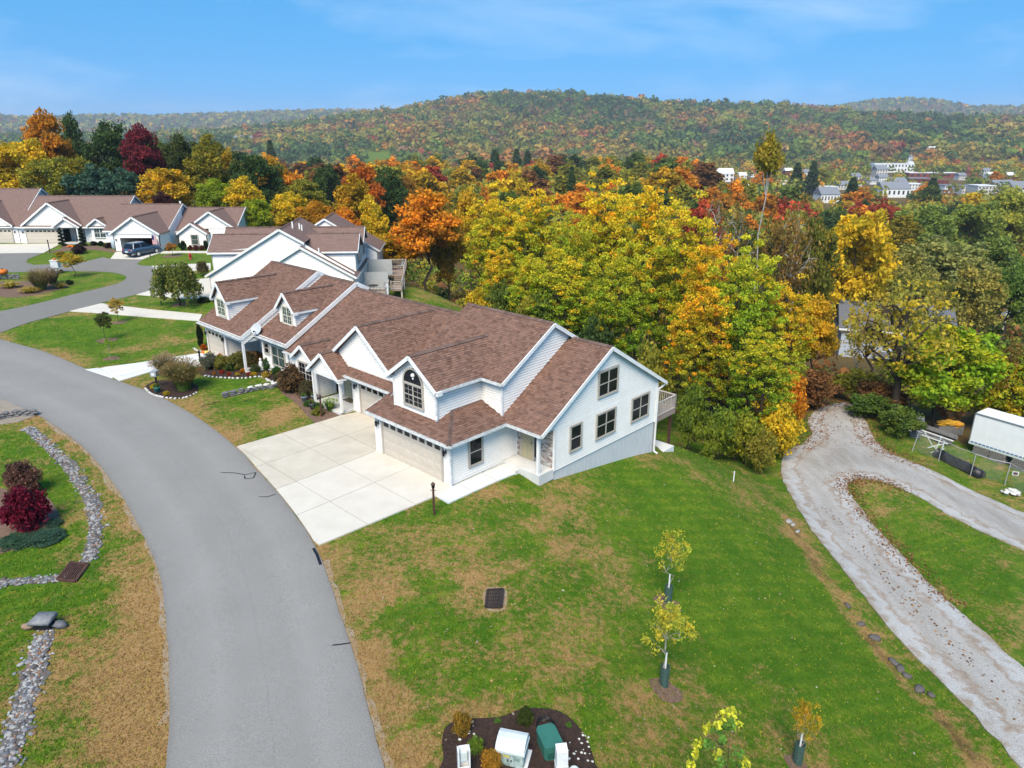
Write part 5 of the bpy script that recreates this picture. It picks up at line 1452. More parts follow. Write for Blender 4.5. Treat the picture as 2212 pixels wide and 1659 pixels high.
def tree_proto(name, kind, seed, h, w, base=0.25, lobes=9, clumps=80, per=60, leaf=0.25, cr=0.9, tr=0.2, pal=None, flat=0.7, dens_top=0.0, bark=None, twig=True, multi=1):
    """trunk and crown meshes of one tree h metres tall; returns the root with its two parts"""
    rg = np.random.default_rng(seed)
    hz = h * (1 - base) / 2; zc = h * base + hz; rw = w / 2
    tb = MB(); C = []
    if kind == 'conifer':
        limb(tb, (0, 0, 0), (0, 0, h * .97), tr, .02, rg, 5)
        for i in range(clumps):
            f = (i + .5) / clumps; f = f ** 0.8; z = h * (base + (1 - base) * f); rr = rw * (1 - f) ** 0.85 * rg.uniform(.55, 1.0)
            a = i * 2.399 + rg.uniform(-.4, .4); C.append((rr * math.cos(a), rr * math.sin(a), z - rr * .18))
            if i % 3 == 0: limb(tb, (0, 0, z), C[-1], .03, .01, rg, 2)
        C = np.array(C); rad = cr * (0.55 + 0.6 * (1 - (C[:, 2] / h)))
    else:
        trunks = []
        for k in range(multi):
            a = rg.uniform(0, 6.28); sp = 0.0 if multi == 1 else rw * .35
            top = (sp * math.cos(a), sp * math.sin(a), h * (base + (1 - base) * .62))
            trunks.append(limb(tb, (0.12 * k * math.cos(a), .12 * k * math.sin(a), -0.3), top, tr, tr * .35, rg, 6, sides=7, jit=.008 if base > .6 else .05))
        lob = []
        for i in range(lobes):
            f = (i + .5) / lobes; ph = math.asin(max(-1, min(1, -0.75 + 1.7 * f))); a = i * 2.399 + rg.uniform(-.5, .5)
            q = rg.uniform(.45, .72)
            lob.append((rw * q * math.cos(ph) * math.cos(a), rw * q * math.cos(ph) * math.sin(a), zc + hz * q * 1.05 * math.sin(ph)))
        lob.append((0, 0, zc + hz * .62)); lob = np.array(lob)
        for i, lb in enumerate(lob):
            tk = trunks[i % multi]; zt_ = lb[2] - np.hypot(lb[0], lb[1]) * 0.9
            j = int(np.argmin([abs(p[2] - max(zt_, h * base * .7)) for p in tk])); limb(tb, tk[j], lb, tr * .42, tr * .13, rg, 4, 0.04)
        for i in range(clumps):
            lb = lob[i % len(lob)]
            d = rg.normal(size=3); d /= np.linalg.norm(d); d[2] = d[2] * .8 + .1
            q = lb + d * np.array([rw, rw, hz]) * rg.uniform(.18, .48)
            e = math.sqrt((q[0] / rw) ** 2 + (q[1] / rw) ** 2 + ((q[2] - zc) / hz) ** 2)
            lim = rg.uniform(.86, 1.06)
            if e > lim: q = np.array([q[0] * lim / e, q[1] * lim / e, zc + (q[2] - zc) * lim / e])
            C.append(q)
            if twig and i % 2 == 0: limb(tb, lb, q, tr * .12, tr * .04, rg, 2)
        C = np.array(C); rad = cr * rg.uniform(.65, 1.25, len(C))
    V, F, P = leaf_quads(C, rad, per, leaf, rg, flat)
    hf = np.clip((P[:, 2] - h * base) / (h * (1 - base)), 0, 1)
    out = np.clip(np.sqrt((P[:, 0] / rw) ** 2 + (P[:, 1] / rw) ** 2) * .5 + hf * .6, 0, 1)
    ck = np.repeat(rg.random(len(C)), per); lk = rg.random(len(P))
    col = pal(hf, out, ck, lk)
    name_t = name
    root = thing(name_t, 'tree', 'tree', (0, 0, -500))
    tr_o = tb.build('trunk', bark or M_bark, root, smooth=True)
    cr_o = link('crown', mesh_np('crown', V, F, col), M_leaf, root)
    KIDS[root] = [tr_o, cr_o]; KIDS[tr_o] = []; KIDS[cr_o] = []
    root['h'] = h; root['w'] = w
    return root
def lerp(a, b, t): return np.array(a)[None] * (1 - t[:, None]) + np.array(b)[None] * t[:, None]
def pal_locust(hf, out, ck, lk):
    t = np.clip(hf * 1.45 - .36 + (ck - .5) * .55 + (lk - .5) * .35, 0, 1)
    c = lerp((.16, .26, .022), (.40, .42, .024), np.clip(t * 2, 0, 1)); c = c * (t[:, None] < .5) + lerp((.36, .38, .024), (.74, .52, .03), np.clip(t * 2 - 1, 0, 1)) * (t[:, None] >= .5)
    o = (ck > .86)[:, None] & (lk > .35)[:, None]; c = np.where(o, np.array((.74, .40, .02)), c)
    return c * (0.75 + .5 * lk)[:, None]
def pal_plain(hf, out, ck, lk):           # times the object colour
    g = (.62 + .38 * ck) * (.72 + .5 * lk); w = (ck - .5) * .22
    return np.stack([g * (1 + w), g, g * (1 - w)], 1)
def pal_mixed(a, b, p=.5):
    def f(hf, out, ck, lk):
        t = np.clip((ck - p) * 1.6 + .5 + (lk - .5) * .5, 0, 1); return lerp(a, b, t) * (.7 + .55 * lk)[:, None]
    return f
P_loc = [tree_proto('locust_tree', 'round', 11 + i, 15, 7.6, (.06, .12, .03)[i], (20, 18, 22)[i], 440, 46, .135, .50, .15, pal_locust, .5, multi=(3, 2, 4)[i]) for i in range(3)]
P_med = [tree_proto('broadleaf_tree', 'round', 31 + i, 14, (10, 8.5, 9.5, 7)[i], (.18, .2, .12, .15)[i], (9, 8, 11, 8)[i], 125, 80, .30, 1.15, .22, pal_plain, .7) for i in range(4)]
P_far = [tree_proto('valley_tree', 'round', 51 + i, 14, (11, 9, 12)[i], .12, 9, 60, 52, .60, 1.55, .25, pal_plain, .75, twig=False) for i in range(3)]
P_con = [tree_proto('spruce_tree', 'conifer', 61, 16, 6.5, .05, 1, 150, 34, .5, 1.0, .2, pal_plain, .5)]
P_pine = tree_proto('pine_tree', 'round', 66, 13, 10, .05, 10, 120, 60, .40, 1.3, .22, pal_plain, .6)
P_spar = [tree_proto('sparse_tree', 'round', 71 + i, 14, 9, .2, 13, 130, (7, 16)[i], .26, .8, .30, pal_plain, .6, bark=(M_barkpale, M_bark)[i]) for i in range(2)]
P_pop = tree_proto('poplar_tree', 'round', 77, 20, 4.6, .83, 8, 50, 50, .24, .75, .19, pal_plain, .8, bark=M_barkpale)
P_old = tree_proto('old_tree', 'round', 81, 14, 14, .22, 15, 170, 13, .26, 1.0, .46, pal_mixed((.62, .43, .03), (.34, .31, .05)), .45)
P_bush = [tree_proto('understory_bush', 'round', 91 + i, 5, 5.5, .02, 7, 70, 60, .22, .85, .06, pal_plain, .7, multi=3) for i in range(2)]
P_maple = tree_proto('maple_tree', 'round', 95, 11, 9.5, .08, 11, 190, 80, .24, 1.0, .16, pal_mixed((.27, .42, .02), (.62, .52, .025), .62), .6)
_used = set()
def plant(proto, x, y, h, w, label, color=None, name=None, group=None, rz=None, z=None, cat='tree'):
    sx = w / proto['w']; sz = h / proto['h']
    if z is None: z = gz(x, y)
    rz = random.uniform(0, 6.28) if rz is None else rz
    o = dup(proto, (x, y, z - .05), rz, (sx, sx, sz), label, group, color)
    o.name = name or proto.name.split('.')[0]; o['category'] = cat
    for k in ('h', 'w'):
        if k in o: del o[k]
    return o
def tree(u, vtop, dist, wpx, proto, label, color=None, name=None, vbase=None, group=None, minh=2.0):
    x, y, zt_ = aty(u, vtop, dist)
    z = gz(x, y)
    h = max(zt_ - z, minh); dep = y * _cp - (z + h / 2 - CAM_H) * _sp
    return plant(proto, x, y, h, wpx * dep / 1534, label, color, name, group)
ORG, YEL, GOLD, RED, BURG = (.85, .34, .025), (.82, .57, .03), (.74, .45, .025), (.58, .10, .04), (.22, .028, .04)
OLV, GRN, DGR, BGR, LIME, BRN = (.36, .34, .04), (.16, .225, .035), (.075, .13, .035), (.065, .14, .085), (.36, .44, .025), (.28, .13, .045)
# the wood behind the near house
for i, (u, v, d, w, lb) in enumerate((
    (1075, 385, 84, 165, 'yellow topped locust at the left end of the wood behind the house'), (1160, 398, 82, 150, 'locust second from the left in the wood behind the house'),
    (1235, 440, 76, 140, 'locust with the dip in the treeline right behind the roof ridge'), (1315, 358, 84, 190, 'tallest yellow locust of the wood behind the house'),
    (1400, 388, 78, 180, 'golden locust right of the tallest one behind the house'), (1485, 412, 72, 180, 'yellow green locust above the near gable peak'),
    (1350, 500, 66, 170, 'greener locust in front of the tallest yellow one'), (1215, 530, 71, 180, 'low green locust just over the middle roof'),
    (1550, 485, 65, 160, 'locust left of the pale dead trunk'), (1625, 490, 59, 200, 'broad orange flecked locust beside the gravel turning area'),
    (1530, 610, 57, 160, 'leaning green locust above the rear deck'), (1705, 590, 60, 150, 'orange tinted locust at the right rim of the wood'),
    (1660, 690, 53, 160, 'low spreading locust overhanging the leaf strewn gravel'),
    (1150, 545, 74, 130, 'small locust at the lawn edge behind the middle unit'), (1080, 520, 79, 100, 'small green locust beside the curved rear lawn'))):
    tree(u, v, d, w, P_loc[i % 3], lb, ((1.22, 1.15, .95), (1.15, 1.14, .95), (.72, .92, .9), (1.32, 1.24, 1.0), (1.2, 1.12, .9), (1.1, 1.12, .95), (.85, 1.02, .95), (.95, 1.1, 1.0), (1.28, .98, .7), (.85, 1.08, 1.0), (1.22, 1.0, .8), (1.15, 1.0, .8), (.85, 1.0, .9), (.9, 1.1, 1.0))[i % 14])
for u, v, d, w, c, lb in ((1555, 880, 49.5, 85, (.24, .31, .03), 'green bush right of the rear deck'), (1615, 890, 50, 90, (.34, .36, .03), 'olive bush at the top of the grassy bank'), (1680, 870, 51, 110, YEL, 'yellow bush at the edge of the gravel'), (1500, 830, 52, 70, (.2, .28, .03), 'green bush half behind the rear deck'),
    (1035, 625, 75, 70, YEL, 'yellow bush at the rim of the curved lawn'), (1080, 610, 76, 90, GRN, 'green bush low behind the middle roof'), (1180, 630, 70, 100, GRN, 'dark green thicket bush behind the roof ridge'), (1150, 640, 71, 80, OLV, 'olive bush low behind the middle roof ridge'), (1280, 690, 64, 110, DGR, 'deep green bush behind the stepped roof'), (1400, 745, 57, 100, OLV, 'olive bush just over the low roof ridge'),
    (1650, 930, 47.5, 70, (.34, .30, .04), 'olive bush at the crest of the bank'), (1700, 800, 56, 100, ORG, 'orange leaved bush in the wood edge'),
    (1770, 800, 64, 120, BRN, 'brown thicket bush past the gravel turning area'), (1900, 830, 64, 130, BRN, 'russet bush below the grey house'), (1850, 800, 70, 120, OLV, 'olive thicket below the grey house'), (1960, 880, 57, 90, GRN, 'green bush at the corner of the wire fence'), (1890, 855, 61, 110, (.12, .2, .03), 'fern green bush past the gravel end')):
    tree(u, v, d, w, P_bush[int(u) % 2], lb, c, minh=1.5)
# trees behind the middle of the picture
for u, v, d, w, c, p, lb in (
    (913, 411, 92, 135, ORG, 1, 'big orange tree beside the curved rear lawn'), (845, 500, 97, 80, GOLD, 3, 'golden tree left of the big orange one'), (968, 440, 98, 90, (.5, .3, .03), 0, 'faded orange tree between the orange one and the locusts'),
    (835, 350, 150, 95, DGR, 0, 'deep green round tree rising in the middle distance'), (776, 354, 140, 85, (.62, .17, .02), 1, 'orange red crown behind the yellow orange tree'), (760, 372, 122, 85, (.62, .36, .02), 3, 'tall yellow orange tree in the middle distance'),
    (801, 418, 104, 62, YEL, 3, 'slim yellow tree left of the orange tree'), (742, 448, 104, 70, ORG, 1, 'orange tree over the block roof'), (679, 426, 108, 95, (.66, .31, .02), 0, 'light orange tree behind the block gable'), (620, 407, 114, 88, YEL, 2, 'bright yellow tree over the block ridge'),
    (649, 378, 142, 100, OLV, 0, 'olive yellow tree behind the bright yellow one'), (596, 352, 172, 60, (.6, .3, .02), 1, 'orange yellow tree past the far roofs'), (700, 345, 170, 70, DGR, 2, 'dark green tree behind the yellow trees'), (552, 422, 112, 70, LIME, 2, 'lime green tree at the end of the far row'),
    (518, 378, 118, 75, YEL, 3, 'yellow tree above the far right roof'), (459, 378, 119, 85, LIME, 0, 'fresh green round tree above the far right roof'), (542, 318, 126, 115, DGR, 2, 'big dark green tree behind the far right roof'), (488, 322, 138, 70, (.55, .36, .03), 1, 'yellow orange tree left of the big dark green one'),
    (352, 353, 119, 115, GOLD, 2, 'golden spreading tree behind the far garage'), (439, 287, 130, 85, (.34, .29, .03), 3, 'tall olive gold tree with dark trunk'), (381, 278, 132, 90, (.10, .125, .03), 0, 'tall dark olive tree right of the burgundy one'), (293, 272, 131, 95, BURG, 1, 'burgundy red tree behind the far row'),
    (225, 250, 142, 115, DGR, 0, 'tall dark green tree left of the burgundy one'), (147, 247, 165, 60, DGR, 1, 'small dark green crown between orange and dark green'), (83, 240, 136, 95, (.60, .25, .02), 1, 'tall orange tree at the far left'), (29, 290, 127, 125, YEL, 2, 'yellow tree at the left picture edge'), (95, 330, 121, 105, OLV, 2, 'olive drooping tree above the far left roof'), (165, 330, 126, 90, (.38, .33, .03), 0, 'yellow green tree behind the blue green pines'),
    (-25, 300, 128, 110, GOLD, 0, 'golden tree cut by the left picture edge'), (330, 300, 150, 70, GRN, 1, 'green tree between the burgundy and the dark olive ones'), (580, 340, 150, 70, (.6, .36, .03), 3, 'small yellow orange tree behind the dark green one'),
    (351, 412, 115, 55, (.10, .035, .03), 3, 'dark maroon small tree behind the far ridge'), (60, 290, 150, 90, GRN, 0, 'green tree behind the far left yellow one'), (880, 380, 165, 70, (.4, .2, .03), 1, 'brownish orange tree beyond the deep green one'), (1010, 410, 120, 90, GOLD, 1, 'gold tree at the far left of the locust wood')):
    tree(u, v, d, w, P_med[p], lb, c)
tree(190, 352, 120, 110, P_pine, 'left one of the two blue green pines behind the far row', BGR); tree(258, 362, 119, 100, P_pine, 'right one of the two blue green pines behind the far row', BGR)
# right side
tree(1665, 292, 80, 62, P_pop, 'tall poplar like tree whose pale trunk stands above the wood', (.42, .33, .04))
for u, v, d, w, i, c, lb in ((1735, 400, 88, 120, 0, (.35, .22, .05), 'bare pale branched tree right of the tall trunk'), (1610, 395, 92, 90, 0, (.3, .2, .05), 'bare pale tree left of the tall trunk'), (1700, 440, 80, 110, 1, (.30, .17, .04), 'thin brown leaved tree below the tall trunk'), (1560, 380, 120, 70, 0, (.3, .2, .05), 'bare pale tree behind the locusts'), (2195, 720, 60, 110, 1, (.30, .19, .04), 'thin brownish tree at the right picture edge'), (2000, 560, 75, 150, 1, (.34, .31, .06), 'thin olive tree behind the old one'), (1905, 620, 74, 110, 1, (.55, .40, .05), 'thin yellow tree in front of the grey house'), (1870, 660, 80, 80, 0, (.5, .35, .06), 'bare pale sapling tree at the left corner of the grey house')):
    tree(u, v, d, w, P_spar[i], lb, c)
tree(1865, 438, 102, 165, P_med[2], 'big yellow tree with dark trunk above the grey house', YEL); tree(1770, 455, 92, 100, P_med[0], 'olive green tree left of the big yellow one', (.20, .21, .03)); tree(1765, 640, 70, 95, P_med[1], 'yellow tree beside the grey house', GOLD)
tree(1975, 590, 62, 290, P_old, 'old spreading tree with heavy dark limbs before the grey house', (1, 1, 1)); tree(2065, 690, 61.5, 230, P_maple, 'lime green and yellow maple behind the white trailer', (1, 1, 1)); tree(2230, 760, 60, 150, P_maple, 'maple cut by the right picture edge', (1.1, .9, .9))
for u, v, d, w, c, p, lb in ((2010, 432, 200, 150, (.27, .34, .06), 0, 'green tree left in the belt before the town'), (2110, 425, 212, 140, (.30, .36, .06), 2, 'green tree in the middle of the belt before the town'), (2185, 410, 222, 130, (.45, .45, .06), 1, 'yellow green tree at the right end of the belt before the town'), (1945, 462, 175, 110, (.35, .27, .03), 3, 'gold green tree left of the belt before the town'), (2060, 505, 128, 190, (.36, .37, .10), 2, 'grey green tree below the belt'), (2170, 500, 140, 130, (.25, .32, .06), 0, 'deep green tree at the right edge below the belt'), (1960, 530, 110, 120, (.38, .36, .09), 1, 'dull green tree behind the old spreading one'), (2205, 560, 105, 110, (.2, .3, .05), 0, 'dark green tree at the right picture edge'), (2120, 560, 100, 120, (.44, .38, .08), 2, 'olive tree right of the old spreading one'), (1720, 520, 100, 90, OLV, 3, 'olive tree between the locusts and the yellow one'), (1880, 560, 112, 90, (.45, .36, .04), 1, 'yellow olive tree over the grey roof')):
    tree(u, v, d, w, P_med[p], lb, c)

# ------------------------------------------------------------------ town, so that trees keep clear of it
M_white = mat('white_paint', (.72, .72, .70), .6); M_red = mat('red_brick_far', (.20, .055, .042), .9); M_greyr = mat('grey_roof', (.20, .21, .23), .8); M_pale = mat('pale_wall', (.55, .53, .49), .8); M_win = mat('far_window', (.03, .035, .04), .3)
town = []      # (u, vtop, vbase, width px, dist, kind)
def dist_at(u, v):
    r = np.array(ray(u, v)); k = np.linspace(200, 4200, 2001); h = CAM_H + k * r[2] - gzv(k * r[0], k * r[1]); i = int(np.argmax(h < 1.0))
    return float(k[i] * r[1])
def building(u0, u1, vt, vb, dist, label, wall_m, roof_m, rows=2, cols=6, pitched=False, dep=14, name='town_building', cat='building'):
    dist = min(dist_at((u0 + u1) / 2, vb), 2600)
    x0, _, z1 = aty(u0, vt, dist); x1, _, _ = aty(u1, vt, dist); z0 = aty((u0 + u1) / 2, vb, dist)[2]; zg_ = min(gz((x0 + x1) / 2, dist), z0) - 1
    o = thing(name, label, cat, ((x0 + x1) / 2, dist, z0)); w = (x1 - x0) / 2; h = z1 - z0
    wall = MB().box(-w, w, 0, dep, zg_ - z0, h).build('wall', wall_m, o)
    if pitched:
        rh = min(w, dep / 2) * .7
        MB().add([(-w - .4, -.5, h), (w + .4, -.5, h), (w + .4, dep + .5, h), (-w - .4, dep + .5, h), (-w - .4, dep / 2, h + rh), (w + .4, dep / 2, h + rh)], [(0, 1, 5, 4), (2, 3, 4, 5), (1, 2, 5), (3, 0, 4), (3, 2, 1, 0)]).build('roof', roof_m, o)
    else:
        MB().box(-w - .3, w + .3, -.3, dep + .3, h, h + .5).build('roof', roof_m, o)
    sw = 2 * w / cols; sh_ = h / rows
    for r in range(rows):
        for c in range(cols):
            MB().box(-w + sw * c + sw * .3, -w + sw * (c + 1) - sw * .3, -.12, -.02, sh_ * r + sh_ * .25, sh_ * r + sh_ * .75).build('window', M_win, o)
    town.append((u0 - 4, u1 + 4, vt - 4, vb, dist))
    return o, w, h
o, w_, h_ = building(1890, 1976, 354, 371, 640, 'long white public building with a cupola tower at the foot of the hill', M_white, M_white, 2, 12, name='public_building')
tw = w_ - 4
MB().box(tw - 3.2, tw + 3.2, 1, 7.4, -4, h_ + 2.6).build('tower_base', M_white, o); MB().lathe([(2.7, 0), (2.7, 4.2), (3.0, 4.3), (3.0, 4.7)], 8, (tw, 4.2, h_ + 2.6)).build('lantern', M_white, o)
MB().lathe([(2.6, 0), (2.4, 1.4), (1.5, 2.7), (.4, 3.4), (.12, 3.6), (.1, 5.4)], 10, (tw, 4.2, h_ + 7.3)).build('dome', M_greyr, o)
for k in range(4):
    x_ = tw + (k - 1.5) * 1.2
    MB().box(x_ - .3, x_ + .3, 1.3, 1.5, h_ + 3.4, h_ + 6.0).build('lantern_opening', M_win, o)
for u0, u1, vt, vb, d, lb, wm, rm, r, c, p in ((1965, 2070, 374, 383, 600, 'low brick hall with a broad white roof in the town', M_red, M_white, 1, 8, False), (1962, 2012, 386, 396, 560, 'brick row building behind the white shopfront', M_red, M_greyr, 2, 9, False), (1958, 1996, 398, 409, 540, 'white and red shopfront in the town', M_white, M_white, 2, 6, False), (2010, 2050, 391, 400, 565, 'small brick house among the town trees', M_red, M_red, 2, 5, False),
    (2042, 2078, 402, 414, 530, 'pale flat roofed building in the town row', M_white, M_greyr, 2, 6, False), (2080, 2112, 403, 418, 525, 'beige two storey building in the town row', M_pale, M_greyr, 2, 6, False), (2114, 2152, 402, 424, 500, 'tall beige building at the town row front', M_pale, M_white, 3, 5, False), (2152, 2196, 403, 414, 520, 'grey roofed building near the right picture edge', M_white, M_greyr, 2, 7, True), (2190, 2240, 406, 416, 520, 'white building cut by the right picture edge', M_white, M_greyr, 2, 6, True),
    (1908, 1968, 408, 424, 480, 'white warehouse with a light grey roof in the town', M_white, M_greyr, 1, 6, True), (1930, 1962, 396, 409, 530, 'white gabled house in the town', M_white, M_greyr, 2, 4, True), (1762, 1812, 405, 420, 470, 'long white shed left in the town', M_white, M_white, 1, 8, False), (1775, 1815, 420, 436, 420, 'white low house before the long shed', M_white, M_greyr, 1, 6, True), (1895, 1918, 366, 378, 590, 'dark roofed house left of the public building', M_pale, M_greyr, 2, 4, True), (1843, 1862, 381, 395, 560, 'small house with dark roof among the red trees', M_pale, M_greyr, 2, 3, True),
    (1538, 1586, 375, 391, 560, 'white house among the trees left of the tall trunk', M_white, M_white, 2, 5, True), (1548, 1578, 366, 374, 600, 'upper white house behind the left trees', M_white, M_white, 1, 4, False), (2010, 2040, 323, 328, 980, 'tiny white house at the foot of the far slope', M_white, M_white, 1, 3, True),
    (505, 545, 298, 306, 1150, 'pale farm buildings far off at the left', M_white, M_greyr, 1, 5, True), (620, 650, 306, 311, 900, 'white low house beyond the dark trees', M_white, M_greyr, 1, 4, True), (700, 716, 315, 321, 800, 'small white house between far trees', M_white, M_greyr, 1, 3, True)):
    building(u0, u1, vt, vb, d, lb, wm, rm, r, c, p)

def nth(i): return '%d%s' % (i, 'th' if 10 <= i % 100 <= 20 else {1: 'st', 2: 'nd', 3: 'rd'}.get(i % 10, 'th'))
_rh = random.Random(4); _hs = []
for i in range(21):
    for _try in range(40):
        u = _rh.uniform(1600, 2210); v = _rh.uniform(374, 416)
        if all(not (a - 6 < u < b + 6 and t - 8 < v < q + 6) for a, b, t, q, dd in town): break
    else: continue
    w = _rh.uniform(13, 26); hh_ = _rh.uniform(6, 10); k = _rh.choice(('white', 'white', 'red brick', 'beige', 'grey roofed'))
    o, _, _ = building(u - w / 2, u + w / 2, v - hh_, v, 500, k, {'white': M_white, 'red brick': M_red, 'beige': M_pale, 'grey roofed': M_white}[k], _rh.choice((M_greyr, M_white, M_red)), 2, 4, _rh.random() < .6, 9, 'town_house', 'house')
    _hs.append((u, k, o))
for k in set(q[1] for q in _hs):
    for i, (u, _, o) in enumerate(sorted([q for q in _hs if q[1] == k], key=lambda e: e[0])):
        o['label'] = 'small %s house among the town trees, %s such from the left' % (k, nth(i + 1)); o['group'] = 'small houses of the town'
# ------------------------------------------------------------------ valley trees: single ones first, the rest as one mass
PALV = [(ORG, .2, 'orange'), (GOLD, .17, 'golden'), (YEL, .07, 'yellow'), (RED, .07, 'red'), (OLV, .17, 'olive'), (GRN, .14, 'green'), (DGR, .11, 'dark green'), (BRN, .07, 'brown')]
_w = np.array([p[1] for p in PALV]); _w /= _w.sum()
def blocked(u, vt, vb, d):
    for (a, b, t, q, dd) in town:
        if a < u < b and d < dd + 25 and vt < q - 3: return rng.random() < .85
    return False
cnt = 0; tries = 0; pts_used = []; VT = {}
while cnt < 235 and tries < 6000:
    tries += 1
    u = rng.uniform(-40, 2250); d = float(np.exp(rng.uniform(math.log(170), math.log(620))))
    if u > 1900 and d < 230: continue
    x = (u - 1106) / 1534 * 0; r0 = ray(u, 340); x, y = r0[0] / r0[1] * d, d
    hgt = rng.uniform(12, 20); z = gz(x, y)
    uu, vt = proj(x, y, z + hgt); _, vb = proj(x, y, z)
    if u < 560 and d < 260: continue
    if blocked(uu, vt, vb, d): continue
    if any((x - a) ** 2 + (y - b) ** 2 < 60 for a, b in pts_used): continue
    pts_used.append((x, y)); _n0 = None; k = int(rng.choice(len(PALV), p=_w)); c = np.array(PALV[k][0]) * rng.uniform(.75, 1.15)
    side = 'left' if u < 740 else ('middle' if u < 1475 else 'right')
    if rng.random() < .04:
        _o = plant(P_con[0], x, y, hgt * 1.25, hgt * .42, 'spruce', DGR, 'spruce_tree', 'valley spruces')
    else:
        _o = plant(P_far[cnt % 3], x, y, hgt, hgt * rng.uniform(.72, 1.0), PALV[k][2], tuple(c), 'valley_tree', 'single trees in the valley')
    VT.setdefault(_o['label'], []).append((uu, _o)); cnt += 1
for q, lst in VT.items():
    for i, (_, _o) in enumerate(sorted(lst, key=lambda e: e[0])):
        _o['label'] = ('small dark spruce among the valley trees, %s such from the left' if q == 'spruce' else q + ' tree among the valley trees, %s such from the left') % nth(i + 1)
for (u, v, d, lb) in ((1845, 384, 430, 'broad dark spruce beside the white sheds of the town'), (1068, 324, 600, 'spruce standing out alone above the wood, left of the pair'), (1116, 322, 640, 'left spruce of the pair standing above the tallest locust'), (1140, 326, 600, 'right spruce of the pair standing above the tallest locust'), (582, 304, 560, 'spruce standing out above the far trees left of the hill'), (1725, 352, 560, 'left spruce of the pair behind the bare pale tree'), (1760, 348, 560, 'right spruce of the pair behind the bare pale tree'), (2018, 385, 470, 'spruce before the brick row of the town')):
    tree(u, v, d, 40 if d > 500 else 50, P_con[0], lb, DGR, 'spruce_tree', group='tall spruces')
for pr in P_loc + P_med + P_far + P_con + [P_pine] + P_spar + [P_pop, P_old] + P_bush + [P_maple]:
    for c in KIDS[pr]: bpy.data.objects.remove(c)
    bpy.data.objects.remove(pr)

def wood_mass(name, label, X, Y, Hh, cols, quads, leaf, seed):
    rg = np.random.default_rng(seed); n = len(X)
    Z = gzv(X, Y)
    d = rg.normal(size=(n, quads, 3)); d /= np.linalg.norm(d, axis=2)[:, :, None]
    d[:, :, 2] = d[:, :, 2] * .62 + .55
    rad = (Hh * .42)[:, None, None]
    P = d * rad * rg.uniform(.72, 1.05, (n, quads, 1)) * np.array([1, 1, 1.0]) + np.stack([X, Y, Z + Hh * .28], 1)[:, None, :]
    nr = d + rg.normal(size=d.shape) * .55; nr /= np.linalg.norm(nr, axis=2)[:, :, None]
    t = np.cross(nr, rg.normal(size=d.shape)); t /= np.linalg.norm(t, axis=2)[:, :, None] + 1e-9; b = np.cross(nr, t)
    s_ = (leaf * Hh)[:, None, None] * rg.uniform(.6, 1.3, (n, quads, 1))
    V = np.stack([P - t * s_, P - b * s_ * .8, P + t * s_, P + b * s_ * .8], 2).reshape(-1, 3)
    F = np.arange(n * quads * 4).reshape(-1, 4)
    Cc = np.repeat(cols, quads, 0) * rg.uniform(.72, 1.18, (n * quads, 1))
    o = link(name, mesh_np(name, V, F, Cc), M_leaf, None, 'stuff'); tag(o, label)
    return o
def pick_cols(n, pal, wts, X, Y, sc_=140, seed=0, mixv=.55):
    w = np.cumsum(np.array(wts) / sum(wts))
    f = .5 + .75 * fbm(X, Y * .7, sc_ * 1.6, 3, seed)
    q = np.where(rng.random(n) < mixv, rng.random(n), np.clip(f + rng.normal(0, .07, n), 0, .999))
    k = np.minimum(np.searchsorted(w, q), len(pal) - 1)
    return np.array(pal)[k] * rng.uniform(.75, 1.2, (n, 1))
# trees of the valley floor
n = 7600
u = rng.uniform(-150, 2360, n * 3); d = np.exp(rng.uniform(math.log(185), math.log(1350), n * 3))
X = (u - 1106) / 1626 * d; Y = d
hh = rng.uniform(9, 16, n * 3); Z = gzv(X, Y)
keep = ~((u < 560) & (d < 270)) & ~((u > 1880) & (d < 235))
zc = Y * _cp - (Z + hh - CAM_H) * _sp; vt = 829.5 - 1534 * (Y * _sp + (Z + hh - CAM_H) * _cp) / zc
uu = 1106 + 1534 * X / zc
for (a, b, t, q, dd) in town: keep &= ~((uu > a) & (uu < b) & (Y < dd + 22) & (vt < q - 3) & (rng.random(len(Y)) < .88))
field = (np.abs(uu - 815) < 34) & (d > 1050) & (d < 1330); keep &= ~field
ii = np.nonzero(keep)[0][:n]
cols = pick_cols(len(ii), [DGR, GRN, (.26, .27, .05), OLV, (.58, .38, .04), (.62, .28, .035), BRN, (.5, .11, .04)], [.13, .14, .18, .2, .16, .10, .06, .03], X[ii], Y[ii])
wood_mass('valley_woods', 'autumn woods covering the valley floor', X[ii], Y[ii], hh[ii], cols, 44, .10, 5)
# undergrowth below the near wood
n = 2600; X = rng.uniform(-70, 95, n); Y = rng.uniform(48, 170, n); ok = inpoly(X, Y, woods_poly) & ~inpoly(X, Y, gravel_poly)
X, Y = X[ok], Y[ok]; _uv = [proj(a, b, -10) for a, b in zip(X, Y)]; uu = np.array([q[0] for q in _uv])
far_ok = (np.minimum(seg_dist(X, Y, gravel_l[::3]), seg_dist(X, Y, gravel_r[::3])) > 2.0) & (np.hypot(X - 45.5, Y - 92) > 9) & ~((np.abs(X - 44) < 9) & (np.abs(Y - 54) < 8)); X, Y = X[far_ok], Y[far_ok]
cols = pick_cols(len(X), [(.10, .15, .03), (.18, .24, .04), OLV, (.5, .33, .05), (.36, .16, .05), (.26, .12, .05)], [.2, .25, .2, .1, .13, .12], X, Y, 9, 2, .6)
wood_mass('undergrowth', 'mixed green and russet undergrowth beneath the near wood', X, Y, rng.uniform(1.2, 4.2, len(X)), cols, 40, .10, 8)
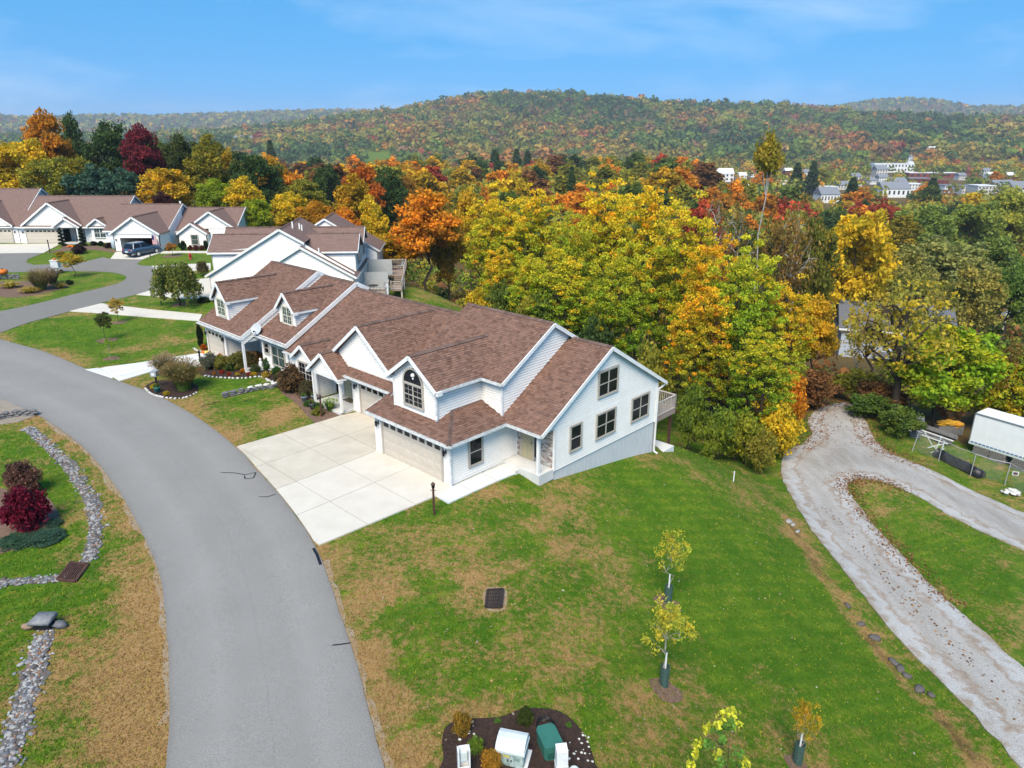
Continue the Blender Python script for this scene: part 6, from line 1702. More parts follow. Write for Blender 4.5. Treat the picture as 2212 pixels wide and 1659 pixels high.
# trees of the hillside
n = 14500
u = rng.uniform(-150, 2360, n); d = rng.uniform(1120, 2420, n); X = (u - 1106) / 1626 * d; Y = d
k = (np.abs(u - 815) < 34) & (d < 1330); X, Y, u, d = X[~k], Y[~k], u[~k], d[~k]
cols = pick_cols(len(X), [DGR, (.09, .15, .04), GRN, (.29, .27, .05), (.42, .29, .06), (.48, .22, .05), (.30, .17, .08), (.38, .11, .06)], [.26, .17, .14, .14, .11, .09, .07, .02], X, Y, 120, 4, .30)
wood_mass('hill_forest', 'autumn forest covering the long hill', X, Y, np.clip(rng.lognormal(2.75, .33, len(X)), 8, 34), cols, 27, .150, 6)
n = 6500
u = rng.uniform(-150, 2360, n); d = rng.uniform(3300, 5300, n); X = (u - 1106) / 1626 * d; Y = d
cols = pick_cols(n, [DGR, GRN, OLV, BRN, GOLD], [.3, .25, .2, .15, .1], X, Y, 400, 5)
wood_mass('far_forest', 'woods on the far ridges', X, Y, rng.uniform(16, 34, n), cols, 9, .34, 7)
# ------------------------------------------------------------------ plants and small things
def recolor_done(protos):
    for pr in protos:
        for c in KIDS[pr]: bpy.data.objects.remove(c)
        bpy.data.objects.remove(pr)
P_shr = [tree_proto('shrub', 'round', 201 + i, 1.0, 1.3, -.12, 11, 110, 60, .055, .20, .03, pal_plain, .8, multi=3) for i in range(2)]
P_mum = tree_proto('flowering_mum', 'round', 205, 1.0, 1.25, .0, 8, 50, 40, .10, .22, .02, pal_plain, .8)
P_sap = [tree_proto('sapling', 'round', 210 + i, 3.2, 1.7, .38, 10, 56, 26, .062, .22, .028, pal_mixed((.66, .52, .05), (.34, .40, .04)), .7, bark=M_barkpale) for i in range(2)]
P_ysap = tree_proto('small_tree', 'round', 215, 3.4, 3.0, .36, 9, 70, 34, .11, .36, .05, pal_plain, .4)
def pal_nm(hf, out, ck, lk):
    c = np.where((ck < .5)[:, None], np.array((.16, .32, .05)), np.where((ck < .9)[:, None], np.array((.62, .6, .05)), np.array((.48, .12, .04)))); return c * (.7 + .6 * lk)[:, None]
P_nm = tree_proto('sapling', 'round', 219, 3.4, 2.4, .3, 11, 30, 26, .085, .17, .025, pal_nm, .7)
def on(u, v): return G(u, v)
def pxm(p):          # picture pixels per metre at a point
    return 1534 / (p[1] * _cp - (p[2] - CAM_H) * _sp)
def shrub(u, vb, wpx, hpx, label, col, name='shrub', proto=None, cat='shrub', group=None):
    p = on(u, vb); s_ = pxm(p); w = wpx / s_; h = max(hpx / s_ / .88, .12)
    pr = proto or P_shr[int(u) % 2]
    return plant(pr, p[0], p[1] + w * .3, h, w, label, col, name, group, z=p[2], cat=cat)
def blade_clump(name, label, u, vb, wpx, hpx, n, c0, c1, cat='ornamental grass', droop=.9, wid=.02):
    p = on(u, vb); s_ = pxm(p); R0 = wpx / s_ / 2; h = hpx / s_ / .85
    rg = np.random.default_rng(int(u * 7 + vb)); a = rg.uniform(0, 6.283, n); rr = rg.random(n) ** .6
    L_ = h * rg.uniform(.7, 1.1, n); out = R0 * (.25 + .85 * rr)
    ts = np.linspace(0, 1, 5); V = []; F = []; Cc = []
    r0 = R0 * .28 * rr; wd = wid * rg.uniform(.7, 1.6, n)
    base = 0; vs = np.zeros((n, 5, 2, 3))
    for j, t in enumerate(ts):
        rad = r0 + (out - r0) * t ** 1.6; z = L_ * (t - droop * .42 * (out / R0) * t ** 3)
        ca, sa = np.cos(a), np.sin(a)
        q = np.stack([rad * ca, rad * sa, np.maximum(z, .02)], 1); wv = np.stack([-sa, ca, 0 * a], 1) * (wd * (1.05 - t * .8))[:, None]
        vs[:, j, 0] = q - wv; vs[:, j, 1] = q + wv
    V = vs.reshape(-1, 3); idx = np.arange(n * 10).reshape(n, 5, 2)
    F = np.stack([idx[:, :-1, 0], idx[:, :-1, 1], idx[:, 1:, 1], idx[:, 1:, 0]], -1).reshape(-1, 4)
    tt = np.tile(np.array([.1, .4, .7, 1.0]), n); k = np.repeat(rg.uniform(.6, 1.25, n), 4)
    Cc = lerp(c0, c1, tt ** 1.5) * k[:, None]
    o = thing(name, label, cat, (p[0], p[1] + R0 * .5, p[2]))
    link('blades', mesh_np('blades', V, F, Cc), M_leaf, o)
    n2 = max(20, n // 16); a = rg.uniform(0, 6.283, n2); rr = rg.random(n2) ** .5 * R0 * .95
    P = np.stack([rr * np.cos(a), rr * np.sin(a), h * (.98 - .5 * (rr / R0) ** 2) * rg.uniform(.85, 1.05, n2)], 1)
    Vp, Fp, _ = leaf_quads(P, np.full(n2, .08), 5, .045, rg, 1.2, .2, 3.5)
    link('plumes', mesh_np('plumes', Vp, Fp, np.tile(np.array(c1) * 1.1, (len(Fp), 1))), M_leaf, o)
    return o
M_stone = [mat('river_stone_%d' % i, c, .8, tuple(q * .6 for q in c), 6, 5, .4, 20) for i, c in enumerate(((.24, .24, .245), (.15, .15, .16), (.36, .345, .32), (.12, .105, .095)))]
M_wstone = mat('white_stone', (.62, .60, .56), .8, (.42, .40, .36), 5, 5, .4, 20)
M_slate = mat('dark_slate', (.085, .085, .092), .8, (.19, .18, .175), 6, 6, .6, 20)
stone_me = [MB().blob((0, 0, 0), (1, .72, .42), 7, 5, .22, seed=i).mesh('stone', True) for i in range(6)]
def stone(parent, x, y, z, r, m, name='stone', flat=1.0):
    k = random.randrange(6); key = (k, m.name)
    if key not in SM:
        me_ = stone_me[k].copy(); me_.materials.append(m); SM[key] = me_
    o = bpy.data.objects.new(name, SM[key]); COL.objects.link(o); o.parent = parent
    px, py, pz = (parent.location if parent is not None else (0, 0, 0))
    o.location = (x - px, y - py, z - pz); o.rotation_euler = (random.uniform(-.2, .2), random.uniform(-.2, .2), random.uniform(0, 6.28)); o.scale = (r, r, r * flat)
    return o
SM = {}
def edging(name, label, uv, m, r=.11, step=.2, closed=False, flat=1.3):
    ln = smooth_line(GX(*uv), 8, closed); p0 = ln[0]
    o = thing(name, label, 'edging', (p0[0], p0[1], gz(*p0)))
    acc = 0.0; last = ln[0]
    for q in ln[1:]:
        acc += math.hypot(q[0] - last[0], q[1] - last[1]); last = q
        if acc >= step:
            acc = 0; stone(o, q[0], q[1], gz(*q) + r * .4, r * random.uniform(.75, 1.3), m, flat=flat)
    return o
# ---- stream beds of cobbles
def cobbles(name, label, line, width, n, first=True):
    p0 = line[len(line) // 2]; bed = sheet(name, ribbon(line, -width / 2, width / 2, .12), mat('cobble_bed', (.16, .15, .145), .95, (.09, .085, .075), 8, 6, 1.0, 30), .018, .5, kind='structure', edge=.03); tag(bed, label)
    P = np.array(line); seg = np.cumsum(np.r_[0, np.hypot(*np.diff(P, axis=0).T)]); T_ = rng.uniform(0, seg[-1], n)
    X = np.interp(T_, seg, P[:, 0]) + rng.normal(0, width * .3, n); Y = np.interp(T_, seg, P[:, 1]) + rng.normal(0, width * .3, n)
    rr = rng.gamma(4, .008, n) + .02
    order = np.argsort(-rr / np.hypot(Y, 10)); k = 0
    rest = MB(); Zs = gzv(X, Y)
    for i in order:
        if k < 110 and rr[i] > .03:
            stone(bed, X[i], Y[i], Zs[i] + .03, rr[i] * 1.2, random.choice(M_stone)); k += 1
        else:
            c = random.choice(((.25, .25, .255), (.17, .17, .18), (.36, .345, .32), (.13, .115, .105), (.30, .305, .315), (.24, .13, .07)))
            a = random.uniform(0, 3.14); q = rr[i] * 1.15
            rest.blob((X[i], Y[i], Zs[i] + .03), (q * (1 if a < 1.6 else .7), q * (.7 if a < 1.6 else 1), q * .55), 6, 4, .25, col=c)
    rest.build('cobble_field', attr_mat(name + '_cobbles', .85, .3, 30), bed, kind='stuff')
cobbles('stream_bed', 'upper dry stream of grey cobbles along the road', creek1, .55, 1150); cobbles('stream_bed', 'short cobble channel running left from the drain', creek2, .45, 330); cobbles('stream_bed', 'lower dry cobble stream below the flat rock', creek3, .6, 950)
# ---- drain grates
def grate(label, uv, m):
    q = [G(*p) for p in uv]; c = np.mean(q, axis=0); o = thing('drain_grate', label, 'drain', tuple(c)); z = .05
    P = [np.array(p) - c for p in q]
    fr = MB()
    for i in range(4):
        a, b = P[i], P[(i + 1) % 4]; fr.beam((a[0], a[1], z), (b[0], b[1], z), .09, .09)
    fr.build('frame', m, o)
    MB().add([(p[0], p[1], -.02 + (p[2])) for p in P], [(0, 1, 2, 3)]).build('pit', M_dark, o)
    for k in range(1, 9):
        t = k / 9; a = P[0] + (P[1] - P[0]) * t; b = P[3] + (P[2] - P[3]) * t; MB().beam((a[0], a[1], z), (b[0], b[1], z), .05, .05).build('bar', m, o)
    for k in range(1, 5):
        t = k / 5; a = P[0] + (P[3] - P[0]) * t; b = P[1] + (P[2] - P[1]) * t; MB().beam((a[0], a[1], z - .02), (b[0], b[1], z - .02), .04, .04).build('cross_bar', m, o)
    return o
M_rust = mat('rusty_iron', (.10, .045, .03), .8, (.05, .025, .02), 6, 5, .4)
grate('rusty drain grate beside the cobble stream left of the road', ((124, 1255), (164, 1258), (191, 1221), (153, 1217)), M_rust)
grate('dark drain grate in the front lawn', ((1049, 1313), (1083, 1315), (1087, 1277), (1053, 1275)), mat('dark_iron', (.035, .025, .022), .7))
ring = sheet('gravel_ring', smooth_line(GX((1043, 1300), (1048, 1272), (1070, 1268), (1094, 1276), (1091, 1316), (1060, 1321)), 4, True), M_dirt, .012, .4, kind='structure', edge=.02); tag(ring, 'bare stony ring around the lawn drain')
# ---- culvert
p = G(95, 1358); cv = thing('culvert_stones', 'flat grey rock bridging a dark hole at the head of the lower stream', 'rocks', p)
MB().hexa([(-.4, -.25, .30), (.38, -.28, .33), (.42, .3, .38), (-.3, .35, .36), (-.36, -.22, .42), (.34, -.24, .46), (.38, .28, .52), (-.27, .32, .48)]).build('cap_stone', M_stone[0], cv, True); MB().blob((.55, .05, .12), (.28, .18, .14), 7, 5, .2, seed=4).build('side_stone', M_stone[1], cv, True); MB().blob((-.55, .0, .1), (.3, .16, .12), 7, 5, .2, seed=5).build('side_stone', mat('brown_stone', (.25, .17, .11), .9), cv, True); MB().box(-.3, .3, -.1, .3, -.1, .34).build('opening', M_dark, cv)
# ---- dry stone walls
def stone_wall(label, uv, h, cap=None):
    ln = smooth_line(GX(*uv), 8); o = thing('stone_wall', label, 'wall', (*ln[0], gz(*ln[0]))); px, py, pz = o.location
    for row in range(3):
        acc = .0; last = ln[0]; L_ = .34 + .06 * row
        for q in ln[1:]:
            acc += math.hypot(q[0] - last[0], q[1] - last[1])
            if acc > L_:
                acc = 0; w = random.uniform(.2, .32); z = gz(*q) - pz + h * (row + .5) / 3
                hd = math.atan2(q[1] - last[1], q[0] - last[0]); mb = MB(); mb.blob((0, 0, 0), (w, .17, h / 5), 8, 5, .16)
                so = mb.build('stone', (M_wstone if cap and row == 2 and random.random() < .55 else M_slate), o); so.location = (q[0] - px, q[1] - py, z); so.rotation_euler = (0, 0, hd)
            last = q
    return o
stone_wall('low dark stacked stone wall crossing the lawn of the dormered unit', ((472, 862), (510, 853), (560, 842), (590, 838), (611, 829)), .38, True)
stone_wall('dark stone culvert wall at the left picture edge by the road', ((-30, 915), (10, 905), (40, 900), (76, 898)), .45)
stone_wall('dark ledge stones in the far island bed', ((-20, 606), (10, 603), (40, 603)), .6)
# ---- beds
BEDS = []
def bed(label, uv, m=M_mulch2, lift=.02):
    BEDS.append(smooth_line(GX(*uv), 4, True))
    o = sheet('planting_bed', smooth_line(GX(*uv), 4, True), m, lift, .5, kind='structure', edge=.03); tag(o, label)
bed('dark bark bed around the utility boxes', ((965, 1570), (1000, 1555), (1080, 1550), (1130, 1532), (1200, 1535), (1240, 1560), (1268, 1600), (1285, 1650), (1290, 1710), (960, 1710), (958, 1640), (955, 1600)), M_mulch, .03)
bed('flower bed before the dormered unit', ((435, 811), (464, 815), (500, 817), (527, 817), (564, 814), (582, 823), (600, 827), (622, 812), (572, 786), (519, 778), (433, 790)), M_mulch)
bed('round bed with tall grasses by the road', ((312, 838), (330, 853), (365, 861), (400, 860), (426, 848), (424, 832), (390, 822), (340, 822)), M_mulch)
bed('mulch bed before the middle unit porch', ((605, 845), (640, 872), (670, 905), (690, 915), (742, 897), (735, 885), (690, 858), (640, 838)))
bed('mulch bed under the red barberry', ((-40, 1060), (40, 1062), (95, 1070), (122, 1100), (128, 1135), (100, 1165), (40, 1185), (-40, 1190)), M_mulch2)
bed('island bed of grasses by the far loop', ((-20, 612), (40, 608), (110, 606), (150, 616), (120, 628), (60, 640), (0, 640)), M_mulch2)
bed('bed along the far row between the topiaries', ((100, 547), (130, 538), (140, 532), (200, 531), (250, 541), (245, 545), (200, 540), (160, 541), (120, 545)), M_mulch2)
for u, v, w, lb in ((1442, 1304, 30, 'upper'), (1436, 1490, 36, 'lower'), (1718, 1650, 26, 'right'), (257, 697, 16, 'yellow'), (232, 735, 22, 'green'), (240, 775, 18, 'small green'), (372, 553, 20, 'far orange'), (390, 658, 18, 'weeping')):
    c = on(u, v); r_ = w / pxm(c); P = [(c[0] + r_ * math.cos(a) * random.uniform(.8, 1.2), c[1] + r_ * .9 * math.sin(a) * random.uniform(.8, 1.2)) for a in np.linspace(0, 6.283, 14)[:-1]]
    o = sheet('mulch_ring', P, M_mulch2, .015, .4, kind='structure', edge=.02); tag(o, 'mulch ring under the %s young tree' % lb)
edging('stone_edging', 'white stone edging of the flower bed before the dormered unit', ((435, 812), (464, 816), (500, 818), (527, 818), (564, 815), (582, 824), (597, 829)), M_wstone, .13, .24)
edging('stone_edging', 'white stone edging of the round bed by the road', ((312, 838), (330, 853), (365, 861), (400, 860), (426, 848)), M_wstone, .11, .2)
edging('stone_edging', 'white stones at the corner of the single garage', ((418, 752), (424, 757), (432, 760), (440, 760)), M_wstone, .12, .22)
# ---- ornamental grasses
blade_clump('ornamental_grass', 'big brown green fountain grass in the round bed by the road', 388, 850, 96, 66, 1500, (.16, .24, .04), (.30, .21, .08))
blade_clump('ornamental_grass', 'pinkish plumed grass behind the big fountain grass', 350, 818, 66, 50, 900, (.18, .25, .05), (.38, .26, .14))
blade_clump('ornamental_grass', 'largest fountain grass of the far island bed', 80, 630, 66, 46, 800, (.13, .18, .04), (.32, .22, .09), wid=.04)
blade_clump('ornamental_grass', 'fountain grass behind the largest in the far island', 108, 616, 48, 34, 500, (.07, .09, .03), (.26, .18, .11), wid=.04)
for i, (u, v, w, h, lb) in enumerate(((15, 624, 44, 14, 'left low yellow grass in the far island'), (57, 635, 48, 14, 'middle low yellow grass in the far island'), (126, 624, 30, 13, 'right low yellow grass in the far island'))):
    blade_clump('yellow_grass', lb, u, v, w, h, 260, (.30, .26, .04), (.48, .36, .06), wid=.05, droop=1.3)
# ---- shrubs and flowers
for u, v, w, h, lb, c in ((449, 800, 42, 32, 'grey green shrub at the left of the flower bed', (.16, .17, .11)), (474, 800, 34, 28, 'yellow green shrub in the flower bed', (.30, .28, .05)), (511, 800, 46, 34, 'olive shrub in the middle of the flower bed', (.20, .19, .04)), (534, 797, 36, 32, 'tall olive brown shrub in the flower bed', (.22, .17, .05)), (556, 789, 30, 26, 'rust brown shrub below the porch', (.30, .16, .04)), (580, 801, 32, 26, 'deep green shrub under the double window', (.06, .14, .03)), (601, 813, 32, 20, 'green shrub at the right end of the flower bed', (.06, .15, .03)), (601, 824, 26, 11, 'low dark mound shrub beside the stone wall', (.07, .08, .03)),
    (486, 790, 22, 18, 'burgundy plant under the orange mum', (.16, .02, .02)), (496, 803, 26, 18, 'low green plant in the flower bed', (.09, .14, .03)), (550, 806, 26, 16, 'mixed green plant near the white statue', (.10, .13, .04)),
    (629, 852, 76, 52, 'brown feathery shrub before the bay window', (.17, .10, .045)), (660, 862, 40, 34, 'brown green shrub beside the pots', (.13, .11, .05)), (664, 880, 22, 13, 'small round green shrub before the middle porch', (.08, .17, .03)), (685, 886, 22, 14, 'round green shrub beside the brown post', (.09, .18, .03)), (684, 899, 30, 15, 'yellow green clump at the driveway corner', (.26, .26, .04)),
    (38, 1078, 80, 66, 'brown twiggy shrub behind the red barberry', (.20, .10, .07)), (148, 616, 16, 10, 'clipped dark ball shrub in the far island', (.03, .06, .02)), (131, 590, 10, 7, 'small dark ball shrub by the far mailbox', (.04, .08, .02)), (128, 556, 24, 11, 'golden mound shrub on the far lawn', (.45, .33, .03)), (166, 550, 32, 19, 'dark brown round shrub on the far lawn', (.07, .04, .03)),
    (201, 531, 16, 9, 'dark shrub left under the far window', (.03, .03, .025)), (216, 532, 15, 10, 'green shrub under the far window', (.02, .06, .02)), (232, 537, 22, 11, 'brown shrub at the far garage corner', (.07, .045, .03)), (394, 541, 17, 18, 'round dark yew left of the far small window', (.02, .055, .018)), (444, 539, 13, 17, 'round dark yew right of the far small window', (.02, .055, .018)), (410, 541, 12, 10, 'left russet shrub below the far small window', (.17, .045, .03)), (422, 542, 14, 11, 'middle russet shrub below the far small window', (.17, .045, .03)), (435, 541, 12, 10, 'right russet shrub below the far small window', (.14, .04, .03)), (361, 541, 14, 6, 'low green shrub at the open garage corner', (.04, .09, .03)),
    (437, 655, 30, 11, 'clipped green hedge at the end of the wide drive', (.07, .10, .03)), (462, 655, 16, 18, 'yellow green shrub beside the white gable wall', (.22, .22, .04)), (997, 1593, 44, 50, 'orange green dwarf arborvitae left in the utility bed', (.34, .21, .03)), (1134, 1571, 40, 38, 'dark green dwarf shrub at the back of the utility bed', (.07, .10, .02)), (1062, 1672, 54, 42, 'orange dwarf shrub at the bottom of the utility bed', (.50, .26, .03)), (1026, 1632, 36, 36, 'fresh green leafy plant beside the white open pedestal', (.22, .34, .04)), (1075, 1563, 16, 10, 'tiny green weed at the back of the utility bed', (.12, .26, .04)), (1229, 1572, 14, 12, 'small green weed right of the green box', (.12, .26, .04))):
    shrub(u, v, w, h, lb, c)
shrub(43, 1156, 98, 84, 'dense red purple barberry at the left picture edge', (.20, .012, .035), 'barberry_bush', P_shr[0]); shrub(84, 1178, 90, 14, 'blue green creeping juniper in front of the barberry', (.06, .13, .08), 'juniper'); shrub(20, 1186, 90, 12, 'creeping juniper left below the barberry', (.06, .13, .07), 'juniper'); shrub(112, 1140, 40, 12, 'creeping juniper right of the barberry', (.06, .13, .08), 'juniper')
for u, v, w, h, lb, c in ((477, 776, 15, 12, 'orange mum on the burgundy plant', (.62, .12, .01)), (439, 757, 15, 12, 'orange mum at the single garage corner', (.62, .15, .01)), (508, 778, 22, 10, 'yellow mum below the porch post', (.62, .45, .02)), (572, 819, 16, 14, 'yellow mum on the white stone edging', (.62, .42, .04)), (494, 812, 8, 8, 'red flower at the front of the flower bed', (.55, .03, .01)), (462, 810, 7, 7, 'orange flower left in the flower bed', (.62, .2, .01)), (428, 802, 10, 7, 'orange flower at the driveway edge', (.6, .16, .01)), (547, 812, 14, 8, 'yellow flowers right in the flower bed', (.6, .42, .02)), (332, 842, 18, 11, 'yellow flowers left in the round bed', (.58, .42, .02)), (358, 855, 14, 9, 'yellow flowers front of the round bed', (.58, .40, .02)), (550, 786, 22, 8, 'orange yellow flowers below the brick wall', (.5, .3, .02)), (524, 806, 14, 9, 'orange flowers in the middle of the flower bed', (.62, .22, .01)), (512, 812, 10, 7, 'yellow flowers at the front middle of the flower bed', (.62, .45, .02)), (478, 808, 11, 8, 'deep red flowers left of centre in the flower bed', (.42, .03, .02)), (536, 811, 8, 7, 'scarlet flower right of centre in the flower bed', (.55, .05, .01)), (500, 788, 16, 10, 'gold flowers before the porch slab', (.58, .36, .02)), (586, 808, 9, 7, 'small yellow flower under the double window', (.6, .45, .04))):
    shrub(u, v, w, h, lb, c, 'flowering_mum', P_mum, 'flower')
blade_clump('spiky_plant', 'spiky green plant beside the brown post at the middle porch', 712, 892, 42, 28, 160, (.10, .2, .03), (.2, .3, .05), 'plant', .8, .02)
shrub(433, 750, 14, 46, 'narrow dark arborvitae beside the single garage', (.02, .035, .015), 'arborvitae')
# ---- young trees
def young(u, vb, vt, wpx, label, col=(1, 1, 1), proto=None, guard=True, name='sapling'):
    p = on(u, vb); x, y, zt_ = aty(u, vt, p[1]); h = max(zt_ - p[2], .8); s_ = pxm(p)
    o = plant(proto or P_sap[int(u) % 2], p[0], p[1], h, wpx / s_, label, col, name, z=p[2], cat='young tree')
    if guard:
        sx, sz = o.scale[0], o.scale[2]
        mg = MB(); mg.lathe([(.16, 0), (.17, .9), (.155, .9), (.145, 0)], 9); g = mg.build('trunk_guard', M_guard, o); g.scale = (1 / sx, 1 / sx, 1 / sz)
        w = MB().tube([(0, 0, 0.0), (0, 0, 1.45)], .032, 6).build('white_wrap', M_white, o); w.scale = (1 / sx, 1 / sx, 1 / sz)
    return o
def guard_mat():
    m, n, l, p = newmat('mesh_guard'); p.inputs['Base Color'].default_value = (.05, .10, .085, 1); p.inputs['Roughness'].default_value = .6; p.inputs['Alpha'].default_value = .8
    co = n.new('ShaderNodeTexCoord'); no = n.new('ShaderNodeTexNoise'); no.inputs['Scale'].default_value = 30; l(co.outputs['Object'], no.inputs['Vector'])
    mr = n.new('ShaderNodeMapRange'); mr.inputs['To Min'].default_value = .55; mr.inputs['To Max'].default_value = 1.0; l(no.outputs['Fac'], mr.inputs[0]); l(mr.outputs[0], p.inputs['Alpha'])
    return m
M_guard = guard_mat()
young(1442, 1302, 1138, 76, 'young yellow tree with green trunk guard, upper of the two on the slope'); young(1434, 1480, 1292, 110, 'young yellow green tree with green trunk guard, lower of the two on the slope'); young(1722, 1648, 1508, 66, 'young thin orange leaved tree with guard near the bottom right', (1.0, .7, .5))
young(1535, 1800, 1530, 170, 'young maple with green, yellow and red leaves at the bottom edge', (1, 1, 1), P_nm, guard=False)
young(257, 697, 641, 36, 'young bright yellow tree beside the long straight drive', (.62, .42, .08), P_ysap, False); young(231, 736, 672, 40, 'dark green leaning young tree on the left lawn', (.10, .12, .03), P_ysap, False); young(240, 777, 728, 24, 'thin green sapling below the leaning young tree', (.5, .8, .6), None, False); young(160, 599, 546, 54, 'small yellow spreading tree in the far island', (.58, .40, .03), P_ysap, False, 'small_tree'); young(372, 553, 523, 30, 'small orange round tree before the far row', (.55, .26, .03), P_ysap, False, 'small_tree')
# ---- weeping trees
def weeping(u, vb, vt, wpx, label, n, col):
    p = on(u, vb); x, y, zt_ = aty(u, vt, p[1]); h = zt_ - p[2]; R0 = wpx / pxm(p) / 2; rg = np.random.default_rng(int(u))
    o = thing('weeping_tree', label, 'tree', p); tb = MB(); limb(tb, (0, 0, -.1), (0.05, 0, h * .66), .13 * h / 4.5, .07 * h / 4.5, rg, 5, sides=7)
    C = []; Rr = []
    for i in range(26):
        a = i * 2.399; rr = R0 * (.35 + .65 * ((i * 7) % 26) / 26); top = np.array([rr * .55 * math.cos(a), rr * .55 * math.sin(a), h * rg.uniform(.8, .97)]); end = np.array([rr * math.cos(a), rr * math.sin(a), h * rg.uniform(.26, .5)])
        limb(tb, (0, 0, h * .62), top, .03, .02, rg, 3); limb(tb, top, end, .02, .006, rg, 4, .12)
        for k in range(9):
            t = k / 8; q = top + (end - top) * t; q[2] += .12 * 4 * t * (1 - t) * np.linalg.norm(end - top); C.append(q + rg.normal(size=3) * .08); Rr.append(.26 * h / 4.5 + .1)
    tb.build('trunk', M_bark, o, True); V, F, P = leaf_quads(np.array(C), np.array(Rr), n, .12 * h / 4.0, rg, 1.5, .1, 3.2)
    lk = rg.random(len(F)); link('crown', mesh_np('crown', V, F, lerp(col, (.28, .22, .05), np.clip(lk * 1.5 - .7, 0, 1)) * (.6 + .6 * lk)[:, None]), M_leaf, o)
weeping(388, 660, 572, 116, 'large weeping tree with drooping green branches before the wide drive', 34, (.15, .20, .035)); weeping(440, 597, 567, 30, 'small weeping tree beside the white gable wall', 14, (.07, .05, .025))
# ---- spiral topiaries
for u, lb in ((136, 'left'), (180, 'right')):
    p = on(u, 532); o = thing('spiral_topiary', '%s one of the two dark spiral topiaries at the far entry' % lb, 'topiary', p); rg = np.random.default_rng(int(u)); C = []; Rr = []
    for i in range(120):
        t = i / 119; a = t * 6.283 * 5; r_ = .62 * (1 - t * .72); C.append((r_ * .55 * math.cos(a), r_ * .55 * math.sin(a), .15 + t * 2.5)); Rr.append(.30 * (1 - t * .55))
    MB().tube([(0, 0, 0), (0, 0, 2.6)], .05, 5).build('stem', M_bark, o); V, F, P = leaf_quads(np.array(C), np.array(Rr), 22, .11, rg, .5); link('foliage', mesh_np('foliage', V, F, np.tile((.022, .042, .018), (len(F), 1)) * rg.uniform(.6, 1.4, (len(F), 1))), M_leaf, o)
# ---- pumpkins
M_pump = mat('pumpkin_skin', (.62, .17, .015), .5, (.5, .11, .01), 3); M_gourd = mat('gourd_skin', (.62, .46, .14), .5)
def pumpkin(p, r, label, m=None, group=None):
    o = thing('pumpkin', label, 'pumpkin', p, 0, group); mb = MB(); n = 16; prof = [(.1, .02), (.75, .12), (1.0, .45), (.95, .8), (.6, 1.12), (.12, 1.1)]
    vs = [(r * q * (1 + .07 * math.cos(8 * a)) * math.cos(a), r * q * (1 + .07 * math.cos(8 * a)) * math.sin(a), r * z) for q, z in prof for a in [6.283 * k / n for k in range(n)]]
    mb.add(vs, [(i * n + k, i * n + (k + 1) % n, (i + 1) * n + (k + 1) % n, (i + 1) * n + k) for i in range(5) for k in range(n)] + [tuple(range(n - 1, -1, -1)), tuple(5 * n + k for k in range(n))]); mb.build('rind', m or M_pump, o, True)
    MB().tube([(0, 0, r * 1.0), (.03, 0, r * 1.35)], .12 * r, 5).build('stalk', M_bark, o)
for u, v, r_, lb in ((148, 534.5, .24, 'left pumpkin of the three at the far entry'), (154, 533.5, .28, 'middle pumpkin of the three at the far entry'), (159, 534.5, .25, 'right pumpkin of the three at the far entry'), (441, 764, .22, 'dark orange pumpkin at the single garage corner')): pumpkin(on(u, v), r_, lb)
pumpkin(on(447, 764), .22, 'pale yellow gourd at the single garage corner', M_gourd); p = on(9, 603); pumpkin((p[0], p[1], p[2] + .55), .55, 'big orange pumpkin on the far island ledge'); 
# ---- posts, lamps, signs
def post(u, vb, vt, label, m, lantern=False, r=.045, name='post', cat='post'):
    p = on(u, vb); h = max(aty(u, vt, p[1])[2] - p[2], .4); o = thing(name, label, cat, p)
    MB().box(-r, r, -r, r, -.1, h - (.3 if lantern else .05)).build('pole', m, o)
    if lantern:
        MB().lathe([(.05, 0), (.07, .02), (.09, .2), (.05, .21)], 6, (0, 0, h - .3)).build('lantern_glass', M_glass, o); MB().lathe([(.12, 0), (.03, .09), (.01, .13)], 6, (0, 0, h - .09)).build('lantern_cap', m, o); MB().beam((-.14, 0, h - .4), (.14, 0, h - .4), .02, .02).build('cross_arm', m, o)
    else: MB().lathe([(r * 1.6, 0), (r * 1.6, .03), (.01, .07)], 6, (0, 0, h - .05)).build('cap', m, o)
    return o
post(938, 1112, 1042, 'brown lamp post at the corner of the near driveway', M_brown, True, name='lamp_post', cat='lamp post'); post(695, 900, 853, 'brown lamp post in the bed at the middle porch', M_brown, True, name='lamp_post', cat='lamp post'); post(434, 789, 757, 'dark lamp post beside the narrow driveway', M_black, True, name='lamp_post', cat='lamp post'); post(108, 545, 518, 'black lamp post beside the far drive', M_black, True, name='lamp_post', cat='lamp post'); post(325, 556, 545, 'short black post beside the blue car', M_black); post(420, 650, 622, 'black lamp post beside the weeping tree', M_black, True, name='lamp_post', cat='lamp post'); post(349, 660, 650, 'short black stake on the lawn by the weeping tree', M_black)
p = on(124, 591); o = thing('mailbox', 'white mailbox cabinet on a pedestal in the far island', 'mailbox', p); MB().box(-.12, .12, -.12, .12, 0, .75).build('pedestal', M_white, o); MB().box(-.45, .45, -.3, .3, .75, 1.6).build('cabinet', mat('mailbox_white', (.58, .60, .62), .5), o); MB().box(-.5, .5, -.35, .35, 1.6, 1.66).build('lid', M_white, o); pumpkin((p[0], p[1], p[2] + 1.66), .2, 'small orange pumpkin on top of the mailbox cabinet')
p = on(340, 838); o = thing('mailbox', 'grey newspaper box in the round bed', 'mailbox', p); MB().box(-.05, .05, -.05, .05, 0, .9).build('stand', M_black, o); MB().box(-.2, .2, -.28, .28, .9, 1.25).build('box', mat('box_grey', (.30, .32, .34), .5), o); MB().box(-.1, .1, -.295, -.281, .98, 1.16).build('number_plate', M_white, o)
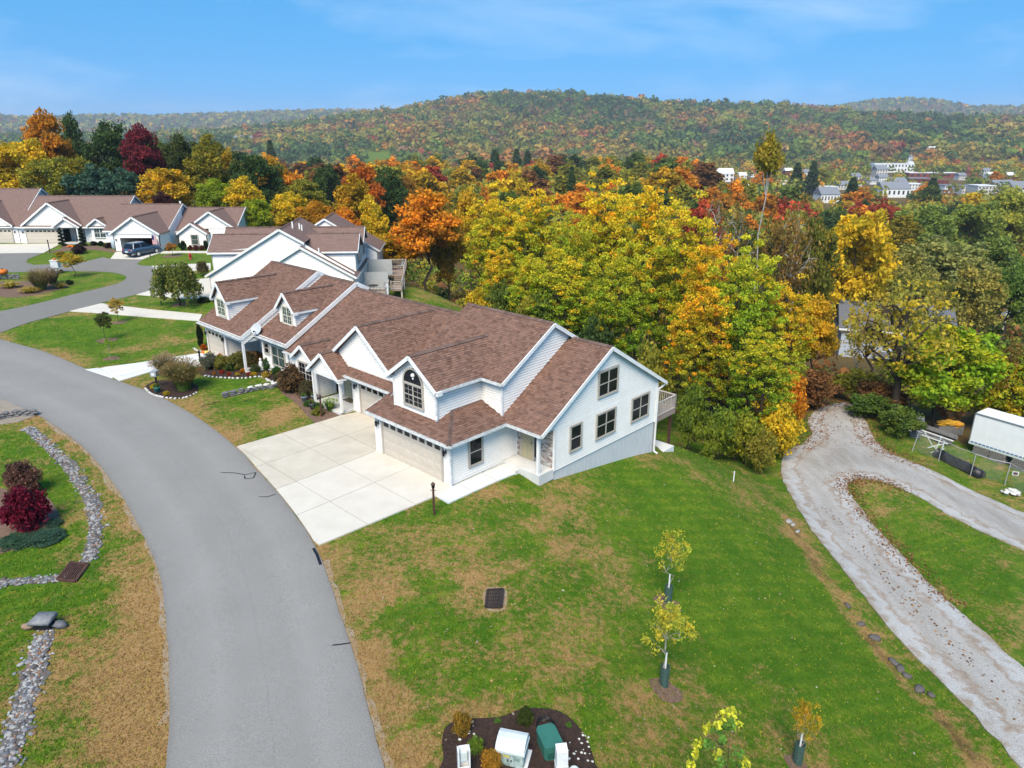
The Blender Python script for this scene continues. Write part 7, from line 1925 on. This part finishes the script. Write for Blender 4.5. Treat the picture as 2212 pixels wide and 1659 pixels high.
# hydrant
p = on(412, 560); o = thing('fire_hydrant', 'red fire hydrant on the far lawn', 'hydrant', p); M_hyd = mat('hydrant_red', (.42, .02, .02), .4)
MB().lathe([(.2, 0), (.2, .06), (.13, .08), (.13, .6), (.17, .62), (.17, .68), (.14, .7), (.1, .8), (.03, .88)], 12).build('barrel', M_hyd, o, True); MB().tube([(-.26, 0, .48), (.26, 0, .48)], .07, 8).build('nozzle', M_hyd, o); MB().tube([(0, -.26, .42), (0, 0, .42)], .09, 8).build('pumper_cap', M_hyd, o)
# propane tank, flag
p = on(249, 537); o = thing('propane_tank', 'pale blue upright propane tank at the open garage corner', 'tank', p); MB().lathe([(.3, 0), (.3, .05), (.42, .15), (.42, 1.1), (.3, 1.3), (.12, 1.36)], 14).build('vessel', mat('tank_paint', (.42, .50, .56), .4), o, True); MB().lathe([(.14, 0), (.14, .18), (.02, .2)], 8, (0, 0, 1.34)).build('valve_cap', M_white, o)
o = thing('flag', 'striped flag hanging on the post of the open garage', 'flag', (-49.4, 99.9, 2.2)); MB().tube([(0, 0, .0), (-.15, -.5, 1.3)], .02, 6).build('staff', M_white, o)
for k in range(9):
    x0 = -.15 - .0; c = (M_hyd if k % 2 == 0 else M_white); MB().hexa([(-.5 + k * .085, -.5, -.2 + .05 * (k % 3)), (-.5 + k * .085 + .083, -.5, -.2 + .05 * ((k + 1) % 3)), (-.5 + k * .085 + .083, -.46, -.2), (-.5 + k * .085, -.46, -.2), (-.45 + k * .06, -.5, 1.1), (-.45 + k * .06 + .058, -.5, 1.1), (-.45 + k * .06 + .058, -.47, 1.1), (-.45 + k * .06, -.47, 1.1)]).build('stripe', c, o)
MB().box(-.44, -.14, -.53, -.505, .5, 1.1).build('blue_canton', mat('flag_blue', (.02, .03, .12), .8), o)
# statue, pots, porch furniture
p = on(565, 800); o = thing('garden_statue', 'small white statue in the flower bed', 'statue', p); MB().lathe([(.16, 0), (.16, .1), (.1, .12), (.12, .4), (.15, .6), (.09, .72), (.06, .76)], 10).build('body', M_white, o, True); MB().blob((0, 0, .84), (.09, .09, .11), 8, 6, .02).build('head', M_white, o, True)
for u, v, c, lb in ((658, 868, (.20, .26, .33), 'blue grey pot left before the middle porch'), (680, 866, (.26, .30, .34), 'blue grey pot with a red plant before the middle porch'), (341, 848, (.03, .22, .20), 'teal pot in the round bed'), (676, 884, (.08, .10, .13), 'dark pot behind the round green shrub')):
    p = on(u, v); o = thing('flower_pot', lb, 'pot', p); MB().lathe([(.14, 0), (.2, .34), (.22, .35), (.22, .4), (.18, .4), (.17, .36)], 12).build('pot', mat('glaze_%d' % u, c, .3), o, True); MB().lathe([(.17, 0), (.12, .05), (.02, .08)], 10, (0, 0, .35)).build('soil', M_mulch, o); V, F, P = leaf_quads(np.array([(0, 0, .52)]), np.array([.22]), 60, .09, rng); link('plant', mesh_np('plant', V, F, np.tile((.10, .14, .03), (len(F), 1))), M_leaf, o)
p = h3(-26.2, 2.6, .15); o = thing('porch_table', 'orange covered table on the porch of the dormered unit', 'table', p, HROT); MB().lathe([(.5, .66), (.52, .70), (.48, .72)], 14).build('table_top', mat('orange_cloth', (.58, .24, .02), .8), o)
for k in range(4): MB().tube([(.3 * math.cos(k * 1.57 + .7), .3 * math.sin(k * 1.57 + .7), 0), (.3 * math.cos(k * 1.57 + .7), .3 * math.sin(k * 1.57 + .7), .67)], .03, 5).build('leg', M_brown, o)
o = thing('porch_chair', 'orange wooden chair on the porch of the dormered unit', 'chair', h3(-25.2, 2.7, .15), HROT + .6); M_owood = mat('orange_wood', (.42, .20, .05), .6); MB().box(-.24, .24, -.24, .24, .42, .46).build('seat', M_owood, o); MB().box(-.24, .24, .2, .25, .46, 1.0).build('backrest', M_owood, o)
for sx in (-.2, .2):
    for sy in (-.2, .2): MB().box(sx - .03, sx + .03, sy - .03, sy + .03, 0, .42).build('leg', M_owood, o)
recolor_done(P_shr + [P_mum] + P_sap + [P_ysap, P_nm])
# ---- utility boxes
M_green = mat('utility_green', (.035, .145, .11), .5, (.03, .12, .09), 3); M_ugrey = mat('utility_pale', (.56, .60, .57), .5, (.46, .52, .49), 3); M_udark = mat('utility_weathered', (.13, .20, .175), .6, (.42, .48, .45), 5, 4)
p = on(1106, 1640); o = thing('transformer_box', 'pale green transformer cabinet with a sloped white lid in the utility bed', 'utility box', p, R(-14))
MB().box(-.40, .40, -.28, .34, 0, .50).build('base', M_udark, o); MB().box(-.44, .44, -.32, .38, .50, .57).build('collar', M_ugrey, o)
lid = MB(); prof = [(-.30, .57), (-.27, .66), (-.18, .74), (-.02, .80), (.16, .81), (.30, .77), (.36, .68), (.37, .57)]
lid.add([(x_, y_, z_) for x_ in (-.42, .42) for y_, z_ in prof], [(i, i + 1, 9 + i, 8 + i) for i in range(7)] + [tuple(range(7, -1, -1)), tuple(range(8, 16)), (7, 0, 8, 15)])
lid.build('lid', mat('lid_white', (.56, .59, .58), .4, (.46, .50, .49), 2), o)
for k in (-1, 1): MB().box(k * .195 - .18, k * .195 + .18, -.295, -.283, .05, .46).build('door', M_udark, o); MB().box(k * .05 - .015, k * .05 + .015, -.31, -.296, .22, .30).build('latch', M_black, o)
MB().box(-.2, .0, -.298, -.2955, .36, .43).build('warning_label', mat('label_yellow', (.5, .42, .08), .6), o)
MB().box(-.5, .5, -.38, .44, -.08, .02).build('pad', M_conc2, o)
p = on(1186, 1618); o = thing('cable_pedestal', 'dark green low cable box in the utility bed', 'utility box', p, R(18))
mb = MB(); prof = [(-.24, -.42), (.24, -.42), (.28, -.34), (.28, .30), (.2, .42), (-.2, .42), (-.28, .30), (-.28, -.34)]; mb.prism(prof, 0, .40); mb.build('body', M_green, o); MB().prism([(x * 1.05, y * 1.05) for x, y in prof], .40, .52).build('lid', M_green, o); MB().box(-.2, .2, -.43, -.422, .08, .3).build('vent', mat('vent_green', (.02, .09, .07), .6), o)
p = on(1178, 1572); o = thing('cable_coil', 'coil of black cable behind the green box', 'cable', p)
for k in range(4): MB().tube([(.3 * math.cos(a) * (1 - k * .05), .24 * math.sin(a), .05 + k * .05 + .03 * math.sin(a * 2 + k)) for a in np.linspace(0, 6.283, 18)], .018, 5, cap=False).build('loop', M_black, o)
p = on(1212, 1668); o = thing('utility_pedestal', 'tall white utility pedestal at the bottom edge', 'utility box', p, R(8)); MB().hexa([(-.17, -.14, 0), (.17, -.14, 0), (.17, .14, 0), (-.17, .14, 0), (-.16, -.13, .86), (.16, -.13, .86), (.16, .13, .94), (-.16, .13, .94)]).build('body', M_white, o); MB().box(-.18, .18, -.15, .15, .30, .34).build('band', M_ugrey, o); MB().lathe([(.16, 0), (.16, .14), (.1, .2)], 10, (.36, -.1, 0)).build('meter_dome', M_ugrey, o)
p = on(1003, 1680); o = thing('open_pedestal', 'white open fronted pedestal left in the utility bed', 'utility box', p, R(12)); MB().box(-.15, .15, .08, .12, 0, 1.05).build('back_plate', M_white, o); MB().box(-.17, -.13, -.1, .12, 0, 1.05).build('side_plate', M_white, o); MB().box(.13, .17, -.1, .12, 0, 1.05).build('side_plate', M_white, o); MB().box(-.09, .09, -.02, .06, .62, .9).build('terminal_block', M_ugrey, o); MB().box(-.13, .13, -.12, -.09, 0, .5).build('front_cover', M_white, o)
PEB = []
for i in range(46):
    q = on(1235 + random.uniform(-40, 45), 1590 + random.uniform(0, 60)) if i < 34 else on(970 + random.uniform(0, 60), 1560 + random.uniform(0, 40))
    PEB.append(q)
peb = MB()
for q in PEB: r_ = random.uniform(.025, .06); peb.blob((q[0], q[1], q[2] + .03), (r_, r_ * .8, r_ * .6), 6, 4, .2)
tag(peb.build('pebbles', M_wstone, None, True, 'stuff'), 'white pebbles scattered in the dark utility bed')
# ---- car
def car(p, rot, label, body, s=1.0):
    o = thing('parked_car', label, 'car', p, rot); o.scale = (s, s, s); mb = MB()
    mp_ = mat('car_paint_%d' % len(bpy.data.materials), body, .25, spec=.5)
    sec = [(-2.25, .45, .84), (-2.3, .85, .88), (-2.2, 1.02, .9), (-1.0, 1.08, .9), (1.0, 1.08, .9), (1.9, .98, .86), (2.25, .8, .8), (2.28, .45, .78)]
    vs = []
    for x, z, w in sec: vs += [(x, -w, .28 if abs(x) < 2.2 else .4), (x, -w, z * .75), (x, -w * .93, z), (x, w * .93, z), (x, w, z * .75), (x, w, .28 if abs(x) < 2.2 else .4)]
    n = 6; mb.add(vs, [(i * n + k, (i + 1) * n + k, (i + 1) * n + (k + 1) % n, i * n + (k + 1) % n) for i in range(len(sec) - 1) for k in range(n)] + [tuple(range(n)), tuple(range(len(vs) - 1, len(vs) - n - 1, -1))])
    mb.build('body', mp_, o, True)
    MB().hexa([(-2.12, -.82, 1.0), (.95, -.82, 1.05), (.95, .82, 1.05), (-2.12, .82, 1.0), (-1.75, -.64, 1.62), (.05, -.64, 1.64), (.05, .64, 1.64), (-1.75, .64, 1.62)]).build('cabin_glass', M_glass, o)
    MB().hexa([(-1.85, -.66, 1.6), (.12, -.66, 1.62), (.12, .66, 1.62), (-1.85, .66, 1.6), (-1.7, -.58, 1.70), (-.05, -.58, 1.71), (-.05, .58, 1.71), (-1.7, .58, 1.70)]).build('roof', mp_, o)
    for sy in (-1, 1):
        MB().beam((-.75, sy * .83, 1.04), (-.72, sy * .655, 1.64), .1, .03).build('pillar', mp_, o); MB().beam((-1.95, sy * .8, 1.0), (-1.7, sy * .64, 1.62), .2, .05).build('pillar', mp_, o)
        MB().box(-2.32, -2.2, sy * .62 - .17, sy * .62 + .17, .84, .98).build('tail_light', M_hyd, o); MB().box(2.2, 2.3, sy * .58 - .17, sy * .58 + .17, .66, .8).build('headlight', M_white, o); MB().box(.75, .95, sy * .98 - .08, sy * .98 + .08, 1.05, 1.2).build('mirror', mp_, o)
        for x in (-1.35, 1.4):
            w = MB().tube([(x, sy * .70, .36), (x, sy * .93, .36)], .36, 16).build('wheel', M_black, o); MB().tube([(x, sy * .90, .36), (x, sy * .945, .36)], .22, 10).build('rim', M_gutter, w)
    MB().box(-2.33, -2.29, -.26, .26, .6, .74).build('licence_plate', M_white, o); MB().box(-2.32, -2.2, -.8, .8, .38, .55).build('rear_bumper', M_black, o)
    return o
p = on(306, 552); car((p[0], p[1] + .4, p[2] + .06), R(66), 'dark blue sport utility car backing out of the far open garage', (.045, .085, .14), 1.05)
# ------------------------------------------------------------------ yard at the right: trailer, pallets, fence, junk
def V3(p): return np.array(p, float)
zb_ = -8.75
A = V3(atz(2093.5, 957.5, zb_)); B = V3(atz(2212, 995.6, zb_)); dB = (B - A) / np.linalg.norm(B - A)
ztop = aty(2104, 894, A[1])[2]; C2 = V3(atz(2134, 884, ztop)); wv = np.array([-dB[1], dB[0], 0]); wid = min(max(abs((C2 - A)[:2] @ wv[:2]), 2.2), 2.8)
if (C2 - A)[:2] @ wv[:2] < 0: wv = -wv
rotT = math.atan2(dB[1], dB[0]); tr = thing('trailer', 'white box trailer body standing on pallet stacks at the right edge', 'trailer', (A[0], A[1], gz(A[0], A[1])), rotT)
sgn = 1 if (wv[:2] @ np.array([-math.sin(rotT), math.cos(rotT)])) > 0 else -1
zz = zb_ - tr.location[2]; Hh = ztop - zb_
M_trl = mat('trailer_white', (.74, .75, .76), .45, (.68, .69, .70), 1.5); M_alu = mat('trailer_rail', (.16, .18, .19), .5); M_blue = mat('trailer_blue', (.03, .12, .30), .5)
y0, y1 = (0, wid) if sgn > 0 else (-wid, 0)
MB().box(0, 12.2, y0, y1, zz + .18, zz + Hh).build('box', M_trl, tr)
MB().box(-.06, 12.26, y0 - .05, y1 + .05, zz + Hh, zz + Hh + .07).build('top_rail', M_alu, tr); MB().box(.0, 12.2, y0 + .1, y1 - .1, zz + Hh + .07, zz + Hh + .11).build('roof', M_trl, tr); MB().box(-.05, 12.25, y0 - .04, y1 + .04, zz, zz + .18).build('bottom_rail', M_ugrey, tr)
yf = y0 - .045 if sgn > 0 else y1 + .045
for k in range(38): MB().box(.1 + k * .31, .33 + k * .31, yf - .012, yf + .0, zz + .19, zz + .29).build('rivet_plate', M_blue, tr)
MB().box(-.08, 0, y0, y0 + .09, zz + .18, zz + Hh).build('corner_post', M_alu, tr); MB().box(-.08, 0, y1 - .09, y1, zz + .18, zz + Hh).build('corner_post', M_alu, tr)
for k in range(10):
    pass
M_pallet = mat('weathered_wood', (.24, .23, .215), .95, (.14, .13, .12), 5, 5, .5, 20, stretch=(1, 1, 3)); pk = 0
for s_, rows, lb in ((1.0, 6, 'left stack of grey pallets under the white trailer'), (2.3, 7, 'second stack of grey pallets under the white trailer'), (4.0, 7, 'third stack of grey pallets under the white trailer'), (5.4, 6, 'right stack of grey pallets under the white trailer')):
    q = A + dB * s_ + wv * .5; g = gz(q[0], q[1]); o = thing('pallet_stack', lb, 'pallets', (q[0], q[1], g), rotT); hh = zb_ - g
    n = max(3, int(hh / .14))
    for r in range(n):
        z0 = r * hh / n; mb = MB(); dx = random.uniform(-.05, .05)
        for yy in (-.5, 0, .5): mb.box(-.6 + dx, .6 + dx, yy - .045, yy + .045, z0 + .02, z0 + hh / n - .045)
        for xx in np.linspace(-.55, .55, 6): mb.box(xx - .05 + dx, xx + .05 + dx, -.55, .55, z0 + hh / n - .04, z0 + hh / n - .015)
        mb.build('pallet', M_pallet, o)
M_fence = mat('galvanised', (.36, .37, .38), .45, metal=.3)
f_uv = ((1969.7, 975.3, 925), (2026.7, 997, 965), (2095.8, 1028, 994), (2169.8, 1048.5, 1012), (2245, 1090, 1045))
fo = None; prev = None
for i, (u, vb, vt) in enumerate(f_uv):
    p = G(u, vb); h = 1.85
    if fo is None: fo = thing('wire_fence', 'leaning galvanised wire fence in front of the trailer yard', 'fence', p); F0 = np.array(p)
    q = np.array(p) - F0; MB().tube([(q[0], q[1], q[2] - .1), (q[0] + (.35 if i == 0 else .12), q[1] + .1, q[2] + h)], .04, 7).build('post', M_fence, fo)
    top = np.array([q[0] + .12, q[1] + .1, q[2] + h])
    if prev is not None:
        MB().tube([prev, (prev + top) / 2 + np.array([0, 0, -.08]), top], .025, 6).build('top_rail', M_fence, fo)
        mb = MB(); n = 26
        for k in range(n + 1):
            for dsg in (1, -1):
                a = k / n; b = a + dsg * .25
                if 0 <= b <= 1:
                    pa = prev + (top - prev) * a - np.array([0, 0, .1]); pb = prev + (top - prev) * b - np.array([0, 0, h - .1]); mb.beam(pa, pb, .006, .006)
        mb.build('wire_mesh', M_fence, fo)
    prev = top
p = G(2186, 1052); o = thing('fence_sign', 'small white sign with dark red centre on the wire fence', 'sign', (p[0], p[1], p[2] + 1.0), R(-20)); MB().box(-.22, .22, -.02, .0, 0, .34).build('board', M_white, o); MB().box(-.14, .14, -.03, -.021, .07, .27).build('panel', mat('sign_red', (.10, .02, .025), .6), o)
a_, b_ = G(2022, 985), G(2120, 1034); L_ = math.hypot(b_[0] - a_[0], b_[1] - a_[1]); o = thing('plastic_trough', 'long black plastic trough lying behind the wire fence', 'trough', a_, math.atan2(b_[1] - a_[1], b_[0] - a_[0])); mb = MB(); n = 10
vs = []; 
for x in np.linspace(0, L_, 7):
    for k in range(n + 1):
        t = math.pi * k / n; vs.append((x, .45 * math.cos(t), .1 + .62 * math.sin(t) + .05 * math.sin(x * 3)))
dzz = (b_[2] - a_[2]) / L_; vs = [(x, y, z + dzz * x) for x, y, z in vs]; m_ = n + 1
mb.add(vs, [(i * m_ + k, i * m_ + k + 1, (i + 1) * m_ + k + 1, (i + 1) * m_ + k) for i in range(6) for k in range(n)] + [tuple(range(m_)), tuple(6 * m_ + k for k in range(m_))]); mb.build('shell', mat('black_plastic', (.012, .012, .014), .4), o, True); MB().beam((0, .46, .12), (L_, .46, .12 + dzz * L_), .08, .08).build('rim', M_black, o); MB().beam((0, -.46, .12), (L_, -.46, .12 + dzz * L_), .08, .08).build('rim', M_black, o)
p = G(2005, 978); o = thing('scrap_frame', 'bent white metal frame leaning behind the wire fence', 'scrap metal', p)
for a, b in (((-.6, .2, 1.9), (.2, 0, .7)), ((.2, 0, .7), (.9, -.4, .1)), ((.9, .1, 1.5), (.6, 0, .3)), ((-.2, -.1, .5), (1.3, .2, .75)), ((0, -.3, .15), (1.4, .2, .25)), ((1.3, .2, 1.0), (1.1, 0, .1))): MB().tube([a, b], .04, 6).build('bar', M_ugrey, o)
p = G(2040, 968); o = thing('metal_sheets', 'pile of dark and white sheet metal beside the trailer', 'scrap metal', (p[0], p[1] + 2, p[2]), rotT)
for k in range(6): MB().hexa([(-2.6 + .2 * k, -.5 + .12 * k, .25 + .09 * k), (1.6 + .1 * k, -.6 + .12 * k, .2 + .09 * k), (1.7, .1 + .15 * k, .22 + .09 * k), (-2.4, .2 + .15 * k, .3 + .09 * k)] + [(-2.6 + .2 * k, -.5 + .12 * k, .31 + .09 * k), (1.6 + .1 * k, -.6 + .12 * k, .26 + .09 * k), (1.7, .1 + .15 * k, .28 + .09 * k), (-2.4, .2 + .15 * k, .36 + .09 * k)]).build('sheet', (M_white, M_black, M_slate)[k % 3], o)
MB().box(-1.6, 1.0, -.2, .8, -.1, .24).build('support', M_black, o)
p = G(2074, 955); o = thing('tarp_pile', 'crumpled yellow orange tarpaulin beside the trailer', 'tarpaulin', (p[0], p[1] + 2.2, p[2] + .7)); MB().blob((0, 0, .25), (1.0, .5, .24), 14, 8, .28, seed=9).build('fold', mat('tarp_orange', (.62, .33, .03), .5), o); MB().blob((.8, -.1, .12), (.6, .4, .3), 10, 7, .22, seed=11).build('fold', mat('tarp_orange_2', (.58, .28, .03), .5), o); MB().box(-1.0, 1.3, -.4, .4, -.8, .02).build('crate', M_pallet, o)
p = G(2180, 1068); o = thing('stone_pile', 'low pile of pale flat stones by the fence', 'stones', p)
for k in range(16): stone(o, p[0] + random.uniform(-.6, .6), p[1] + random.uniform(-.25, .35), p[2] + .1 + .12 * (k // 6), random.uniform(.2, .34), M_wstone, flat=.6)
p = G(1976, 945); o = thing('wire_roll', 'upright grey roll of wire netting at the fence corner', 'wire', (p[0], p[1], p[2])); 
for k in range(9): MB().lathe([(.42 + .05 * math.sin(k * 2), 0), (.44 + .05 * math.sin(k * 2), .02), (.40, .03)], 14, (.05 * math.sin(k), 0, .1 + k * .22)).build('hoop', M_fence, o)
for k in range(14): MB().tube([(.42 * math.cos(k * .449), .42 * math.sin(k * .449), .05), (.44 * math.cos(k * .449 + .2), .44 * math.sin(k * .449 + .2), 2.0)], .01, 4).build('wire', M_fence, o)
# ---- grey house down the slope
x, y = aty(1930, 760, 93)[:2]; g = gz(x, y); o = thing('grey_house', 'pale grey house with a dark grey roof half hidden by the old tree', 'house', (x, y, g), R(-18)); M_gw = mat('grey_siding', (.40, .44, .50), .7, (.34, .38, .44), 1, 3, stretch=(.3, .3, 8)); M_gr = mat('grey_shingle', (.13, .135, .15), .95, (.09, .093, .105), 6, 6, .5, 14)
MB().box(-6.8, 6.8, 0, 9, -1, 4.2).build('wall', M_gw, o); MB().add([(-7.3, -.5, 4.0), (7.3, -.5, 4.0), (7.3, 9.5, 4.0), (-7.3, 9.5, 4.0), (-7.3, 4.5, 7.0), (7.3, 4.5, 7.0)], [(0, 1, 5, 4), (2, 3, 4, 5), (1, 2, 5), (3, 0, 4), (3, 2, 1, 0)]).build('roof', M_gr, o); MB().box(-7.3, 6, -.56, -.44, 3.8, 4.05).build('fascia', M_white, o)
for xx in (-5.0, -1.6, 1.8, 5.0):
    w = MB().box(xx - .55, xx + .55, -.08, -.01, 2.0, 3.4).build('window', M_white, o); MB().box(xx - .45, xx + .45, -.1, -.081, 2.1, 3.3).build('pane', M_glass, w)
MB().box(-2.5, 1.5, -2.2, 0, .9, 1.05).build('porch_roof', M_gr, o); MB().box(-2.5, 1.5, -2.2, -2.1, .75, .95).build('porch_fascia', M_white, o)
p = G(2012, 735); car((p[0], p[1], p[2]), R(20), 'dark car parked beside the grey house', (.03, .035, .045))
fr = sheet('valley_road', GX((2060, 666), (2290, 672), (2290, 692), (2060, 684)), M_asph, .1, 3.0, kind='structure'); tag(fr, 'stretch of pale road beyond the grey house')
post(2166, 712, 668, 'white pole beside the valley road', M_white, False, .09, 'roadside_pole', 'pole')
post(1584, 1040, 1018, 'thin white stake on the bank below the rear deck', M_white, False, .03, 'stake', 'stake')
# ---- rocks in the ditch and on the lawn
for i, (u, v, r_) in enumerate(((1703, 1128, .28), (1712, 1135, .22), (1722, 1150, .2), (1890, 1380, .3), (1930, 1432, .32), (1945, 1447, .26), (1960, 1462, .24), (1985, 1490, .3), (2010, 1502, .22), (1830, 1310, .2), (1860, 1350, .22))):
    q = G(u, v); st_ = stone(None, q[0], q[1], q[2] + .05, r_, M_stone[2 if i < 3 else 3], 'ditch_rock'); tag(st_, ('pale' if i < 3 else 'dark') + ' rock in the ditch below the bank, %s from the house down' % nth(i + 1), 'rock', 'rocks in the ditch')
# ---- fallen leaves and tall dead grass
def litter(name, label, X, Y, size, cols, lift=.06):
    n = len(X); Z = gzv(X, Y) + lift; P = np.stack([X, Y, Z], 1); rg = np.random.default_rng(n)
    V, F, _ = leaf_quads(P, np.full(n, .02), 1, size, rg, .5, 2.2, 1.3)
    c = np.array(cols)[rg.integers(0, len(cols), n)] * rg.uniform(.6, 1.2, (n, 1)); o = link(name, mesh_np(name, V, F, c), M_leaf, None, 'stuff'); tag(o, label)
LC = [(.30, .13, .05), (.22, .10, .045), (.40, .22, .08), (.16, .07, .035)]
gl = np.array(gravel_l[50:] + gravel_r[20:][::-1]); k = rng.integers(0, len(gl), 3600); X = gl[k, 0] + rng.normal(0, .95, 3600); Y = gl[k, 1] + rng.normal(0, .95, 3600)
gi = np.array(gravel_in[18:60]); k = rng.integers(0, len(gi), 1500); X = np.r_[X, gi[k, 0] + rng.normal(0, .5, 1500)]; Y = np.r_[Y, gi[k, 1] + rng.normal(0, .5, 1500)]
mid = (np.array(gravel_l[10:40:3])[:9] + np.array(gravel_in[4:34:3])[:9]) / 2; k = rng.integers(0, 9, 170); X = np.r_[X, mid[k, 0] + rng.normal(0, .3, 170)]; Y = np.r_[Y, mid[k, 1] + rng.normal(0, 1.6, 170)]
litter('fallen_leaves', 'brown fallen leaves along the gravel lane and turning area', X, Y, .10, LC, .075)
n = 420; X = rng.uniform(-10, 17, n); Y = rng.uniform(16, 42, n); ok = ~inpoly(X, Y, road_poly) & ~inpoly(X, Y, gravel_poly)
for hp in ([hw(-21, -8), hw(0.3, -8), hw(2.7, 3), hw(2.7, 15), hw(-32, 15), hw(-32, 0)],): ok &= ~inpoly(X, Y, hp)
litter('scattered_leaves', 'a few pale leaves scattered over the front lawn', X[ok], Y[ok], .075, [(.4, .36, .22), (.42, .28, .1), (.45, .4, .3)], .05)
# ---- grass blades
def grass():
    n = 300000; lim = 72
    d = np.exp(rng.uniform(math.log(11.5), math.log(lim), n)); u = rng.uniform(-40, 2250, n); X = (u - 1106) / 1534 * (d * .943 + 5.6); Y = d
    ok = ~inpoly(X, Y, upper_poly) & ~inpoly(X, Y, woods_poly) & (rng.random(n) < np.clip(1.25 - Y / 70, 0, 1))
    for pl, ed in ((road_poly, .07), (gravel_poly, .45)):
        ii_ = np.nonzero(inpoly(X, Y, pl))[0]; dd_ = seg_dist(X[ii_], Y[ii_], pl[::2] + [pl[0]]); ok[ii_[dd_ > rng.random(len(ii_)) ** 2 * ed]] = False
    for hp in ([hw(p[0], p[1]) for p in dw_poly], [hw(0.1, -1.3), hw(1.25, -1.3), hw(1.25, 3.6), hw(0.1, 3.6)], [hw(-12.4, 1.4), hw(-6, 0), hw(0, 0), hw(0, 3.6), hw(2.65, 3.6), hw(2.65, 14.3), hw(-31, 14.3), hw(-31, 1.8), hw(-27.8, 1.8), hw(-20, 2.9), hw(-18, 2.2), hw(-15.2, 1.5)], GX((185, 800), (300, 785), (380, 772), (449, 762), (494, 772), (450, 789), (330, 803), (259, 824)), GX((150, 673), (218, 656), (324, 669), (437, 680), (430, 694), (324, 686), (200, 676)), *BEDS): ok &= ~inpoly(X, Y, hp)
    for cr_ in (creek1, creek2, creek3): ok &= seg_dist(X, Y, cr_[::2]) > .4
    X, Y = X[ok], Y[ok]; n = len(X); Z = gzv(X, Y)
    dr = dryness(X, Y) + rng.normal(0, .12, n)
    t = np.clip((dr - .05) / .5, 0, 1); c = lerp((.095, .19, .010), (.35, .21, .075), t) * rng.uniform(.55, 1.3, (n, 1))
    yl = (rng.random(n) < .10)[:, None]; c = np.where(yl, np.array((.36, .35, .04)), c)
    sc_ = .7 + np.hypot(X, Y) / 90; h = rng.uniform(.03, .075, n) * sc_; w = rng.uniform(.018, .035, n) * sc_; a = rng.uniform(0, 6.283, n)
    lean = rng.normal(0, .05, (n, 2)) * sc_[:, None]; bx_, by_ = np.cos(a) * w, np.sin(a) * w
    V = np.stack([np.stack([X - bx_, Y - by_, Z - .01], 1), np.stack([X + bx_, Y + by_, Z - .01], 1), np.stack([X + lean[:, 0], Y + lean[:, 1], Z + h], 1)], 1).reshape(-1, 3)
    o = link('grass', mesh_np('grass', V, np.arange(n * 3).reshape(n, 3), c), M_leaf, None, 'stuff'); tag(o, 'mown autumn grass of the lawns, green with brown patches')
grass()
# ------------------------------------------------------------------ the air between here and the hills
hz = bpy.data.materials.new('haze_air'); hz.use_nodes = True
_n = hz.node_tree.nodes; _n.remove(_n['Principled BSDF'])
pv = _n.new('ShaderNodeVolumePrincipled')
pv.inputs["Color"].default_value = (0.72, 0.78, 0.88, 1); pv.inputs["Density"].default_value = 0.00012; pv.inputs['Anisotropy'].default_value = 0.0
hz.node_tree.links.new(pv.outputs[0], _n['Material Output'].inputs['Volume'])
zmin = float(_pz.min()) - 1.5; zmax = float(_pz.max()) + 45
haze = MB().box(_xs[0] - 20, _xs[-1] + 20, _ys[0] - 20, _ys[-1] + 20, zmin, zmax).build('haze', hz, None, kind='stuff')
tag(haze, 'thin blue autumn haze over the valley')
